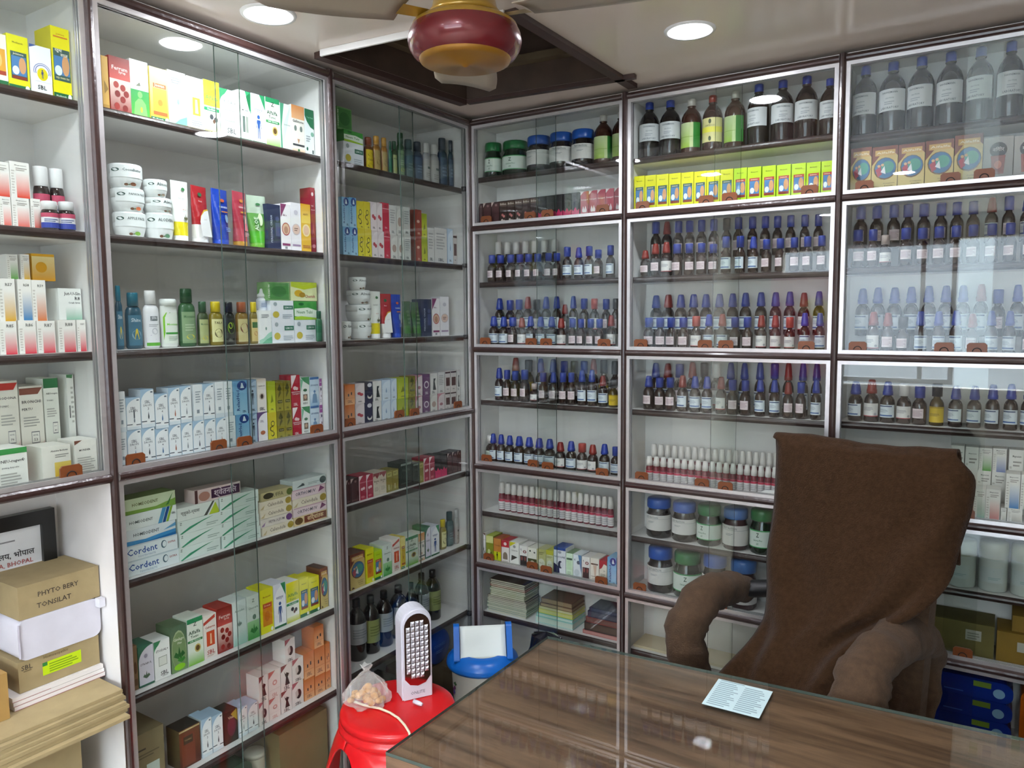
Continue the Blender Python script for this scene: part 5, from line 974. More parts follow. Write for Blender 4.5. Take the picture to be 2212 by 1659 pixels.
row('L', 'third cabinet, third shelf', 1.438, [
    ('navy', -0.1749, 0.0497, 0.1204, 0.0550, 0.0400, 1.4380),
    ('facewhite', -0.1253, 0.0398, 0.1231, 0.0550, 0.0400, 1.4380),
    ('facelilac', -0.0793, 0.0470, 0.1300, 0.0550, 0.0400, 1.4380)], 'boxes')
row('L', 'third cabinet, fourth shelf', 1.1876, [
    ('taborange', -0.5427, 0.0398, 0.0647, 0.0450, 0.0400, 1.1876),
    ('pinkdots', -0.5015, 0.0372, 0.0643, 0.0450, 0.0400, 1.1876),
    ('navytooth', -0.4643, 0.0317, 0.0641, 0.0450, 0.0400, 1.1876),
    ('blackcut', -0.4280, 0.0352, 0.0635, 0.0450, 0.0400, 1.1876),
    ('paleblue', -0.3887, 0.0377, 0.0629, 0.0450, 0.0400, 1.1876),
    ('paleblue', -0.3544, 0.0265, 0.0630, 0.0450, 0.0400, 1.1876),
    ('yelgreen', -0.3123, 0.0516, 0.0614, 0.0450, 0.0400, 1.1876),
    ('olive', -0.2681, 0.0304, 0.0618, 0.0450, 0.0400, 1.1876),
    ('pinkarch', -0.2334, 0.0327, 0.0613, 0.0450, 0.0400, 1.1876),
    ('purplering', -0.1962, 0.0352, 0.0607, 0.0450, 0.0400, 1.1876),
    ('greybaby', -0.1572, 0.0361, 0.0602, 0.0450, 0.0400, 1.1876),
    ('pinkarch', -0.1180, 0.0354, 0.0598, 0.0450, 0.0400, 1.1876),
    ('brownphoto', -0.0826, 0.0267, 0.0597, 0.0450, 0.0400, 1.1876),
    ('brownphoto', -0.0503, 0.0308, 0.0591, 0.0450, 0.0400, 1.1876),
    ('blackcut', -0.0214, 0.0178, 0.0587, 0.0450, 0.0400, 1.1876)], 'lower tier')
row('L', 'third cabinet, fourth shelf', 1.1876, [
    ('taborange', -0.5404, 0.0397, 0.0574, 0.0450, 0.0400, 1.2523),
    ('pinkdots', -0.4992, 0.0372, 0.0586, 0.0450, 0.0400, 1.2519),
    ('navytooth', -0.4621, 0.0316, 0.0597, 0.0450, 0.0400, 1.2517),
    ('blackcut', -0.4259, 0.0352, 0.0608, 0.0450, 0.0400, 1.2511),
    ('paleblue', -0.3866, 0.0376, 0.0619, 0.0450, 0.0400, 1.2505),
    ('paleblue', -0.3523, 0.0264, 0.0630, 0.0450, 0.0400, 1.2506),
    ('yelgreen', -0.3103, 0.0516, 0.0641, 0.0450, 0.0400, 1.2490),
    ('olive', -0.2662, 0.0304, 0.0655, 0.0450, 0.0400, 1.2494),
    ('pinkarch', -0.2315, 0.0327, 0.0665, 0.0450, 0.0400, 1.2489),
    ('purplering', -0.1944, 0.0351, 0.0676, 0.0450, 0.0400, 1.2483),
    ('blackcut', -0.1554, 0.0361, 0.0687, 0.0450, 0.0400, 1.2478),
    ('paleplain', -0.1163, 0.0353, 0.0699, 0.0450, 0.0400, 1.2474),
    ('brownphoto', -0.0809, 0.0267, 0.0709, 0.0450, 0.0400, 1.2473),
    ('brownphoto', -0.0487, 0.0308, 0.0719, 0.0450, 0.0400, 1.2467),
    ('blackcut', -0.0206, 0.0163, 0.0729, 0.0450, 0.0400, 1.2463)], 'upper tier')
row('L', 'third cabinet, fifth shelf', 0.966, [
    ('maroonarch', -0.5565, 0.0162, 0.0695, 0.0450, 0.0500, 0.9660),
    ('maroonarch', -0.5311, 0.0318, 0.0703, 0.0450, 0.0500, 0.9660),
    ('pinkwhite', -0.4986, 0.0300, 0.0717, 0.0450, 0.0500, 0.9660),
    ('pinkwhite', -0.4684, 0.0285, 0.0709, 0.0450, 0.0500, 0.9660),
    ('creamcurve', -0.4390, 0.0272, 0.0685, 0.0450, 0.0500, 0.9660),
    ('creamcurve', -0.4102, 0.0284, 0.0691, 0.0450, 0.0500, 0.9660),
    ('olivecell', -0.3813, 0.0264, 0.0649, 0.0450, 0.0500, 0.9660),
    ('olivecell', -0.3534, 0.0273, 0.0658, 0.0450, 0.0500, 0.9660),
    ('darkgreen', -0.3026, 0.0616, 0.0800, 0.0450, 0.0500, 0.9660),
    ('darkgreen', -0.2554, 0.0295, 0.0690, 0.0450, 0.0500, 0.9660),
    ('olivecell', -0.2283, 0.0212, 0.0675, 0.0450, 0.0500, 0.9660),
    ('pinkwhite', -0.2025, 0.0280, 0.0756, 0.0450, 0.0500, 0.9660),
    ('pinkwhite', -0.1734, 0.0279, 0.0761, 0.0450, 0.0500, 0.9660),
    ('blackpink', -0.1417, 0.0319, 0.0763, 0.0450, 0.0500, 0.9660),
    ('blackpink', -0.1088, 0.0316, 0.0731, 0.0450, 0.0500, 0.9660),
    ('maroonarch', -0.0772, 0.0245, 0.0724, 0.0450, 0.0500, 0.9660),
    ('maroonarch', -0.0488, 0.0285, 0.0734, 0.0450, 0.0500, 0.9660),
    ('maroonarch', -0.0225, 0.0201, 0.0730, 0.0450, 0.0500, 0.9660)], '')
row('L', 'third cabinet, sixth shelf', 0.708, [
    ('alfbig', -0.5287, 0.0605, 0.1057, 0.0450, 0.0550, 0.7080),
    ('oilorange', -0.4763, 0.0338, 0.1060, 0.0450, 0.0550, 0.7080),
    ('oilgreen', -0.4399, 0.0334, 0.0890, 0.0450, 0.0550, 0.7080),
    ('greenwhite', -0.3988, 0.0394, 0.0979, 0.0450, 0.0550, 0.7080),
    ('sblred', -0.3573, 0.0354, 0.1047, 0.0450, 0.0550, 0.7080),
    ('yelgyn', -0.3258, 0.0211, 0.1018, 0.0450, 0.0550, 0.7080),
    ('alftonic', -0.2824, 0.0591, 0.0935, 0.0450, 0.0550, 0.7080),
    ('gall', -0.2340, 0.0306, 0.0918, 0.0450, 0.0550, 0.7080),
    ('strabul', -0.2015, 0.0255, 0.1050, 0.0450, 0.0550, 0.7080),
    ('bluefig', -0.1637, 0.0430, 0.0986, 0.0450, 0.0550, 0.7080)], '')
row('L', 'third cabinet, sixth shelf', 0.708, [
    ('lyel', -0.0952, 0.0307, 0.1013, 0.0500, 0.0307, 0.7080),
    ('lteal', -0.0543, 0.0359, 0.1194, 0.0500, 0.0359, 0.7080),
    ('lgrey', -0.0236, 0.0215, 0.1227, 0.0500, 0.0215, 0.7080)], 'bottles')
row('L', 'third cabinet, seventh shelf', 0.47, [
    ('bigdw', -0.4932, 0.0585, 0.1860, 0.0600, 0.0585, 0.4700),
    ('bigdg', -0.4341, 0.0536, 0.1775, 0.0600, 0.0536, 0.4700),
    ('bigdw', -0.3737, 0.0546, 0.1735, 0.0600, 0.0546, 0.4700),
    ('bigdw', -0.3020, 0.0599, 0.1682, 0.0600, 0.0599, 0.4700),
    ('bigdw', -0.2494, 0.0413, 0.1627, 0.0600, 0.0413, 0.4700),
    ('bigdw', -0.1899, 0.0515, 0.1761, 0.0600, 0.0515, 0.4700),
    ('bigdg', -0.1287, 0.0553, 0.1689, 0.0600, 0.0553, 0.4700)], '')
row('B', 'fourth cabinet, first shelf', 1.967, [
    ('jg', 0.0447, 0.0597, 0.1153, 0.0450, 0.0597, 1.9670),
    ('jg', 0.1239, 0.0891, 0.1133, 0.0450, 0.0891, 1.9670),
    ('jb', 0.2178, 0.0816, 0.1167, 0.0450, 0.0816, 1.9670),
    ('jb', 0.3025, 0.0769, 0.1161, 0.0450, 0.0769, 1.9670),
    ('jb', 0.3821, 0.0743, 0.1150, 0.0450, 0.0743, 1.9670),
    ('bigg', 0.4565, 0.0581, 0.1487, 0.0450, 0.0581, 1.9670),
    ('bigg', 0.5166, 0.0515, 0.1495, 0.0450, 0.0515, 1.9670)], '')
row('B', 'fourth cabinet, second shelf', 1.8029, [
    ('maroonarch', 0.0214, 0.0149, 0.0772, 0.0300, 0.0450, 1.8029),
    ('maroonarch', 0.0474, 0.0318, 0.0776, 0.0300, 0.0450, 1.8029),
    ('maroonarch', 0.0806, 0.0308, 0.0780, 0.0300, 0.0450, 1.8029),
    ('brownflower', 0.1121, 0.0285, 0.0784, 0.0300, 0.0450, 1.8029),
    ('brownflower', 0.1423, 0.0281, 0.0788, 0.0300, 0.0450, 1.8029),
    ('brownflower', 0.1721, 0.0278, 0.0791, 0.0300, 0.0450, 1.8029),
    ('brownflower', 0.2015, 0.0274, 0.0794, 0.0300, 0.0450, 1.8029),
    ('brownflower', 0.2306, 0.0271, 0.0797, 0.0300, 0.0450, 1.8029),
    ('blackpink', 0.2616, 0.0290, 0.0799, 0.0300, 0.0450, 1.8029),
    ('blackpink', 0.2922, 0.0287, 0.0802, 0.0300, 0.0450, 1.8029),
    ('blackpink', 0.3223, 0.0283, 0.0806, 0.0300, 0.0450, 1.8029),
    ('blackpink', 0.3521, 0.0279, 0.0809, 0.0300, 0.0450, 1.8029),
    ('blackpink', 0.3815, 0.0275, 0.0812, 0.0300, 0.0450, 1.8029),
    ('pinktop', 0.4135, 0.0277, 0.0815, 0.0300, 0.0450, 1.8029),
    ('pinktop', 0.4426, 0.0273, 0.0818, 0.0300, 0.0450, 1.8029),
    ('pinktop', 0.4713, 0.0270, 0.0821, 0.0300, 0.0450, 1.8029),
    ('pinktop', 0.4997, 0.0266, 0.0824, 0.0300, 0.0450, 1.8029),
    ('pinktop', 0.5277, 0.0263, 0.0827, 0.0300, 0.0450, 1.8029)], '')
row('B', 'fourth cabinet, third shelf', 1.617, [
    ('ws', 0.0451, 0.0328, 0.1395, 0.0850, 0.0328, 1.6170),
    ('ws', 0.0820, 0.0323, 0.1374, 0.0850, 0.0323, 1.6170),
    ('ws', 0.1183, 0.0318, 0.1352, 0.0850, 0.0318, 1.6170),
    ('ws', 0.1548, 0.0314, 0.1357, 0.0850, 0.0314, 1.6170),
    ('ws', 0.1906, 0.0309, 0.1352, 0.0850, 0.0309, 1.6170),
    ('ws', 0.2284, 0.0304, 0.1350, 0.0850, 0.0304, 1.6170),
    ('ws', 0.2673, 0.0299, 0.1357, 0.0850, 0.0299, 1.6170)], 'back row')
row('B', 'fourth cabinet, third shelf', 1.617, [
    ('sp', 0.0476, 0.0336, 0.0913, 0.0400, 0.0336, 1.6170),
    ('sp', 0.0825, 0.0331, 0.0897, 0.0400, 0.0331, 1.6170),
    ('sp', 0.1229, 0.0340, 0.0892, 0.0400, 0.0340, 1.6170),
    ('sp', 0.1599, 0.0329, 0.0884, 0.0400, 0.0329, 1.6170),
    ('sp', 0.1942, 0.0324, 0.0878, 0.0400, 0.0324, 1.6170),
    ('sp', 0.2289, 0.0325, 0.0870, 0.0400, 0.0325, 1.6170),
    ('sp', 0.2706, 0.0299, 0.0869, 0.0400, 0.0299, 1.6170),
    ('sp', 0.3018, 0.0295, 0.0854, 0.0400, 0.0295, 1.6170),
    ('sb', 0.3394, 0.0309, 0.1032, 0.0400, 0.0309, 1.6170),
    ('bb', 0.3807, 0.0304, 0.0995, 0.0400, 0.0304, 1.6170),
    ('sb', 0.4179, 0.0299, 0.1009, 0.0400, 0.0299, 1.6170),
    ('sp', 0.4496, 0.0294, 0.0885, 0.0400, 0.0294, 1.6170),
    ('sb', 0.4915, 0.0289, 0.0996, 0.0400, 0.0289, 1.6170)], 'front row')
row('B', 'fourth cabinet, fourth shelf', 1.4426999999999999, [
    ('bb', 0.0433, 0.0356, 0.1209, 0.0900, 0.0356, 1.4427),
    ('sp', 0.0869, 0.0350, 0.1137, 0.0900, 0.0350, 1.4427),
    ('sp', 0.1238, 0.0340, 0.1151, 0.0900, 0.0340, 1.4427),
    ('rwb', 0.1591, 0.0335, 0.1240, 0.0900, 0.0335, 1.4427),
    ('kw', 0.1943, 0.0335, 0.1139, 0.0900, 0.0335, 1.4427),
    ('bb', 0.2311, 0.0330, 0.1226, 0.0900, 0.0330, 1.4427),
    ('bb', 0.2718, 0.0318, 0.1228, 0.0900, 0.0318, 1.4427),
    ('rp', 0.3039, 0.0295, 0.0955, 0.0900, 0.0295, 1.4427),
    ('bb', 0.3349, 0.0296, 0.1225, 0.0900, 0.0296, 1.4427),
    ('sp', 0.3743, 0.0310, 0.1137, 0.0900, 0.0310, 1.4427),
    ('wsr', 0.4111, 0.0305, 0.1130, 0.0900, 0.0305, 1.4427),
    ('sp', 0.4529, 0.0299, 0.1107, 0.0900, 0.0299, 1.4427),
    ('ks', 0.4874, 0.0295, 0.1115, 0.0900, 0.0295, 1.4427)], 'back row')
row('B', 'fourth cabinet, fourth shelf', 1.3977, [
    ('bb', 0.0571, 0.0364, 0.1038, 0.0320, 0.0364, 1.3977),
    ('bb', 0.0978, 0.0349, 0.1020, 0.0320, 0.0349, 1.3977),
    ('sp', 0.1341, 0.0344, 0.0997, 0.0320, 0.0344, 1.3977),
    ('rb', 0.1712, 0.0327, 0.0979, 0.0320, 0.0327, 1.3977),
    ('bb', 0.2052, 0.0322, 0.1029, 0.0320, 0.0322, 1.3977),
    ('bb', 0.2434, 0.0336, 0.1011, 0.0320, 0.0336, 1.3977),
    ('bb', 0.2850, 0.0330, 0.1009, 0.0320, 0.0330, 1.3977),
    ('rb', 0.3205, 0.0325, 0.0956, 0.0320, 0.0325, 1.3977),
    ('sp', 0.3632, 0.0289, 0.0944, 0.0320, 0.0289, 1.3977),
    ('sp', 0.3933, 0.0285, 0.0933, 0.0320, 0.0285, 1.3977),
    ('sp', 0.4273, 0.0297, 0.0932, 0.0320, 0.0297, 1.3977),
    ('sp', 0.4582, 0.0293, 0.0930, 0.0320, 0.0293, 1.3977),
    ('rb', 0.4985, 0.0300, 0.1044, 0.0320, 0.0300, 1.3977)], 'front row')
row('B', 'fourth cabinet, fifth shelf', 1.215, [
    ('rwb', 0.1072, 0.0375, 0.1430, 0.0900, 0.0375, 1.2150),
    ('yb', 0.1595, 0.0367, 0.1362, 0.0900, 0.0367, 1.2150),
    ('bb', 0.2077, 0.0359, 0.1427, 0.0900, 0.0359, 1.2150),
    ('bb', 0.2567, 0.0352, 0.1413, 0.0900, 0.0352, 1.2150),
    ('sp', 0.2993, 0.0346, 0.1361, 0.0900, 0.0346, 1.2150),
    ('ks', 0.3360, 0.0340, 0.1370, 0.0900, 0.0340, 1.2150),
    ('sp', 0.3736, 0.0333, 0.1380, 0.0900, 0.0333, 1.2150),
    ('rwb', 0.4082, 0.0328, 0.1460, 0.0900, 0.0328, 1.2150),
    ('yb', 0.4446, 0.0325, 0.1434, 0.0900, 0.0325, 1.2150),
    ('ks', 0.4845, 0.0319, 0.1409, 0.0900, 0.0319, 1.2150)], 'back row')
row('B', 'fourth cabinet, fifth shelf', 1.215, [
    ('bb', 0.0764, 0.0329, 0.1103, 0.0350, 0.0329, 1.2150),
    ('sp', 0.1093, 0.0298, 0.1044, 0.0350, 0.0298, 1.2150),
    ('sp', 0.1420, 0.0327, 0.1017, 0.0350, 0.0327, 1.2150),
    ('sp', 0.1782, 0.0348, 0.1066, 0.0350, 0.0348, 1.2150),
    ('lowpink', 0.2179, 0.0317, 0.0625, 0.0350, 0.0317, 1.2150),
    ('sp', 0.2509, 0.0312, 0.1001, 0.0350, 0.0312, 1.2150),
    ('bp', 0.2902, 0.0332, 0.1030, 0.0350, 0.0332, 1.2150),
    ('sp', 0.3265, 0.0293, 0.1028, 0.0350, 0.0293, 1.2150),
    ('sp', 0.3571, 0.0289, 0.1037, 0.0350, 0.0289, 1.2150),
    ('bb', 0.3952, 0.0317, 0.1126, 0.0350, 0.0317, 1.2150),
    ('bb', 0.4305, 0.0312, 0.1147, 0.0350, 0.0312, 1.2150),
    ('rwb', 0.4690, 0.0307, 0.0977, 0.0350, 0.0307, 1.2150),
    ('yb', 0.5053, 0.0302, 0.0868, 0.0350, 0.0302, 1.2150)], 'front row')
row('B', 'fourth cabinet, sixth shelf', 0.9955, [
    ('wg', 0.0335, 0.0378, 0.0925, 0.0400, 0.0378, 0.9955),
    ('bb', 0.0448, 0.0329, 0.0992, 0.0400, 0.0329, 0.9955),
    ('bb', 0.0787, 0.0318, 0.0991, 0.0400, 0.0318, 0.9955),
    ('bb', 0.1132, 0.0341, 0.0979, 0.0400, 0.0341, 0.9955),
    ('bb', 0.1508, 0.0378, 0.0982, 0.0400, 0.0378, 0.9955),
    ('bb', 0.1906, 0.0380, 0.0983, 0.0400, 0.0380, 0.9955),
    ('bb', 0.2300, 0.0374, 0.0978, 0.0400, 0.0374, 0.9955),
    ('bb', 0.2704, 0.0373, 0.0985, 0.0400, 0.0373, 0.9955),
    ('rb', 0.3109, 0.0366, 0.0914, 0.0400, 0.0366, 0.9955),
    ('bb', 0.3514, 0.0360, 0.0979, 0.0400, 0.0360, 0.9955),
    ('wsr', 0.3917, 0.0354, 0.0941, 0.0400, 0.0354, 0.9955),
    ('rb', 0.4302, 0.0348, 0.0934, 0.0400, 0.0348, 0.9955),
    ('bb', 0.4719, 0.0341, 0.0990, 0.0400, 0.0341, 0.9955),
    ('sb', 0.5117, 0.0335, 0.0935, 0.0400, 0.0335, 0.9955)], '')
row('B', 'fourth cabinet, seventh shelf', 0.824, [
    ('vial', 0.0691, 0.0242, 0.0991, 0.0600, 0.0242, 0.8240),
    ('vial', 0.0944, 0.0239, 0.0991, 0.0600, 0.0239, 0.8240),
    ('vial', 0.1194, 0.0236, 0.0990, 0.0600, 0.0236, 0.8240),
    ('vial', 0.1442, 0.0234, 0.0990, 0.0600, 0.0234, 0.8240),
    ('vial', 0.1687, 0.0231, 0.0989, 0.0600, 0.0231, 0.8240),
    ('vial', 0.1930, 0.0229, 0.0988, 0.0600, 0.0229, 0.8240),
    ('vial', 0.2170, 0.0227, 0.0988, 0.0600, 0.0227, 0.8240),
    ('vial', 0.2408, 0.0224, 0.0987, 0.0600, 0.0224, 0.8240),
    ('vial', 0.2644, 0.0222, 0.0987, 0.0600, 0.0222, 0.8240),
    ('vial', 0.2877, 0.0220, 0.0986, 0.0600, 0.0220, 0.8240),
    ('vial', 0.3108, 0.0218, 0.0986, 0.0600, 0.0218, 0.8240),
    ('vial', 0.3337, 0.0215, 0.0985, 0.0600, 0.0215, 0.8240),
    ('vial', 0.3563, 0.0213, 0.0984, 0.0600, 0.0213, 0.8240),
    ('vial', 0.3787, 0.0211, 0.0984, 0.0600, 0.0211, 0.8240),
    ('vial', 0.4009, 0.0209, 0.0983, 0.0600, 0.0209, 0.8240),
    ('vial', 0.4229, 0.0207, 0.0983, 0.0600, 0.0207, 0.8240),
    ('vial', 0.4447, 0.0205, 0.0982, 0.0600, 0.0205, 0.8240),
    ('vial', 0.4663, 0.0203, 0.0982, 0.0600, 0.0203, 0.8240),
    ('vial', 0.4877, 0.0202, 0.0981, 0.0600, 0.0202, 0.8240)], '')
row('B', 'fourth cabinet, eighth shelf', 0.648, [
    ('diamond', 0.0191, 0.0101, 0.0956, 0.0300, 0.0600, 0.6480),
    ('olivebud', 0.0429, 0.0296, 0.0893, 0.0300, 0.0600, 0.6480),
    ('orgyel', 0.0746, 0.0299, 0.0846, 0.0300, 0.0600, 0.6480),
    ('redgrave', 0.1079, 0.0315, 0.0824, 0.0300, 0.0600, 0.6480),
    ('whitefish', 0.1452, 0.0368, 0.0816, 0.0300, 0.0600, 0.6480),
    ('itop', 0.1820, 0.0318, 0.0752, 0.0300, 0.0600, 0.6480),
    ('flowerwhite', 0.2170, 0.0345, 0.0737, 0.0300, 0.0600, 0.6480),
    ('nopale', 0.2530, 0.0327, 0.0751, 0.0300, 0.0600, 0.6480),
    ('noyellow', 0.2846, 0.0268, 0.0765, 0.0300, 0.0600, 0.6480),
    ('nosoline', 0.3226, 0.0443, 0.0923, 0.0300, 0.0600, 0.6480),
    ('mintslim', 0.3589, 0.0248, 0.0790, 0.0300, 0.0600, 0.6480),
    ('itblue', 0.3881, 0.0303, 0.0785, 0.0300, 0.0600, 0.6480),
    ('itop', 0.4191, 0.0281, 0.0763, 0.0300, 0.0600, 0.6480),
    ('legwhite', 0.4504, 0.0311, 0.0774, 0.0300, 0.0600, 0.6480),
    ('redwave', 0.4808, 0.0262, 0.0748, 0.0300, 0.0600, 0.6480),
    ('relax', 0.5116, 0.0308, 0.0903, 0.0300, 0.0600, 0.6480)], '')
row('B', 'fifth cabinet, first shelf', 1.965, [
    ('bigw', 0.6078, 0.0599, 0.1655, 0.0450, 0.0599, 1.9650),
    ('bigw', 0.6730, 0.0614, 0.1619, 0.0450, 0.0614, 1.9650),
    ('bigg', 0.7379, 0.0585, 0.1552, 0.0450, 0.0585, 1.9650),
    ('bigy', 0.8006, 0.0567, 0.1554, 0.0450, 0.0567, 1.9650),
    ('bigg', 0.8644, 0.0580, 0.1570, 0.0450, 0.0580, 1.9650),
    ('bigw', 0.9289, 0.0595, 0.1655, 0.0450, 0.0595, 1.9650),
    ('bigw', 0.9927, 0.0590, 0.1655, 0.0450, 0.0590, 1.9650),
    ('bigw', 1.0549, 0.0576, 0.1655, 0.0450, 0.0576, 1.9650),
    ('bigw', 1.1136, 0.0474, 0.1484, 0.0450, 0.0474, 1.9650)], '')
row('B', 'fifth cabinet, second shelf', 1.8029, [
    ('oilyel', 0.5959, 0.0326, 0.1092, 0.0300, 0.0450, 1.8029),
    ('oilyel', 0.6314, 0.0338, 0.1081, 0.0300, 0.0450, 1.8029),
    ('oilyel', 0.6679, 0.0360, 0.1070, 0.0300, 0.0450, 1.8029),
    ('oilyel', 0.7058, 0.0354, 0.1059, 0.0300, 0.0450, 1.8029),
    ('oilyel', 0.7435, 0.0358, 0.1047, 0.0300, 0.0450, 1.8029),
    ('oilyel', 0.7811, 0.0351, 0.1036, 0.0300, 0.0450, 1.8029),
    ('oilyel', 0.8190, 0.0366, 0.1024, 0.0300, 0.0450, 1.8029),
    ('oilyel', 0.8570, 0.0354, 0.1013, 0.0300, 0.0450, 1.8029),
    ('oilgreen', 0.8946, 0.0357, 0.1002, 0.0300, 0.0450, 1.8029),
    ('oilgreen', 0.9326, 0.0365, 0.0990, 0.0300, 0.0450, 1.8029),
    ('oilgreen', 0.9719, 0.0353, 0.0979, 0.0300, 0.0450, 1.8029),
    ('oilgreen', 1.0103, 0.0360, 0.0967, 0.0300, 0.0450, 1.8029),
    ('oilgreen', 1.0487, 0.0353, 0.0956, 0.0300, 0.0450, 1.8029),
    ('oilgreen', 1.0859, 0.0346, 0.0945, 0.0300, 0.0450, 1.8029),
    ('oilgreen', 1.1201, 0.0286, 0.0938, 0.0300, 0.0450, 1.8029)], '')
row('B', 'fifth cabinet, third shelf', 1.6660000000000001, [
    ('sp', 0.6186, 0.0326, 0.1174, 0.0900, 0.0326, 1.6660),
    ('rp', 0.6544, 0.0321, 0.1164, 0.0900, 0.0321, 1.6660),
    ('sp', 0.6907, 0.0315, 0.1146, 0.0900, 0.0315, 1.6660),
    ('sp', 0.7253, 0.0310, 0.1132, 0.0900, 0.0310, 1.6660),
    ('sp', 0.7619, 0.0305, 0.1127, 0.0900, 0.0305, 1.6660),
    ('sp', 0.7987, 0.0300, 0.1121, 0.0900, 0.0300, 1.6660),
    ('kw', 0.8363, 0.0294, 0.1126, 0.0900, 0.0294, 1.6660),
    ('sp', 0.8704, 0.0289, 0.1127, 0.0900, 0.0289, 1.6660),
    ('sp', 0.9106, 0.0284, 0.1109, 0.0900, 0.0284, 1.6660),
    ('sp', 0.9462, 0.0279, 0.1096, 0.0900, 0.0279, 1.6660),
    ('sp', 0.9798, 0.0274, 0.1075, 0.0900, 0.0274, 1.6660),
    ('sp', 1.0154, 0.0269, 0.1069, 0.0900, 0.0269, 1.6660),
    ('sp', 1.0528, 0.0264, 0.1052, 0.0900, 0.0264, 1.6660),
    ('sp', 1.0882, 0.0259, 0.1038, 0.0900, 0.0259, 1.6660)], 'back row')
row('B', 'fifth cabinet, third shelf', 1.616, [
    ('rp', 0.6093, 0.0313, 0.0790, 0.0320, 0.0313, 1.6160),
    ('rp', 0.6419, 0.0308, 0.0968, 0.0320, 0.0308, 1.6160),
    ('rb', 0.6757, 0.0318, 0.0997, 0.0320, 0.0318, 1.6160),
    ('sp', 0.7087, 0.0313, 0.0915, 0.0320, 0.0313, 1.6160),
    ('sp', 0.7459, 0.0308, 0.0908, 0.0320, 0.0308, 1.6160),
    ('sp', 0.7825, 0.0303, 0.0900, 0.0320, 0.0303, 1.6160),
    ('sp', 0.8171, 0.0298, 0.0854, 0.0320, 0.0298, 1.6160),
    ('sb', 0.8536, 0.0292, 0.1043, 0.0320, 0.0292, 1.6160),
    ('sb', 0.8935, 0.0287, 0.1031, 0.0320, 0.0287, 1.6160),
    ('bb', 0.9301, 0.0281, 0.0996, 0.0320, 0.0281, 1.6160),
    ('sp', 0.9661, 0.0276, 0.0897, 0.0320, 0.0276, 1.6160),
    ('sp', 1.0025, 0.0271, 0.0900, 0.0320, 0.0271, 1.6160),
    ('sp', 1.0395, 0.0266, 0.0903, 0.0320, 0.0266, 1.6160),
    ('sp', 1.0734, 0.0261, 0.0907, 0.0320, 0.0261, 1.6160),
    ('sp', 1.1091, 0.0256, 0.0909, 0.0320, 0.0256, 1.6160)], 'front row')
row('B', 'fifth cabinet, fourth shelf', 1.4426999999999999, [
    ('bb', 0.6208, 0.0379, 0.1189, 0.0900, 0.0379, 1.4427),
    ('rwb', 0.6600, 0.0372, 0.1204, 0.0900, 0.0372, 1.4427),
    ('bb', 0.6998, 0.0369, 0.1195, 0.0900, 0.0369, 1.4427),
    ('bb', 0.7395, 0.0362, 0.1198, 0.0900, 0.0362, 1.4427),
    ('bb', 0.7777, 0.0355, 0.1192, 0.0900, 0.0355, 1.4427),
    ('bb', 0.8183, 0.0349, 0.1192, 0.0900, 0.0349, 1.4427),
    ('bb', 0.8572, 0.0342, 0.1194, 0.0900, 0.0342, 1.4427),
    ('bb', 0.8946, 0.0336, 0.1207, 0.0900, 0.0336, 1.4427),
    ('bb', 0.9383, 0.0329, 0.1211, 0.0900, 0.0329, 1.4427),
    ('bb', 0.9789, 0.0322, 0.1201, 0.0900, 0.0322, 1.4427),
    ('bb', 1.0174, 0.0316, 0.1211, 0.0900, 0.0316, 1.4427),
    ('rb', 1.0552, 0.0310, 0.1171, 0.0900, 0.0310, 1.4427),
    ('bb', 1.0947, 0.0304, 0.1200, 0.0900, 0.0304, 1.4427)], 'back row')
row('B', 'fifth cabinet, fourth shelf', 1.3977, [
    ('sp', 0.6221, 0.0348, 0.0959, 0.0320, 0.0348, 1.3977),
    ('sp', 0.6582, 0.0334, 0.0957, 0.0320, 0.0334, 1.3977),
    ('sp', 0.6928, 0.0328, 0.0956, 0.0320, 0.0328, 1.3977),
    ('sp', 0.7303, 0.0330, 0.0954, 0.0320, 0.0330, 1.3977),
    ('wsr', 0.7692, 0.0324, 0.0998, 0.0320, 0.0324, 1.3977),
    ('bb', 0.8076, 0.0318, 0.1044, 0.0320, 0.0318, 1.3977),
    ('rwb', 0.8462, 0.0312, 0.1055, 0.0320, 0.0312, 1.3977),
    ('sp', 0.8827, 0.0306, 0.0959, 0.0320, 0.0306, 1.3977),
    ('sp', 0.9178, 0.0301, 0.0957, 0.0320, 0.0301, 1.3977),
    ('rb', 0.9563, 0.0295, 0.1007, 0.0320, 0.0295, 1.3977),
    ('rb', 0.9941, 0.0290, 0.1005, 0.0320, 0.0290, 1.3977),
    ('wsr', 1.0322, 0.0284, 0.0951, 0.0320, 0.0284, 1.3977),
    ('bb', 1.0713, 0.0278, 0.1063, 0.0320, 0.0278, 1.3977),
    ('bb', 1.1098, 0.0272, 0.1059, 0.0320, 0.0272, 1.3977)], 'front row')
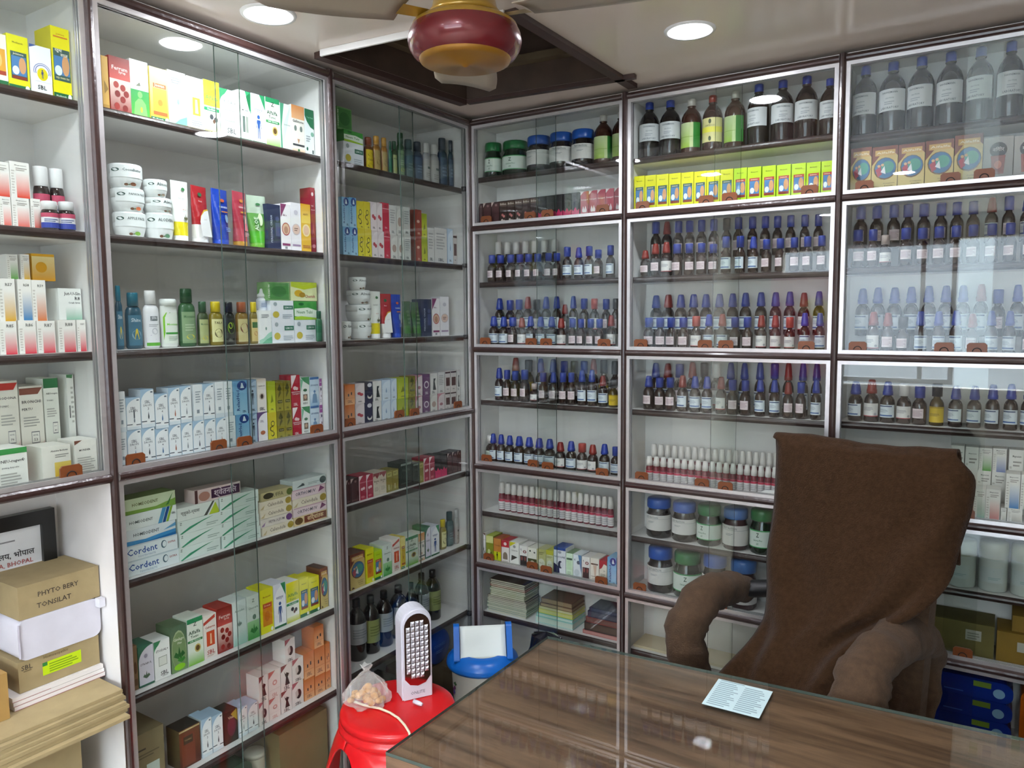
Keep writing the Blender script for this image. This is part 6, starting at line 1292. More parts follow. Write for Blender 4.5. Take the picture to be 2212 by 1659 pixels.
row('B', 'fifth cabinet, fifth shelf', 1.216, [
    ('bb', 0.6218, 0.0362, 0.1374, 0.0900, 0.0362, 1.2160),
    ('rwb', 0.6607, 0.0356, 0.1374, 0.0900, 0.0356, 1.2160),
    ('sp', 0.6988, 0.0349, 0.1367, 0.0900, 0.0349, 1.2160),
    ('rwb', 0.7391, 0.0343, 0.1434, 0.0900, 0.0343, 1.2160),
    ('kw', 0.7759, 0.0337, 0.1427, 0.0900, 0.0337, 1.2160),
    ('ws', 0.8120, 0.0331, 0.1415, 0.0900, 0.0331, 1.2160),
    ('bb', 0.8556, 0.0324, 0.1449, 0.0900, 0.0324, 1.2160),
    ('bb', 0.8957, 0.0318, 0.1449, 0.0900, 0.0318, 1.2160),
    ('bb', 0.9401, 0.0311, 0.1472, 0.0900, 0.0311, 1.2160),
    ('sp', 0.9811, 0.0305, 0.1462, 0.0900, 0.0305, 1.2160),
    ('rwb', 1.0187, 0.0299, 0.1482, 0.0900, 0.0299, 1.2160),
    ('bb', 1.0581, 0.0293, 0.1493, 0.0900, 0.0293, 1.2160),
    ('bb', 1.0943, 0.0288, 0.1503, 0.0900, 0.0288, 1.2160)], 'back row')
row('B', 'fifth cabinet, fifth shelf', 1.216, [
    ('bp', 0.6221, 0.0345, 0.1017, 0.0350, 0.0345, 1.2160),
    ('sp', 0.6574, 0.0326, 0.0975, 0.0350, 0.0326, 1.2160),
    ('sp', 0.6913, 0.0321, 0.0987, 0.0350, 0.0321, 1.2160),
    ('rwb', 0.7293, 0.0328, 0.1067, 0.0350, 0.0328, 1.2160),
    ('bb', 0.7674, 0.0322, 0.1059, 0.0350, 0.0322, 1.2160),
    ('bb', 0.8036, 0.0317, 0.1062, 0.0350, 0.0317, 1.2160),
    ('rb', 0.8451, 0.0310, 0.1067, 0.0350, 0.0310, 1.2160),
    ('sp', 0.8780, 0.0305, 0.0995, 0.0350, 0.0305, 1.2160),
    ('sp', 0.9144, 0.0300, 0.0994, 0.0350, 0.0300, 1.2160),
    ('bb', 0.9562, 0.0293, 0.1036, 0.0350, 0.0293, 1.2160),
    ('bb', 0.9952, 0.0288, 0.1041, 0.0350, 0.0288, 1.2160),
    ('rp', 1.0320, 0.0282, 0.0990, 0.0350, 0.0282, 1.2160),
    ('sp', 1.0657, 0.0277, 0.1004, 0.0350, 0.0277, 1.2160),
    ('bb', 1.1047, 0.0272, 0.1084, 0.0350, 0.0272, 1.2160)], 'front row')
row('B', 'fifth cabinet, sixth shelf', 0.9955, [
    ('vial', 0.6279, 0.0210, 0.1079, 0.0750, 0.0210, 0.9955),
    ('vial', 0.6502, 0.0208, 0.1081, 0.0750, 0.0208, 0.9955),
    ('vial', 0.6722, 0.0206, 0.1084, 0.0750, 0.0206, 0.9955),
    ('vial', 0.6941, 0.0204, 0.1086, 0.0750, 0.0204, 0.9955),
    ('vial', 0.7157, 0.0202, 0.1089, 0.0750, 0.0202, 0.9955),
    ('vial', 0.7371, 0.0200, 0.1091, 0.0750, 0.0200, 0.9955),
    ('vial', 0.7583, 0.0198, 0.1094, 0.0750, 0.0198, 0.9955),
    ('vial', 0.7793, 0.0196, 0.1096, 0.0750, 0.0196, 0.9955),
    ('vial', 0.8001, 0.0194, 0.1099, 0.0750, 0.0194, 0.9955),
    ('vial', 0.8206, 0.0192, 0.1101, 0.0750, 0.0192, 0.9955),
    ('vial', 0.8410, 0.0190, 0.1103, 0.0750, 0.0190, 0.9955),
    ('vial', 0.8612, 0.0188, 0.1106, 0.0750, 0.0188, 0.9955),
    ('vial', 0.8811, 0.0186, 0.1108, 0.0750, 0.0186, 0.9955),
    ('vial', 0.9009, 0.0185, 0.1110, 0.0750, 0.0185, 0.9955),
    ('vial', 0.9205, 0.0183, 0.1112, 0.0750, 0.0183, 0.9955),
    ('vial', 0.9399, 0.0181, 0.1115, 0.0750, 0.0181, 0.9955),
    ('vial', 0.9591, 0.0179, 0.1117, 0.0750, 0.0179, 0.9955),
    ('vial', 0.9782, 0.0178, 0.1119, 0.0750, 0.0178, 0.9955),
    ('vial', 0.9970, 0.0176, 0.1121, 0.0750, 0.0176, 0.9955),
    ('vial', 1.0157, 0.0174, 0.1123, 0.0750, 0.0174, 0.9955),
    ('vial', 1.0342, 0.0173, 0.1125, 0.0750, 0.0173, 0.9955),
    ('vial', 1.0526, 0.0171, 0.1128, 0.0750, 0.0171, 0.9955),
    ('vial', 1.0707, 0.0169, 0.1130, 0.0750, 0.0169, 0.9955),
    ('vial', 1.0887, 0.0168, 0.1132, 0.0750, 0.0168, 0.9955),
    ('vial', 1.1066, 0.0166, 0.1134, 0.0750, 0.0166, 0.9955)], 'back row')
row('B', 'fifth cabinet, sixth shelf', 0.9955, [
    ('vial', 0.6246, 0.0215, 0.0746, 0.0450, 0.0215, 0.9955),
    ('vial', 0.6474, 0.0213, 0.0748, 0.0450, 0.0213, 0.9955),
    ('vial', 0.6699, 0.0210, 0.0750, 0.0450, 0.0210, 0.9955),
    ('vial', 0.6922, 0.0208, 0.0753, 0.0450, 0.0208, 0.9955),
    ('vial', 0.7143, 0.0206, 0.0755, 0.0450, 0.0206, 0.9955),
    ('vial', 0.7361, 0.0204, 0.0757, 0.0450, 0.0204, 0.9955),
    ('vial', 0.7577, 0.0202, 0.0759, 0.0450, 0.0202, 0.9955),
    ('vial', 0.7791, 0.0200, 0.0761, 0.0450, 0.0200, 0.9955),
    ('vial', 0.8002, 0.0198, 0.0763, 0.0450, 0.0198, 0.9955),
    ('vial', 0.8212, 0.0196, 0.0766, 0.0450, 0.0196, 0.9955),
    ('vial', 0.8419, 0.0194, 0.0768, 0.0450, 0.0194, 0.9955),
    ('vial', 0.8625, 0.0192, 0.0770, 0.0450, 0.0192, 0.9955),
    ('vial', 0.8828, 0.0190, 0.0772, 0.0450, 0.0190, 0.9955),
    ('vial', 0.9029, 0.0188, 0.0774, 0.0450, 0.0188, 0.9955),
    ('vial', 0.9229, 0.0186, 0.0776, 0.0450, 0.0186, 0.9955),
    ('vial', 0.9426, 0.0184, 0.0778, 0.0450, 0.0184, 0.9955),
    ('vial', 0.9621, 0.0182, 0.0780, 0.0450, 0.0182, 0.9955),
    ('vial', 0.9815, 0.0181, 0.0782, 0.0450, 0.0181, 0.9955),
    ('vial', 1.0006, 0.0179, 0.0784, 0.0450, 0.0179, 0.9955),
    ('vial', 1.0196, 0.0177, 0.0785, 0.0450, 0.0177, 0.9955),
    ('vial', 1.0384, 0.0175, 0.0787, 0.0450, 0.0175, 0.9955),
    ('vial', 1.0570, 0.0174, 0.0789, 0.0450, 0.0174, 0.9955),
    ('vial', 1.0755, 0.0172, 0.0791, 0.0450, 0.0172, 0.9955),
    ('vial', 1.0937, 0.0170, 0.0793, 0.0450, 0.0170, 0.9955),
    ('vial', 1.1118, 0.0169, 0.0795, 0.0450, 0.0169, 0.9955)], 'front row')
row('B', 'fifth cabinet, seventh shelf', 0.821, [
    ('jb', 0.6499, 0.0765, 0.1187, 0.0350, 0.0765, 0.8210),
    ('jb', 0.7320, 0.0736, 0.1162, 0.0350, 0.0736, 0.8210),
    ('jg', 0.8091, 0.0721, 0.1179, 0.0350, 0.0721, 0.8210),
    ('jw', 0.8877, 0.0735, 0.1181, 0.0350, 0.0735, 0.8210),
    ('jg', 0.9652, 0.0697, 0.1250, 0.0350, 0.0697, 0.8210)], '')
row('B', 'fifth cabinet, eighth shelf', 0.648, [
    ('jb', 0.6558, 0.0792, 0.1376, 0.0350, 0.0792, 0.6480),
    ('jg', 0.7421, 0.0845, 0.1358, 0.0350, 0.0845, 0.6480),
    ('jb', 0.8288, 0.0735, 0.1426, 0.0350, 0.0735, 0.6480),
    ('jw', 0.9125, 0.0773, 0.1406, 0.0350, 0.0773, 0.6480)], '')
row('B', 'sixth cabinet, first shelf', 1.953, [
    ('bigw', 1.1988, 0.0571, 0.1775, 0.0450, 0.0571, 1.9530),
    ('bigw', 1.2620, 0.0613, 0.1775, 0.0450, 0.0613, 1.9530),
    ('bigw', 1.3256, 0.0595, 0.1775, 0.0450, 0.0595, 1.9530),
    ('bigw', 1.3882, 0.0582, 0.1775, 0.0450, 0.0582, 1.9530),
    ('bigw', 1.4505, 0.0576, 0.1775, 0.0450, 0.0576, 1.9530),
    ('bigw', 1.5112, 0.0541, 0.1775, 0.0450, 0.0541, 1.9530),
    ('bigw', 1.5690, 0.0536, 0.1775, 0.0450, 0.0536, 1.9530)], '')
row('B', 'sixth cabinet, second shelf', 1.8029, [
    ('alfbig', 1.2004, 0.0479, 0.1169, 0.0300, 0.0500, 1.8029),
    ('alfbig', 1.2549, 0.0581, 0.1142, 0.0300, 0.0500, 1.8029),
    ('alfbig', 1.3143, 0.0578, 0.1135, 0.0300, 0.0500, 1.8029),
    ('alfbig', 1.3747, 0.0597, 0.1145, 0.0300, 0.0500, 1.8029),
    ('alfbig', 1.4350, 0.0576, 0.1195, 0.0300, 0.0500, 1.8029),
    ('vigor', 1.4949, 0.0578, 0.1058, 0.0300, 0.0500, 1.8029),
    ('vigor', 1.5526, 0.0537, 0.1024, 0.0300, 0.0500, 1.8029)], '')
row('B', 'sixth cabinet, third shelf', 1.6700000000000002, [
    ('sp', 1.1931, 0.0337, 0.1132, 0.0900, 0.0337, 1.6700),
    ('sp', 1.2320, 0.0330, 0.1112, 0.0900, 0.0330, 1.6700),
    ('sp', 1.2719, 0.0315, 0.1103, 0.0900, 0.0315, 1.6700),
    ('sp', 1.3046, 0.0309, 0.1088, 0.0900, 0.0309, 1.6700),
    ('sp', 1.3408, 0.0311, 0.1069, 0.0900, 0.0311, 1.6700),
    ('sp', 1.3788, 0.0305, 0.1060, 0.0900, 0.0305, 1.6700),
    ('sp', 1.4139, 0.0299, 0.1046, 0.0900, 0.0299, 1.6700),
    ('sp', 1.4483, 0.0293, 0.1035, 0.0900, 0.0293, 1.6700),
    ('rwb', 1.4869, 0.0286, 0.1103, 0.0900, 0.0286, 1.6700),
    ('sp', 1.5218, 0.0281, 0.1095, 0.0900, 0.0281, 1.6700),
    ('bb', 1.5579, 0.0275, 0.1073, 0.0900, 0.0275, 1.6700)], 'back row')
row('B', 'sixth cabinet, third shelf', 1.62, [
    ('sp', 1.1964, 0.0330, 0.0960, 0.0320, 0.0330, 1.6200),
    ('sp', 1.2322, 0.0279, 0.0947, 0.0320, 0.0279, 1.6200),
    ('lowpink', 1.2613, 0.0275, 0.0787, 0.0320, 0.0275, 1.6200),
    ('sp', 1.3073, 0.0310, 0.0933, 0.0320, 0.0310, 1.6200),
    ('sp', 1.3442, 0.0304, 0.0908, 0.0320, 0.0304, 1.6200),
    ('sp', 1.3802, 0.0298, 0.0918, 0.0320, 0.0298, 1.6200),
    ('sp', 1.4166, 0.0292, 0.0915, 0.0320, 0.0292, 1.6200),
    ('sp', 1.4521, 0.0286, 0.0913, 0.0320, 0.0286, 1.6200),
    ('sp', 1.4898, 0.0279, 0.0908, 0.0320, 0.0279, 1.6200),
    ('sp', 1.5267, 0.0273, 0.0904, 0.0320, 0.0273, 1.6200),
    ('sp', 1.5610, 0.0268, 0.0891, 0.0320, 0.0268, 1.6200)], 'front row')
row('B', 'sixth cabinet, fourth shelf', 1.4426999999999999, [
    ('bb', 1.2043, 0.0353, 0.1249, 0.0900, 0.0353, 1.4427),
    ('bb', 1.2409, 0.0346, 0.1265, 0.0900, 0.0346, 1.4427),
    ('bb', 1.2805, 0.0358, 0.1254, 0.0900, 0.0358, 1.4427),
    ('bb', 1.3192, 0.0350, 0.1261, 0.0900, 0.0350, 1.4427),
    ('bb', 1.3591, 0.0343, 0.1274, 0.0900, 0.0343, 1.4427),
    ('bb', 1.3972, 0.0335, 0.1270, 0.0900, 0.0335, 1.4427),
    ('bb', 1.4344, 0.0328, 0.1267, 0.0900, 0.0328, 1.4427),
    ('rwb', 1.4729, 0.0321, 0.1284, 0.0900, 0.0321, 1.4427),
    ('sp', 1.5088, 0.0315, 0.1147, 0.0900, 0.0315, 1.4427),
    ('bb', 1.5484, 0.0308, 0.1251, 0.0900, 0.0308, 1.4427)], 'back row')
row('B', 'sixth cabinet, fourth shelf', 1.3977, [
    ('rb', 1.2400, 0.0323, 0.1079, 0.0320, 0.0323, 1.3977),
    ('rp', 1.2736, 0.0317, 0.1052, 0.0320, 0.0317, 1.3977),
    ('ks', 1.3084, 0.0314, 0.0953, 0.0320, 0.0314, 1.3977),
    ('bb', 1.3476, 0.0307, 0.1081, 0.0320, 0.0307, 1.3977),
    ('bb', 1.3871, 0.0300, 0.1077, 0.0320, 0.0300, 1.3977),
    ('bb', 1.4247, 0.0293, 0.1090, 0.0320, 0.0293, 1.3977),
    ('rp', 1.4588, 0.0288, 0.1013, 0.0320, 0.0288, 1.3977),
    ('bb', 1.4976, 0.0281, 0.1078, 0.0320, 0.0281, 1.3977),
    ('bb', 1.5348, 0.0275, 0.1074, 0.0320, 0.0275, 1.3977),
    ('sp', 1.5723, 0.0269, 0.0982, 0.0320, 0.0269, 1.3977)], 'front row')
row('B', 'sixth cabinet, fifth shelf', 1.219, [
    ('bb', 1.2003, 0.0364, 0.1038, 0.0500, 0.0364, 1.2190),
    ('rb', 1.2388, 0.0357, 0.1101, 0.0500, 0.0357, 1.2190),
    ('bb', 1.2770, 0.0349, 0.1059, 0.0500, 0.0349, 1.2190),
    ('ws', 1.3152, 0.0342, 0.1014, 0.0500, 0.0342, 1.2190),
    ('sp', 1.3507, 0.0335, 0.0968, 0.0500, 0.0335, 1.2190),
    ('yb', 1.3892, 0.0328, 0.1045, 0.0500, 0.0328, 1.2190),
    ('bb', 1.4303, 0.0320, 0.1017, 0.0500, 0.0320, 1.2190),
    ('bb', 1.4699, 0.0313, 0.1034, 0.0500, 0.0313, 1.2190),
    ('bb', 1.5078, 0.0306, 0.1082, 0.0500, 0.0306, 1.2190),
    ('bb', 1.5450, 0.0300, 0.1111, 0.0500, 0.0300, 1.2190),
    ('bb', 1.5795, 0.0293, 0.1126, 0.0500, 0.0293, 1.2190)], '')
row('B', 'sixth cabinet, sixth shelf', 0.9955, [
    ('gTeal', 1.4908, 0.0243, 0.0781, 0.0350, 0.0500, 0.9955),
    ('gPink', 1.5184, 0.0296, 0.0800, 0.0350, 0.0500, 0.9955),
    ('gGrey', 1.5408, 0.0116, 0.0370, 0.0350, 0.0500, 0.9955),
    ('gGrey', 1.5633, 0.0299, 0.0386, 0.0350, 0.0500, 0.9955)], 'bottom tier')
row('B', 'sixth cabinet, sixth shelf', 0.9955, [
    ('gGrey', 1.4972, 0.0283, 0.1129, 0.0950, 0.0400, 0.9955),
    ('gGrey', 1.5281, 0.0296, 0.1126, 0.0950, 0.0400, 0.9955)], 'middle tier')
row('B', 'sixth cabinet, sixth shelf', 0.9955, [
    ('gBlue', 1.5569, 0.0286, 0.0831, 0.0350, 0.0500, 1.0341),
    ('gGreen', 1.5860, 0.0272, 0.0836, 0.0350, 0.0500, 1.0341)], 'raised tier')
row('B', 'sixth cabinet, sixth shelf', 0.9955, [
    ('gGrey', 1.4384, 0.0287, 0.1711, 0.0950, 0.0400, 0.9955),
    ('gBrown', 1.4691, 0.0288, 0.1702, 0.0950, 0.0400, 0.9955),
    ('gGreen', 1.4981, 0.0279, 0.0572, 0.0950, 0.0400, 1.1084),
    ('gLilac', 1.5277, 0.0289, 0.0587, 0.0950, 0.0400, 1.1081),
    ('gYel', 1.5617, 0.0295, 0.1713, 0.0950, 0.0400, 0.9955)], 'top tier')
row('B', 'sixth cabinet, seventh shelf', 0.818, [
    ('canister', 1.4585, 0.0632, 0.1179, 0.0400, 0.0632, 0.8180),
    ('canister', 1.5256, 0.0627, 0.1223, 0.0400, 0.0627, 0.8180),
    ('canister', 1.5923, 0.0617, 0.1251, 0.0400, 0.0617, 0.8180)], '')
# ---------------------------------------------------------------- table, glass sheet, price card
def wood_mat(name, c1, c2, scale=(1.2, 14, 14), rough=.35):
    m = bpy.data.materials.new(name); m.use_nodes = True; nt = m.node_tree; b = nt.nodes['Principled BSDF']
    tc = nt.nodes.new('ShaderNodeTexCoord'); mp = nt.nodes.new('ShaderNodeMapping'); mp.inputs['Scale'].default_value = scale
    n1 = nt.nodes.new('ShaderNodeTexNoise'); n1.inputs['Scale'].default_value = 2.2; n1.inputs['Detail'].default_value = 8; n1.inputs['Distortion'].default_value = .6
    n2 = nt.nodes.new('ShaderNodeTexNoise'); n2.inputs['Scale'].default_value = 18; n2.inputs['Detail'].default_value = 4
    r = nt.nodes.new('ShaderNodeValToRGB'); r.color_ramp.elements[0].position = .32; r.color_ramp.elements[1].position = .68
    r.color_ramp.elements[0].color = lin(c1)+[1]; r.color_ramp.elements[1].color = lin(c2)+[1]
    ad = nt.nodes.new('ShaderNodeMath'); ad.operation = 'MULTIPLY_ADD'; ad.inputs[1].default_value = .25
    nt.links.new(tc.outputs['Object'], mp.inputs[0]); nt.links.new(mp.outputs[0], n1.inputs['Vector']); nt.links.new(mp.outputs[0], n2.inputs['Vector'])
    nt.links.new(n2.outputs['Fac'], ad.inputs[0]); nt.links.new(n1.outputs['Fac'], ad.inputs[2])
    sb = nt.nodes.new('ShaderNodeMath'); sb.operation = 'SUBTRACT'; sb.inputs[1].default_value = .125
    nt.links.new(ad.outputs[0], sb.inputs[0]); nt.links.new(sb.outputs[0], r.inputs[0]); nt.links.new(r.outputs[0], b.inputs['Base Color'])
    b.inputs['Roughness'].default_value = rough; MATS[name] = m; return m
TABLEM = wood_mat('brown_wood_laminate', '#563f2e', '#8f7057')
TP = [(.652, -.62), (.652, -1.18), (2.3, -1.07), (2.3, -.5)]
def slab(P, z0, z1, mat=0, mb=None, side=0):
    mb = mb or MB(); n = len(P)
    mb.add([(x, y, z1) for x, y in P], [tuple(range(n))], mat=mat); mb.add([(x, y, z0) for x, y in P], [tuple(reversed(range(n)))], mat=mat)
    mb.add([(x, y, z0) for x, y in P]+[(x, y, z1) for x, y in P], [(i, (i+1) % n, n+(i+1) % n, n+i) for i in range(n)], mat=side); return mb
tb = tag(empty('desk', (1.47, -.85, 0)), 'brown wood grain desk with glass on top', 'desk')
def loc(P, c=(1.47, -.85)): return [(x-c[0], y-c[1]) for x, y in P]
slab(loc(TP), .721, .748).obj('table_top', TABLEM, tb)
for P in ([(.70, -.66), (.70, -1.13), (.725, -1.13), (.725, -.66)], [(2.22, -.56), (2.22, -1.04), (2.245, -1.04), (2.245, -.56)], [(.725, -.90), (.725, -.92), (2.22, -.84), (2.22, -.82)]):
    slab(loc(P), 0, .7208).obj('side_panel', TABLEM, tb)
GT = glass_mat('table_glass', (.95, .97, .96, 1), .004)
gs = slab(loc(TP), .7486, .7546, 0, None, 1).obj('glass_sheet', [GT, EDGE], None, (1.47, -.85, 0))
tag(gs, 'clear glass sheet covering the desk top', 'glass sheet')
pc = draw(MB().box(0, .108, 0, .116, -.0006, 0, '#d3ecef'), [('l', .06, .06, .47, .94, 13, '#9ab4bd'), ('l', .53, .06, .95, .94, 13, '#9ab4bd'), ('r', .06, .955, .5, .97, '#5f7a86')], .108, .116, lambda x, y, l: (x, y, l-.0002)).obj('price_card', LABEL, None, (1.061, -.735, .7556), .03)
tag(pc, 'pale blue printed card lying on the glass desk', 'card')

# ---------------------------------------------------------------- swivel chair with towel
TH = math.radians(-16); CO = Vector((1.21, -.295, 0))
FAB = pmat('brown_terry_cloth', '#443020', .95, spec=.05, noise=.35, nscale=90, bump=1, bscale=300, sheen=.08)
FAB2 = pmat('brown_arm_cloth', '#5c4939', .95, spec=.05, noise=.28, nscale=60, bump=1, bscale=300, sheen=.08)
BLACKP = pmat('black_plastic', '#161617', .4)
ch = tag(empty('office_chair', CO, TH), 'brown upholstered swivel chair with padded arms behind desk', 'chair')
def pad(x0, x1, y0, y1, z0, z1, r, mat, name, par, rot=0):
    o = MB().prism(rrect(x0, x1, z0, z1, r, 5), y0, y1).obj(name, mat, par, (0, 0, 0), rot); return bevel(o, .02, 3)
pad(-.21, .21, -.2, .08, .38, .45, .03, FAB2, 'seat', ch)
bk = MB().prism(rrect(-.175, .175, 0, .6, .06, 6), -.02, .02).obj('backrest', FAB2, ch, (0, .086, .515), (math.radians(-8), 0, 0)); bevel(bk, .02, 3)
def wrinkle(P, am, seed):
    rr = random.Random(seed); ph = [rr.uniform(0, 6) for _ in range(6)]
    out = []
    for j, R_ in enumerate(P):
        row_ = []
        for i, p in enumerate(R_):
            k = am*(math.sin(p[2]*38+ph[0]+2*math.sin(p[1]*17+ph[1]))+.6*math.sin(p[1]*55+p[0]*23+ph[2])+.5*math.sin(p[2]*90+p[0]*70+ph[3]))
            row_.append((p, k))
        out.append(row_)
    return out
def sleeve(path, rads, name, seed):
    pts = [Vector(p) for p in path]; P2 = []; R2 = []
    n = len(pts)
    for i in range(n-1):
        p0, p1, p2, p3 = pts[max(i-1, 0)], pts[i], pts[i+1], pts[min(i+2, n-1)]
        for k in range(5):
            t = k/5; P2.append(.5*((2*p1)+(p2-p0)*t+(2*p0-5*p1+4*p2-p3)*t*t+(3*p1-p0-3*p2+p3)*t**3)); R2.append(rads[i]+(rads[i+1]-rads[i])*t)
    P2.append(pts[-1]); R2.append(rads[-1])
    rr = random.Random(seed); ph = [rr.uniform(0, 6) for _ in range(4)]
    R2 = [r*(1+.045*math.sin(i*1.3+ph[0])+.03*math.sin(i*2.9+ph[1])) for i, r in enumerate(R2)]
    P2 = [P2[0]-(P2[1]-P2[0])*.4] + P2; R2 = [R2[0]*.55]+R2
    mb = MB().tube(P2, R2, 20); mb.v = [(x+.0035*math.sin(60*z+20*y+ph[2]), y+.003*math.sin(70*x+40*z), z+.003*math.sin(55*y+ph[3])) for x, y, z in mb.v]
    return mb.obj(name, FAB2, ch)
sleeve([(-.29, .125, .765), (-.3, .07, .776), (-.302, .0, .788), (-.304, -.07, .772), (-.304, -.118, .725), (-.3, -.125, .655), (-.29, -.1, .58), (-.27, -.05, .5), (-.25, 0, .44)], [.036, .043, .047, .05, .051, .05, .047, .042, .038], 'armrest', 3)
sleeve([(.15, .13, .45), (.148, .185, .56), (.146, .205, .66), (.145, .19, .725), (.143, .14, .765), (.141, .06, .782), (.14, -.03, .783), (.14, -.11, .768), (.14, -.15, .725), (.14, -.165, .66), (.138, -.15, .58), (.135, -.11, .46)], [.02, .024, .03, .04, .045, .047, .05, .053, .055, .054, .05, .042], 'armrest', 5)
for Pq in ([(-.15, .12, .775), (-.22, .135, .782), (-.29, .1, .77)], [(.1, .12, .5), (.15, .14, .48), (.16, .1, .44)]): MB().tube(Pq, [.02, .023, .024], 10).obj('arm_bracket', BLACKP, ch)
MB().lathe([(.03, .08), (.03, .38), (.06, .4)], 16).obj('column', BLACKP, ch)
for k in range(5):
    a = 2*PI*k/5+.3; c_, s_ = math.cos(a), math.sin(a)
    l_ = MB().tube([(0, 0, .09), (.12*c_, .12*s_, .085), (.24*c_, .24*s_, .065)], [.022, .018, .014], 8).obj('leg', BLACKP, ch)
    MB().lathe([(0, -.012), (.025, -.012), (.025, .012), (0, .012)], 14).obj('caster', BLACKP, l_, (.24*c_, .24*s_, .026), (PI/2, 0, a))
# towel: draped from behind the backrest, over its top, down the front and across the seat
TR = [(-.19, .2, .218, .93, .93), (-.2, .2, .203, 1.07, 1.075), (-.21, .205, .178, 1.175, 1.18), (-.217, .209, .14, 1.197, 1.203), (-.215, .215, .116, 1.185, 1.192), (-.208, .23, .106, 1.15, 1.175), (-.204, .25, .098, 1.1, 1.145), (-.202, .247, .088, 1.006, 1.08),
      (-.204, .24, .078, .94, 1.04), (-.204, .234, .066, .888, 1.0), (-.193, .226, .046, .811, .93), (-.187, .19, .022, .748, .868), (-.193, .12, .004, .715, .80), (-.2, .08, -.03, .68, .735), (-.22, .08, -.09, .63, .65), (-.235, .085, -.14, .585, .59), (-.24, .09, -.19, .55, .54), (-.24, .1, -.24, .52, .51), (-.235, .1, -.27, .48, .47), (-.225, .1, -.28, .42, .42)]
P = []; NC = 44
def spline_rows(Rw, sub=4):
    o_ = []
    for i in range(len(Rw)-1):
        p0, p1, p2, p3 = Rw[max(i-1, 0)], Rw[i], Rw[i+1], Rw[min(i+2, len(Rw)-1)]
        for k in range(sub):
            t = k/sub; o_.append([.5*(2*b+(c-a)*t+(2*a-5*b+4*c-d)*t*t+(3*b-a-3*c+d)*t**3) for a, b, c, d in zip(p0, p1, p2, p3)])
    return o_+[list(Rw[-1])]
RR_ = spline_rows(TR)
for j, (xl, xr, yy, zl, zr) in enumerate(RR_):
    v = j/(len(RR_)-1); r_ = []
    for i in range(NC+1):
        u = i/NC; x = xl+(xr-xl)*u; z = zl+(zr-zl)*u; y = yy
        low = max(0, min(1, (v-.3)/.5)); front = 1 if v > .22 else 0
        y -= front*.012*math.sin(PI*u)                       # cloth bellies over the pad
        # diagonal creases gathered towards the lower right, soft folds towards the lower left
        q = (u-.78)*9+(v-.45)*14; y -= front*low*.026*math.exp(-((u-.82)/.16)**2)*math.sin(q*2.1)
        q2 = (u-.12)*12-(v-.6)*16; y -= front*low*.024*math.exp(-((u-.16)/.2)**2)*math.sin(q2*1.4)
        q3 = (u-.45)*7+(v-.8)*26; y -= max(0, (v-.6))*.09*math.sin(q3)
        if u > .93 and .2 < v < .62: y += (u-.93)*.55*math.sin(PI*(v-.2)/.42)     # loose right edge falls back
        if u < .05 and front: y += (.05-u)*.3
        z += .0022*math.sin(u*31+v*9)*(1 if v > .2 else .4)+ (.004*math.sin(u*8) if .12 < v < .2 else 0)
        r_.append((x, y, z))
    P.append(r_)
tw = MB().grid(P).obj('towel', FAB, None, CO, TH)
tag(tw, 'brown terry towel draped over the chair back and seat', 'towel')
so = tw.modifiers.new('thickness', 'SOLIDIFY'); so.thickness = .006; so.offset = 1

# ---------------------------------------------------------------- red stool
REDP = pmat('red_plastic', '#d3141b', .3, spec=.5, bump=.05, bscale=60)
SX, SY = .202, -.642
stl = tag(empty('plastic_stool', (SX, SY, 0)), 'red plastic stool with arched legs beside the desk', 'stool')
MB().lathe([(0, .45), (.125, .4505), (.146, .449), (.151, .446), (.153, .44), (.152, .431), (.147, .429), (.15, .424), (.156, .418), (.157, .411), (.153, .405)], 48).obj('seat', REDP, stl)
def quarter(k):
    N, Mr = 24, 10; rows_ = []
    c0 = k*PI/2-math.radians(107); op = math.radians(35)
    for j in range(Mr+1):
        r_ = []
        for i in range(N+1):
            ph = c0+PI/2*i/N; d_ = min(abs(ph-c0), abs(ph-c0-PI/2))
            zl = .388*max(0, 1-(d_/op)**2.6)**.5 if d_ < op else 0
            z = .409+(zl-.409)*j/Mr; t = (.409-z)/.409
            rad = .153+.043*min(1, t/.3)**.8
            r_.append((rad*math.cos(ph), rad*math.sin(ph), z))
        rows_.append(r_)
    o = MB().grid([list(reversed(r)) for r in rows_]).obj('leg', REDP, stl)
    s_ = o.modifiers.new('thickness', 'SOLIDIFY'); s_.thickness = .005; s_.offset = -1
for k in range(4): quarter(k)
stl.scale = (1, 1, .47/.45)
# ---------------------------------------------------------------- emergency lamp on the stool
WPL = pmat('white_plastic', '#dcdde6', .3); CHROME = pmat('chrome_reflector', '#b8b4b8', .12, metal=1)
ln = tag(empty('emergency_lamp', (.206, -.575, .4708), math.radians(58)), 'white emergency lamp with chrome LED panel on red stool', 'lamp')
def capsule(w_, z0, z1, n=14):
    P_ = [(-w_, z0), (w_, z0)]
    for i in range(n+1): P_.append((w_*math.cos(PI*i/n), z1-w_+w_*math.sin(PI*i/n)))
    return P_
bd = MB().prism(capsule(.043, 0, .252), -.018, .032, smooth=False).obj('body', WPL, ln); bevel(bd, .006, 3)
bz = MB().prism([(x*.95, z) for x, z in capsule(.042, .001, .247)], -.024, -.0185).obj('bezel', WPL, ln); bevel(bz, .003, 2)
PZ = [(-.036, .06), (-.022, .043), (0, .037), (.022, .043), (.036, .06)]+[(.036*math.cos(PI*i/12), .238-.036+.036*math.sin(PI*i/12)) for i in range(13)]
MB().prism(PZ, -.0262, -.0245).obj('reflector', CHROME, ln)
LEDM = pmat('led_cup_chrome', '#e4e4ea', .25, metal=.6)
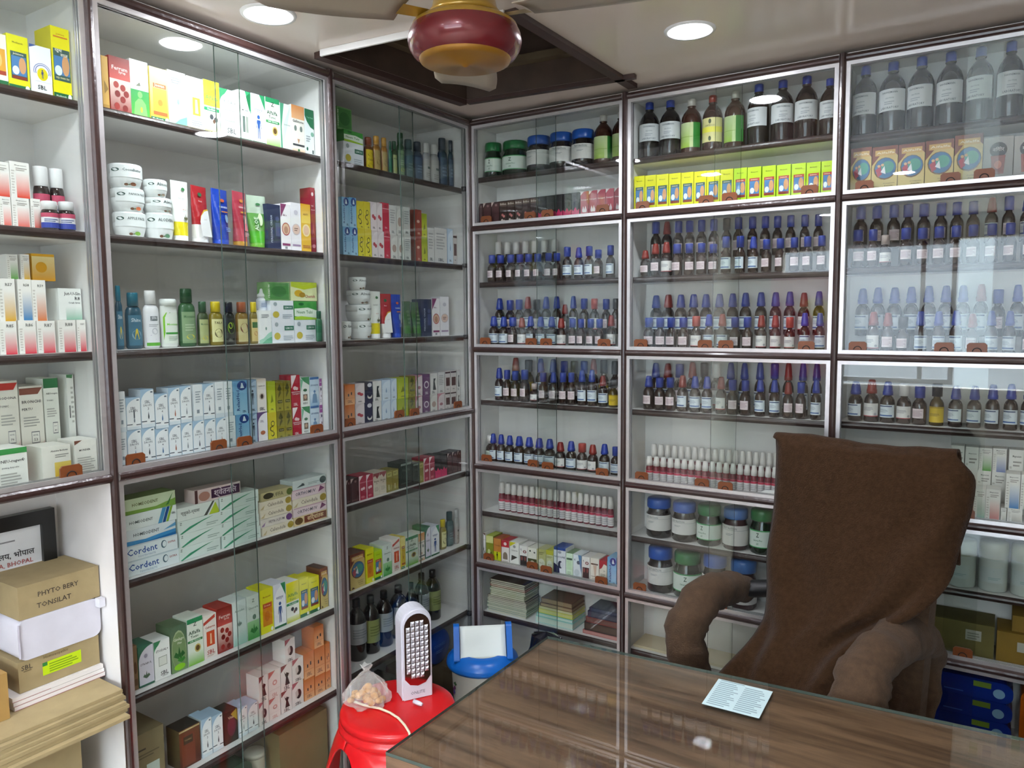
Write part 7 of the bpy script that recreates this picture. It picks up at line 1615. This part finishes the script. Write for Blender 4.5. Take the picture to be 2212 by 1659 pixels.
ledm = MB().add([(-.0054, 0, -.0066), (.0054, 0, -.0066), (.0054, 0, .0066), (-.0054, 0, .0066), (-.002, -.005, -.001), (.002, -.005, -.001), (.002, -.005, .003), (-.002, -.005, .003)], [(0, 1, 5, 4), (1, 2, 6, 5), (2, 3, 7, 6), (3, 0, 4, 7), (4, 5, 6, 7)]).mesh('led', LEDM)
for i in range(5):
    for j in range(11):
        x, z = (i-2)*.0128, .066+j*.0145
        if j == 0 and i in (0, 4): continue
        if z > .205 and abs(x) > .02: continue
        link('led', ledm, ln, (x, -.0263, z))
mb = draw(MB(), [('t', 'ONLITE', .5, .5, .8, '#7a7c8a')], .05, .02, lambda x, y, l: (x-.025, -.0242-l, .008+y)); mb.obj('lettering', LABEL, ln)
MB().lathe([(0, 0), (.006, 0), (.006, .02), (.004, .03), (0, .03)], 10).obj('plug', WPL, ln, (-.02, -.05, .0085), (PI/2, 0, .5))
cd = MB().tube([(0.098, -0.699, 0.4760), (0.140, -0.698, 0.4753), (0.178, -0.689, 0.4750), (0.218, -0.691, 0.4750), (0.253, -0.699, 0.4745), (0.290, -0.717, 0.4750), (0.318, -0.733, 0.4725), (0.340, -0.749, 0.4575), (0.353, -0.759, 0.4255), (0.362, -0.767, 0.3705)], .0032, 8).obj('power_cord', pmat('cream_cable', '#e6dfc0', .4))
tag(cd, 'cream power cord trailing over the stool edge', 'cord')
# ---------------------------------------------------------------- knotted food bag on the stool
bg_ = tag(empty('plastic_bag', (.126, -.679, .4708), .5), 'knotted clear plastic bag of yellow snacks on red stool', 'bag')
rr = random.Random(4)
YEL = pmat('yellow_snack', '#d9960a', .5, noise=.35, nscale=90, bump=.6, bscale=150)
mb = MB()
for k in range(60):
    a, r = rr.uniform(0, 6.28), rr.uniform(0, .042); s_ = rr.uniform(.007, .012)
    cx, cy, cz = r*1.15*math.cos(a), r*.85*math.sin(a), .011+rr.uniform(0, .04)*(1-r/.05)
    mb.lathe([(0, cz-s_*.8), (s_*.8, cz-s_*.4), (s_, cz), (s_*.7, cz+s_*.5), (0, cz+s_*.75)], 8, cx=cx, cy=cy)
o = mb.obj('snack_pieces', YEL, bg_); o['kind'] = 'stuff'
PR = [(.03, .001), (.05, .004), (.057, .015), (.055, .03), (.044, .048), (.03, .066), (.017, .08), (.008, .088), (.005, .092), (.009, .098), (.014, .106)]
Pb = []
for j, (r, z) in enumerate(PR):
    rw = []
    for i in range(28):
        a = 2*PI*i/28; k = 1+.12*math.sin(7*a+j*.5)+.08*math.sin(11*a+j*1.7)
        rw.append((r*k*1.1*math.cos(a), r*k*.9*math.sin(a), z+.003*math.sin(5*a+j)*(1 if z > .002 else 0)))
    Pb.append(rw)
MB().grid(Pb, closeu=True, smooth=False).obj('bag_film', FILM, bg_)
# ---------------------------------------------------------------- swing-lid bin
BLUEP = pmat('blue_plastic', '#1166c0', .3)
bn = tag(empty('dust_bin', (.137, -.155, 0), math.radians(38)), 'white bin with blue rim and white swing flap in corner', 'bin')
bn.scale = (1.02, 1.02, 1.03)
MB().lathe([(0, 0), (.075, 0), (.08, .01), (.1, .365), (.103, .372), (.098, .372), (.096, .36)], 36).obj('body', pmat('cream_plastic', '#d9ddd3', .35), bn)
m_ = MB(); rr = random.Random(9)
def bput(x, y, l):
    r = .081+.0195*(y/.36)+.0008+l; a = x/.09
    return (r*math.sin(a), -r*math.cos(a), y)
for k in range(7):
    x0 = -.11+k*.037; y0 = .31-.05*(k % 2)
    draw(m_, [('e', x0+rr.uniform(-.008, .008), y0-rr.uniform(0, .03), .006, .006, c) for c in ('#6a2f5f', '#7a3a6a', '#5a2a55', '#6a2f5f', '#3f4f9a')]+[('p', [(x0, y0+.01), (x0+.012, y0+.02), (x0+.02, y0+.012), (x0+.01, y0+.004)], '#3f6a3f')], 1, 1, bput)
m_.obj('grape_print', LABEL, bn)
MB().lathe([(.1, .368), (.113, .366), (.116, .374), (.113, .386), (.1, .4), (.088, .408), (.07, .41)], 36).obj('rim', BLUEP, bn)
for s in (-1, 1):
    pr_ = [(-.068, .40), (.055, .40), (.05, .44), (.025, .485), (0, .497), (-.018, .495), (-.04, .46)]
    o = MB().prism([(x, z) for x, z in pr_], s*.083-.009, s*.083+.009).obj('cheek', BLUEP, bn, (0, 0, 0), PI/2); bevel(o, .006, 2)
P_ = []
for j in range(9):
    t = j/8; y = -.06+.052*t; z = .4+.09*t
    P_.append([(-.072+.144*i/8, y+.006*math.exp(-((i-4)/2.2)**2-((t-.42)/.24)**2), z) for i in range(9)])
o = MB().grid(P_).obj('flap', pmat('white_flap', '#dfe8e2', .35), bn); s_ = o.modifiers.new('thickness', 'SOLIDIFY'); s_.thickness = .004
P_ = []
for j in range(5):
    t = j/4; P_.append([(-.072+.144*i/6, .0-.006+.065*t, .489-.082*t**1.6) for i in range(7)])
o = MB().grid(P_).obj('lid_back', BLUEP, bn); s_ = o.modifiers.new('thickness', 'SOLIDIFY'); s_.thickness = .004
# crumpled black bag behind the bin
rr = random.Random(12); Pb = []
for j in range(15):
    t = j/14; z = .485*t; r = .066*(1-.25*t**3)*(.9+.25*math.sin(PI*t)); rw = []
    for i in range(26):
        a = 2*PI*i/26; k = 1+rr.uniform(-.11, .11)+.06*math.sin(3*a+t*9)
        rw.append((r*k*1.15*math.cos(a), r*k*.75*math.sin(a), z+(rr.uniform(-.008, .008) if 0 < j < 14 else 0)))
    Pb.append(rw)
Pb.append([(0, 0, .5)]*26)
o = MB().grid(Pb, closeu=True, smooth=False).obj('bin_liner', pmat('black_polythene', '#10121c', .14, spec=.6, coat=.3), None, (.338, -.085, 0))
tag(o, 'crumpled shiny black polythene bag behind the bin', 'bag')

# ---------------------------------------------------------------- ceiling fan
GOLD = pmat('gold_enamel', '#a8842f', .28, metal=.35, coat=.4); MAROON = pmat('maroon_enamel', '#6f1f26', .25, metal=.2, coat=.5)
AMBER = pmat('amber_enamel', '#a0701f', .3, metal=.35, coat=.4)
fn = tag(empty('ceiling_fan', (.701, -.987, 1.948)), 'gold and maroon ceiling fan hanging under the hatch', 'ceiling fan')
MB().lathe([(0, -.007), (.004, -.006), (.008, -.003), (.07, -.001), (.079, .002), (.081, .0065)], 40).obj('bottom_dish', AMBER, fn)
MB().lathe([(.081, .0065), (.09, .012), (.098, .024), (.1005, .036), (.098, .049), (.094, .056)], 40).obj('motor_band', MAROON, fn)
MB().lathe([(.094, .056), (.092, .062), (.083, .068), (.06, .072), (.055, .074)], 40).obj('top_cover', GOLD, fn)
MB().lathe([(.055, .0745), (.064, .077), (.0645, .082), (.058, .09), (.053, .11), (.049, .15), (.043, .18), (.03, .2), (.012, .206), (.012, .217)], 36).obj('canopy', GOLD, fn)
fa = math.atan2(.701-1.5166, -(-.987+2.1136))   # one blade points straight away from the camera side
for k in range(3):
    a = math.atan2(1.1266, -.8156)+k*2*PI/3
    bl = []
    for j in range(10):
        t = j/9; r = .115+.235*t; hwid = .045+.022*math.sin(PI*min(1, t*1.1)*.6)
        if j == 9: hwid *= .8
        bl.append([(r, -hwid+2*hwid*i/6, .072+(-hwid+2*hwid*i/6)*.16+.004*math.sin(PI*i/6)-.012*t) for i in range(7)])
    o = MB().grid(bl).obj('blade', pmat('bronze_blade', '#9c9080', .35), fn, (0, 0, 0), a)
    s_ = o.modifiers.new('thickness', 'SOLIDIFY'); s_.thickness = .002
    MB().add([(.05, -.012, .0715), (.125, -.016, .068), (.125, .016, .0735), (.05, .012, .0765)], [(0, 1, 2, 3)]).obj('blade_bracket', GOLD, o).location = (0, 0, -.0035)
# ---------------------------------------------------------------- first cabinet, open cubby
CARD = pmat('brown_cardboard', '#a6946c', .75, noise=.12, nscale=30, bump=.15, bscale=120)
CARD2 = pmat('tan_cardboard', '#b18c4f', .75, noise=.12, nscale=30)
def yz_print(o_name, shapes, w_, h_, par, d_):
    return draw(MB(), shapes, w_, h_, lambda x, y, l: (x-w_/2, -d_/2-l, y)).obj(o_name, LABEL, par)
def lbox(name, label, cat, a0, a1, z0, z1, x_front, dep, mat, shapes=None, rot=0, group=None, pname='printed_front'):
    """a box on the left wall; a0..a1 along the wall, front face at x_front"""
    w_, h_ = a1-a0, z1-z0
    o = MB().box(-w_/2, w_/2, -dep/2, dep/2, 0, h_).obj(name, mat, None, (x_front-dep/2, (a0+a1)/2, z0), PI/2+rot); bevel(o, .0015, 1)
    tag(o, label, cat, group)
    if shapes: yz_print(pname, shapes, w_, h_, o, dep)
    return o
HW = '#4a4238'
z = .7005
rr = random.Random(2)
for k in range(7):                                     # flattened cartons
    j = rr.uniform(-.006, .006); t_h = .0066
    o = MB().box(-.148, .148, -.13, .112, 0, t_h).obj('cardboard_sheet', CARD, None, (-.068-.0045*k+j*.8, -1.433-rr.uniform(0, .008), z), PI/2+rr.uniform(-.025, .025))
    tag(o, 'flattened brown cardboard sheet, %s from bottom of the pile in the cubby' % ORD[k+1], 'cardboard', 'flattened cardboard pile')
    z += t_h+.0006
ztop_ = z
BOOKM = pmat('white_book_cover', '#e8e4e2', .4)
for k in range(3):
    o = MB().box(-.088, .088, -.07, .07, 0, .0085).obj('book', BOOKM, None, (-.122, -1.364-.0015*k, z), PI/2)
    draw(MB(), [('r', .0, .0, 1 if k < 2 else .4, .12, '#b87a7a')], .176, .0085, lambda x, y, l: (x-.088, -.07-l, y)).obj('spine_line', LABEL, o)
    tag(o, 'thin white book, %s from bottom under the SBL carton' % ORD[k+1], 'book', 'white books in the cubby'); z += .0091
zs = z
lbox('cardboard_box', 'brown carton with lime green sticker under the white parcel', 'box', -1.438, -1.281, zs, zs+.062, -.06, .13, CARD, [('t', 'SBL', .1, .78, .13, HW), ('r', .06, .64, .15, .68, '#7a6a4a'), ('r', .28, .3, .76, .72, '#c2e01a'), ('r', .28, .6, .34, .72, '#2f7a3a'), ('l', .36, .36, .74, .68, 4, '#7fa01a'), ('t', 'Homoeopathic', .45, .88, .3, '#6a5a3a')])
z = zs+.0626
P_ = rrect(-.08, .08, 0, .081, .016, 4)
o = MB().prism(P_, -.065, .065, smooth=True).obj('cloth_parcel', pmat('white_cotton_cloth', '#d9d8e2', .9, noise=.12, nscale=14, bump=.5, bscale=26), None, (-.122, -1.356, z), PI/2); bevel(o, .012, 3)
MB().tube([(-.079, -.068, .008), (-.078, -.067, .03), (-.079, -.067, .05), (-.078, -.067, .074)], .0022, 6).obj('stitched_seam', pmat('white_thread', '#b8b4c0', .9), o)
tag(o, 'white cloth-wrapped parcel between two brown cartons', 'parcel')
z += .0816
lbox('cardboard_box', 'brown carton handwritten PHYTO BERY TONSILAT on top of the parcel', 'box', -1.431, -1.274, z, z+.066, -.058, .135, CARD, [('t', 'PHYTO BERY', .48, .64, .5, HW), ('t', 'TONSILAT', .42, .3, .42, HW)], pname='handwriting')
lbox('cardboard_box', 'tan box at the photo left edge on the cardboard pile', 'box', -1.56, -1.468, ztop_, ztop_+.09, -.035, .12, CARD2)
# framed certificate leaning on the cubby back
fr = tag(empty('framed_certificate', (-.196, -1.42, .966), PI/2), 'black framed certificate standing behind the cartons', 'picture frame')
FRM = pmat('black_frame', '#141414', .3)
for a_ in ((-.13, .127, 0, .03), (-.13, .127, .115, .145), (.1, .127, .03, .115), (-.13, -.103, .03, .115)):
    MB().box(a_[0], a_[1], -.012, .008, a_[2], a_[3]).obj('frame_bar', FRM, fr)
draw(MB().box(-.103, .1, -.003, .0, .03, .115, '#dcdfe2'), [('t', 'चिकित्सालय, भोपाल', .62, .36, .62, '#2c2c30'), ('t', 'PANNA, BHOPAL', .66, .14, .5, '#b05a5a'), ('l', .3, .7, .9, .78, 1, '#8a8c90')], .203, .085, lambda x, y, l: (x-.103, -.0035-l, .03+y)).obj('certificate_sheet', LABEL, fr)
fr.location.z = .955
lbox('cardboard_box', 'brown box under the cubby shelf at lower left', 'box', -1.55, -1.335, .4006, .655, -.05, .15, CARD)
o = MB().box(-.008, .008, -.006, .006, 0, .018).obj('wall_block', WPL, None, (-.045, -1.2735-.0075, .905), 0)
tag(o, 'small white block fixed inside the cubby side wall', 'block')
# ---------------------------------------------------------------- second cabinet, bottom
lbox('cardboard_box', 'dull tan carton at lower left behind the second cabinet glass', 'box', -1.238, -1.15, .4526, .583, -.055, .12, pmat('dull_tan_card', '#8d8160', .7, noise=.1, nscale=20), [('r', .1, .7, .5, .73, HW), ('l', .1, .56, .9, .66, 2, '#6a6048'), ('r', .1, .02, .4, .3, '#d8cfc4'), ('r', .5, .02, .85, .42, '#cfe0d8'), ('e', .35, .15, .12, .12, '#a85a64')])
ZB_ = .0886
lbox('cardboard_box', 'large dull carton on the second cabinet floor beside the stool', 'box', -.83, -.66, ZB_, ZB_+.31, -.05, .14, pmat('dull_olive_card', '#857a55', .7, noise=.15, nscale=14))
def lcan(y0, z0, lb):
    b_ = MB().lathe([(0, 0), (.026, 0), (.027, .004), (.027, .075), (.025, .078)], 20, '#c9c6b4').obj('plastic_tub', PLAST, None, (-.1, y0, z0)); tag(b_, lb, 'tub', 'stacked tubs on the cabinet floor')
    MB().lathe([(.025, .078), (.028, .078), (.028, .088), (.025, .091), (0, .091)], 20, '#d8d5c8').obj('lid', PLAST, b_)
for k in range(3): lcan(-.872, ZB_+.0006+k*.0917, 'cream plastic tub, %s from bottom, on second cabinet floor' % ORD[k+1])
o = MB().prism(rrect(-.06, .06, 0, .29, .03, 4), -.05, .05).obj('green_bundle', pmat('dark_green_cloth', '#2a4a30', .9, noise=.4, nscale=18), None, (-.11, -.97, ZB_), PI/2); bevel(o, .02, 3)
tag(o, 'dark green wrapped bundle on second cabinet floor', 'bundle')
lbox('cardboard_box', 'grey white carton at floor level of the second cabinet', 'box', -1.2, -1.06, ZB_, ZB_+.2, -.05, .14, pmat('grey_card', '#9a948a', .7, noise=.1, nscale=14))
# ---------------------------------------------------------------- third cabinet, bottom: blue tin and cartons
o = empty('round_tin', (-.075, -.15, .325)); tag(o, 'round blue tin on edge behind the lamp', 'tin')
MB().lathe([(0, -.03), (.056, -.03), (.06, -.026), (.06, .026), (.056, .03), (0, .03)], 32, '#1c3f96').obj('tin_body', PLAST, o, (0, 0, .0602), (0, PI/2, 0))
m_ = draw(MB(), [('t', 'COOKIES', .5, .55, .6, '#5f7fc0'), ('l', .3, .3, .7, .42, 2, '#5f7fc0')], .1, .1, lambda x, y, l: (.0305+l, x-.05, .0102+y)); m_.obj('printed_front', LABEL, o)
lbox('cardboard_box', 'dull brown carton under the blue tin', 'box', -.26, -.04, ZB_, .3244, -.05, .14, pmat('dull_brown_card', '#6a5a44', .7, noise=.2, nscale=16))
lbox('cardboard_box', 'grey carton on third cabinet floor behind the stool', 'box', -.56, -.3, ZB_, .33, -.05, .14, pmat('slate_card', '#5c6058', .7, noise=.2, nscale=16))
# ---------------------------------------------------------------- books in the fourth cabinet
def book(x0, x1, z0, th, dep, d, colr, page, label, group, skew=0):
    w_ = x1-x0
    o = empty('book', ((x0+x1)/2, d+dep/2, z0), skew); tag(o, label, 'book', group)
    MB().box(-w_/2, w_/2, -dep/2, dep/2, 0, th*.12, colr).box(-w_/2, w_/2, -dep/2, dep/2, th*.88, th, colr).box(-w_/2, -w_/2+.002, -dep/2, dep/2, th*.12, th*.88, colr).obj('cover', PRINT, o)
    MB().box(-w_/2+.002, w_/2-.002, -dep/2+.0015, dep/2-.0015, th*.12, th*.88, page).obj('pages', LABEL, o)
z = .4626; rr = random.Random(5)
C1 = ['#cfd6d2', '#7f9a86', '#cfd8c4', '#6f8a72', '#cdd4be', '#8a8a80', '#b8b4a4', '#8a7f74', '#6a5a50', '#9aa07a', '#a8b08a', '#8f9a6a', '#c2c8b0', '#5f7a4a', '#b03a30', '#8a8468', '#6f6458', '#5c4a40']
for k, c in enumerate(C1):
    t_h = rr.choice((.0055, .0065, .0075)); s_ = 0 if k < 9 else .012
    book(.024+s_+rr.uniform(-.002, .002), .185-s_*.4+rr.uniform(-.003, .003), z, t_h, .095, .04, c, '#cfc9b4', 'thin book, %s from bottom of left pile, fourth cabinet' % ORD[k+1], 'books in the left pile')
    z += t_h+.0004
z = .4626
for k, (c, pg, t_h) in enumerate((('#b4d4d0', '#d4dcd0', .022), ('#7fc4bc', '#cfe0d8', .012), ('#d3cf4a', '#d8d490', .014), ('#c9c48a', '#d4cfa8', .009), ('#7a5f4a', '#b09a7a', .012), ('#6f5644', '#a08a6c', .018))):
    book(.222+(.004*k), .365-(.001*k), z, t_h, .09, .045-(0.003 if k < 2 else 0), c, pg, 'book, %s from bottom of middle pile, fourth cabinet' % ORD[k+1], 'books in the middle pile'); z += t_h+.0004
z = .4626
for k, (c, pg, t_h) in enumerate((('#b86a6a', '#c08a84', .012), ('#3f2c28', '#5a463c', .028), ('#8a3a34', '#7a5048', .018), ('#2c2f4a', '#4a4a5a', .02), ('#23284a', '#3f4460', .012))):
    book(.4+.006*k, .54, z, t_h, .085, .045, c, pg, 'dark book, %s from bottom of right pile, fourth cabinet' % ORD[k+1], 'books in the right pile'); z += t_h+.0004
# ---------------------------------------------------------------- fifth cabinet: folded paper, cream board
o = MB().add([(-.02, -.012, 0), (.03, -.016, .0), (.03, .01, .016), (0, .012, .012)], [(0, 1, 2, 3)]).obj('folded_paper', pmat('white_paper', '#e4e4e2', .6), None, (.975, .03, .9966)); tag(o, 'folded white paper beside the tiny bottles, fifth cabinet', 'paper')
so = o.modifiers.new('thickness', 'SOLIDIFY'); so.thickness = .0008
o = MB().box(.58, 1.14, .045, .14, 0, .008).obj('cream_board', pmat('cream_board', '#cfc2a4', .6, noise=.06, nscale=8), None, (0, 0, .4586)); tag(o, 'loose cream board on the empty lower shelf behind chair', 'board')
# ---------------------------------------------------------------- sixth cabinet, lower shelves
def bbox(name, label, cat, x0, x1, z0, z1, d, dep, mat, shapes=None, group=None):
    w_, h_ = x1-x0, z1-z0
    o = MB().box(-w_/2, w_/2, -dep/2, dep/2, 0, h_).obj(name, mat, None, ((x0+x1)/2, d+dep/2, z0)); bevel(o, .002, 1); tag(o, label, cat, group)
    if shapes: draw(MB(), shapes, w_, h_, lambda x, y, l: (x-w_/2, -dep/2-l, y)).obj('paper_label', LABEL, o)
    return o
OL = pmat('olive_card', '#6f6430', .7, noise=.2, nscale=20); OR = pmat('ochre_card', '#8a6a1c', .7, noise=.15, nscale=20)
PLB = [('r', .55, .5, .8, .8, '#a5a298'), ('l', .58, .54, .78, .76, 3, '#77756c')]
bbox('cardboard_box', 'olive carton right of the chair, sixth cabinet', 'box', 1.40, 1.535, .6486, .735, .035, .095, OL, PLB)
bbox('cardboard_box', 'ochre carton at photo right edge, sixth cabinet', 'box', 1.54, 1.68, .6486, .728, .035, .095, OR, [('r', .3, .45, .5, .75, '#b4b0a4')])
bbox('cardboard_box', 'dark olive carton behind the chair, sixth cabinet', 'box', 1.25, 1.395, .6486, .735, .035, .095, OL)
bbox('cardboard_box', 'small ochre carton on top of the ochre carton', 'box', 1.57, 1.68, .7286, .768, .05, .08, OR)
BLF = pmat('blue_film_wrap', '#12308f', .2, spec=.6, coat=.4, noise=.25, nscale=12)
for k in range(3):
    o = MB().prism(rrect(-.105, .105, 0, .05, .02, 5), -.045, .045).obj('tissue_pack', BLF, None, (1.475, .09, .4406+.0508*k)); bevel(o, .012, 2)
    draw(MB(), [('r', .6, .62, .78, .9, '#6f8a2a'), ('e', .86, .45, .06, .24, '#7fa8c8'), ('r', .3, .2, .5, .26, '#2f58b8')], .21, .05, lambda x, y, l: (x-.105, -.0462-l, y)).obj('printed_front', LABEL, o)
    tag(o, 'blue shrink-wrapped pack, %s from bottom, right of chair' % ORD[k+1], 'pack', 'blue packs in the sixth cabinet')
o = MB().prism(rrect(-.04, .04, 0, .15, .025, 5), -.04, .04).obj('orange_pack', pmat('orange_film', '#b85a10', .3, noise=.2, nscale=20), None, (1.635, .085, .4406)); bevel(o, .012, 2); tag(o, 'orange plastic pack beside the blue packs', 'pack')
# ---------------------------------------------------------------- poster by the shop front, behind the camera
po = tag(empty('wall_poster', (.02, YF+.004, 1.02)), 'pink and red festive poster beside the shop front', 'poster')
MB().box(0, .44, -.002, 0, 0, .75, '#d8909a').obj('sheet', LABEL, po)
draw(MB(), [('g', 0, .0, 1, .4, '#b8354a', '#d87a86'), ('e', .25, .66, .24, .14, '#e4c83a'), ('p', [(.1, .1), (.5, .2), (.8, .1), (.7, .6), (.45, .75), (.25, .55)], '#c23a4a'), ('e', .5, .72, .12, .07, '#e0b89a'), ('r', .1, .28, .9, .33, '#d8cfa8')], .44, .75, lambda x, y, l: (.44-x, l, y)).obj('print', LABEL, po)
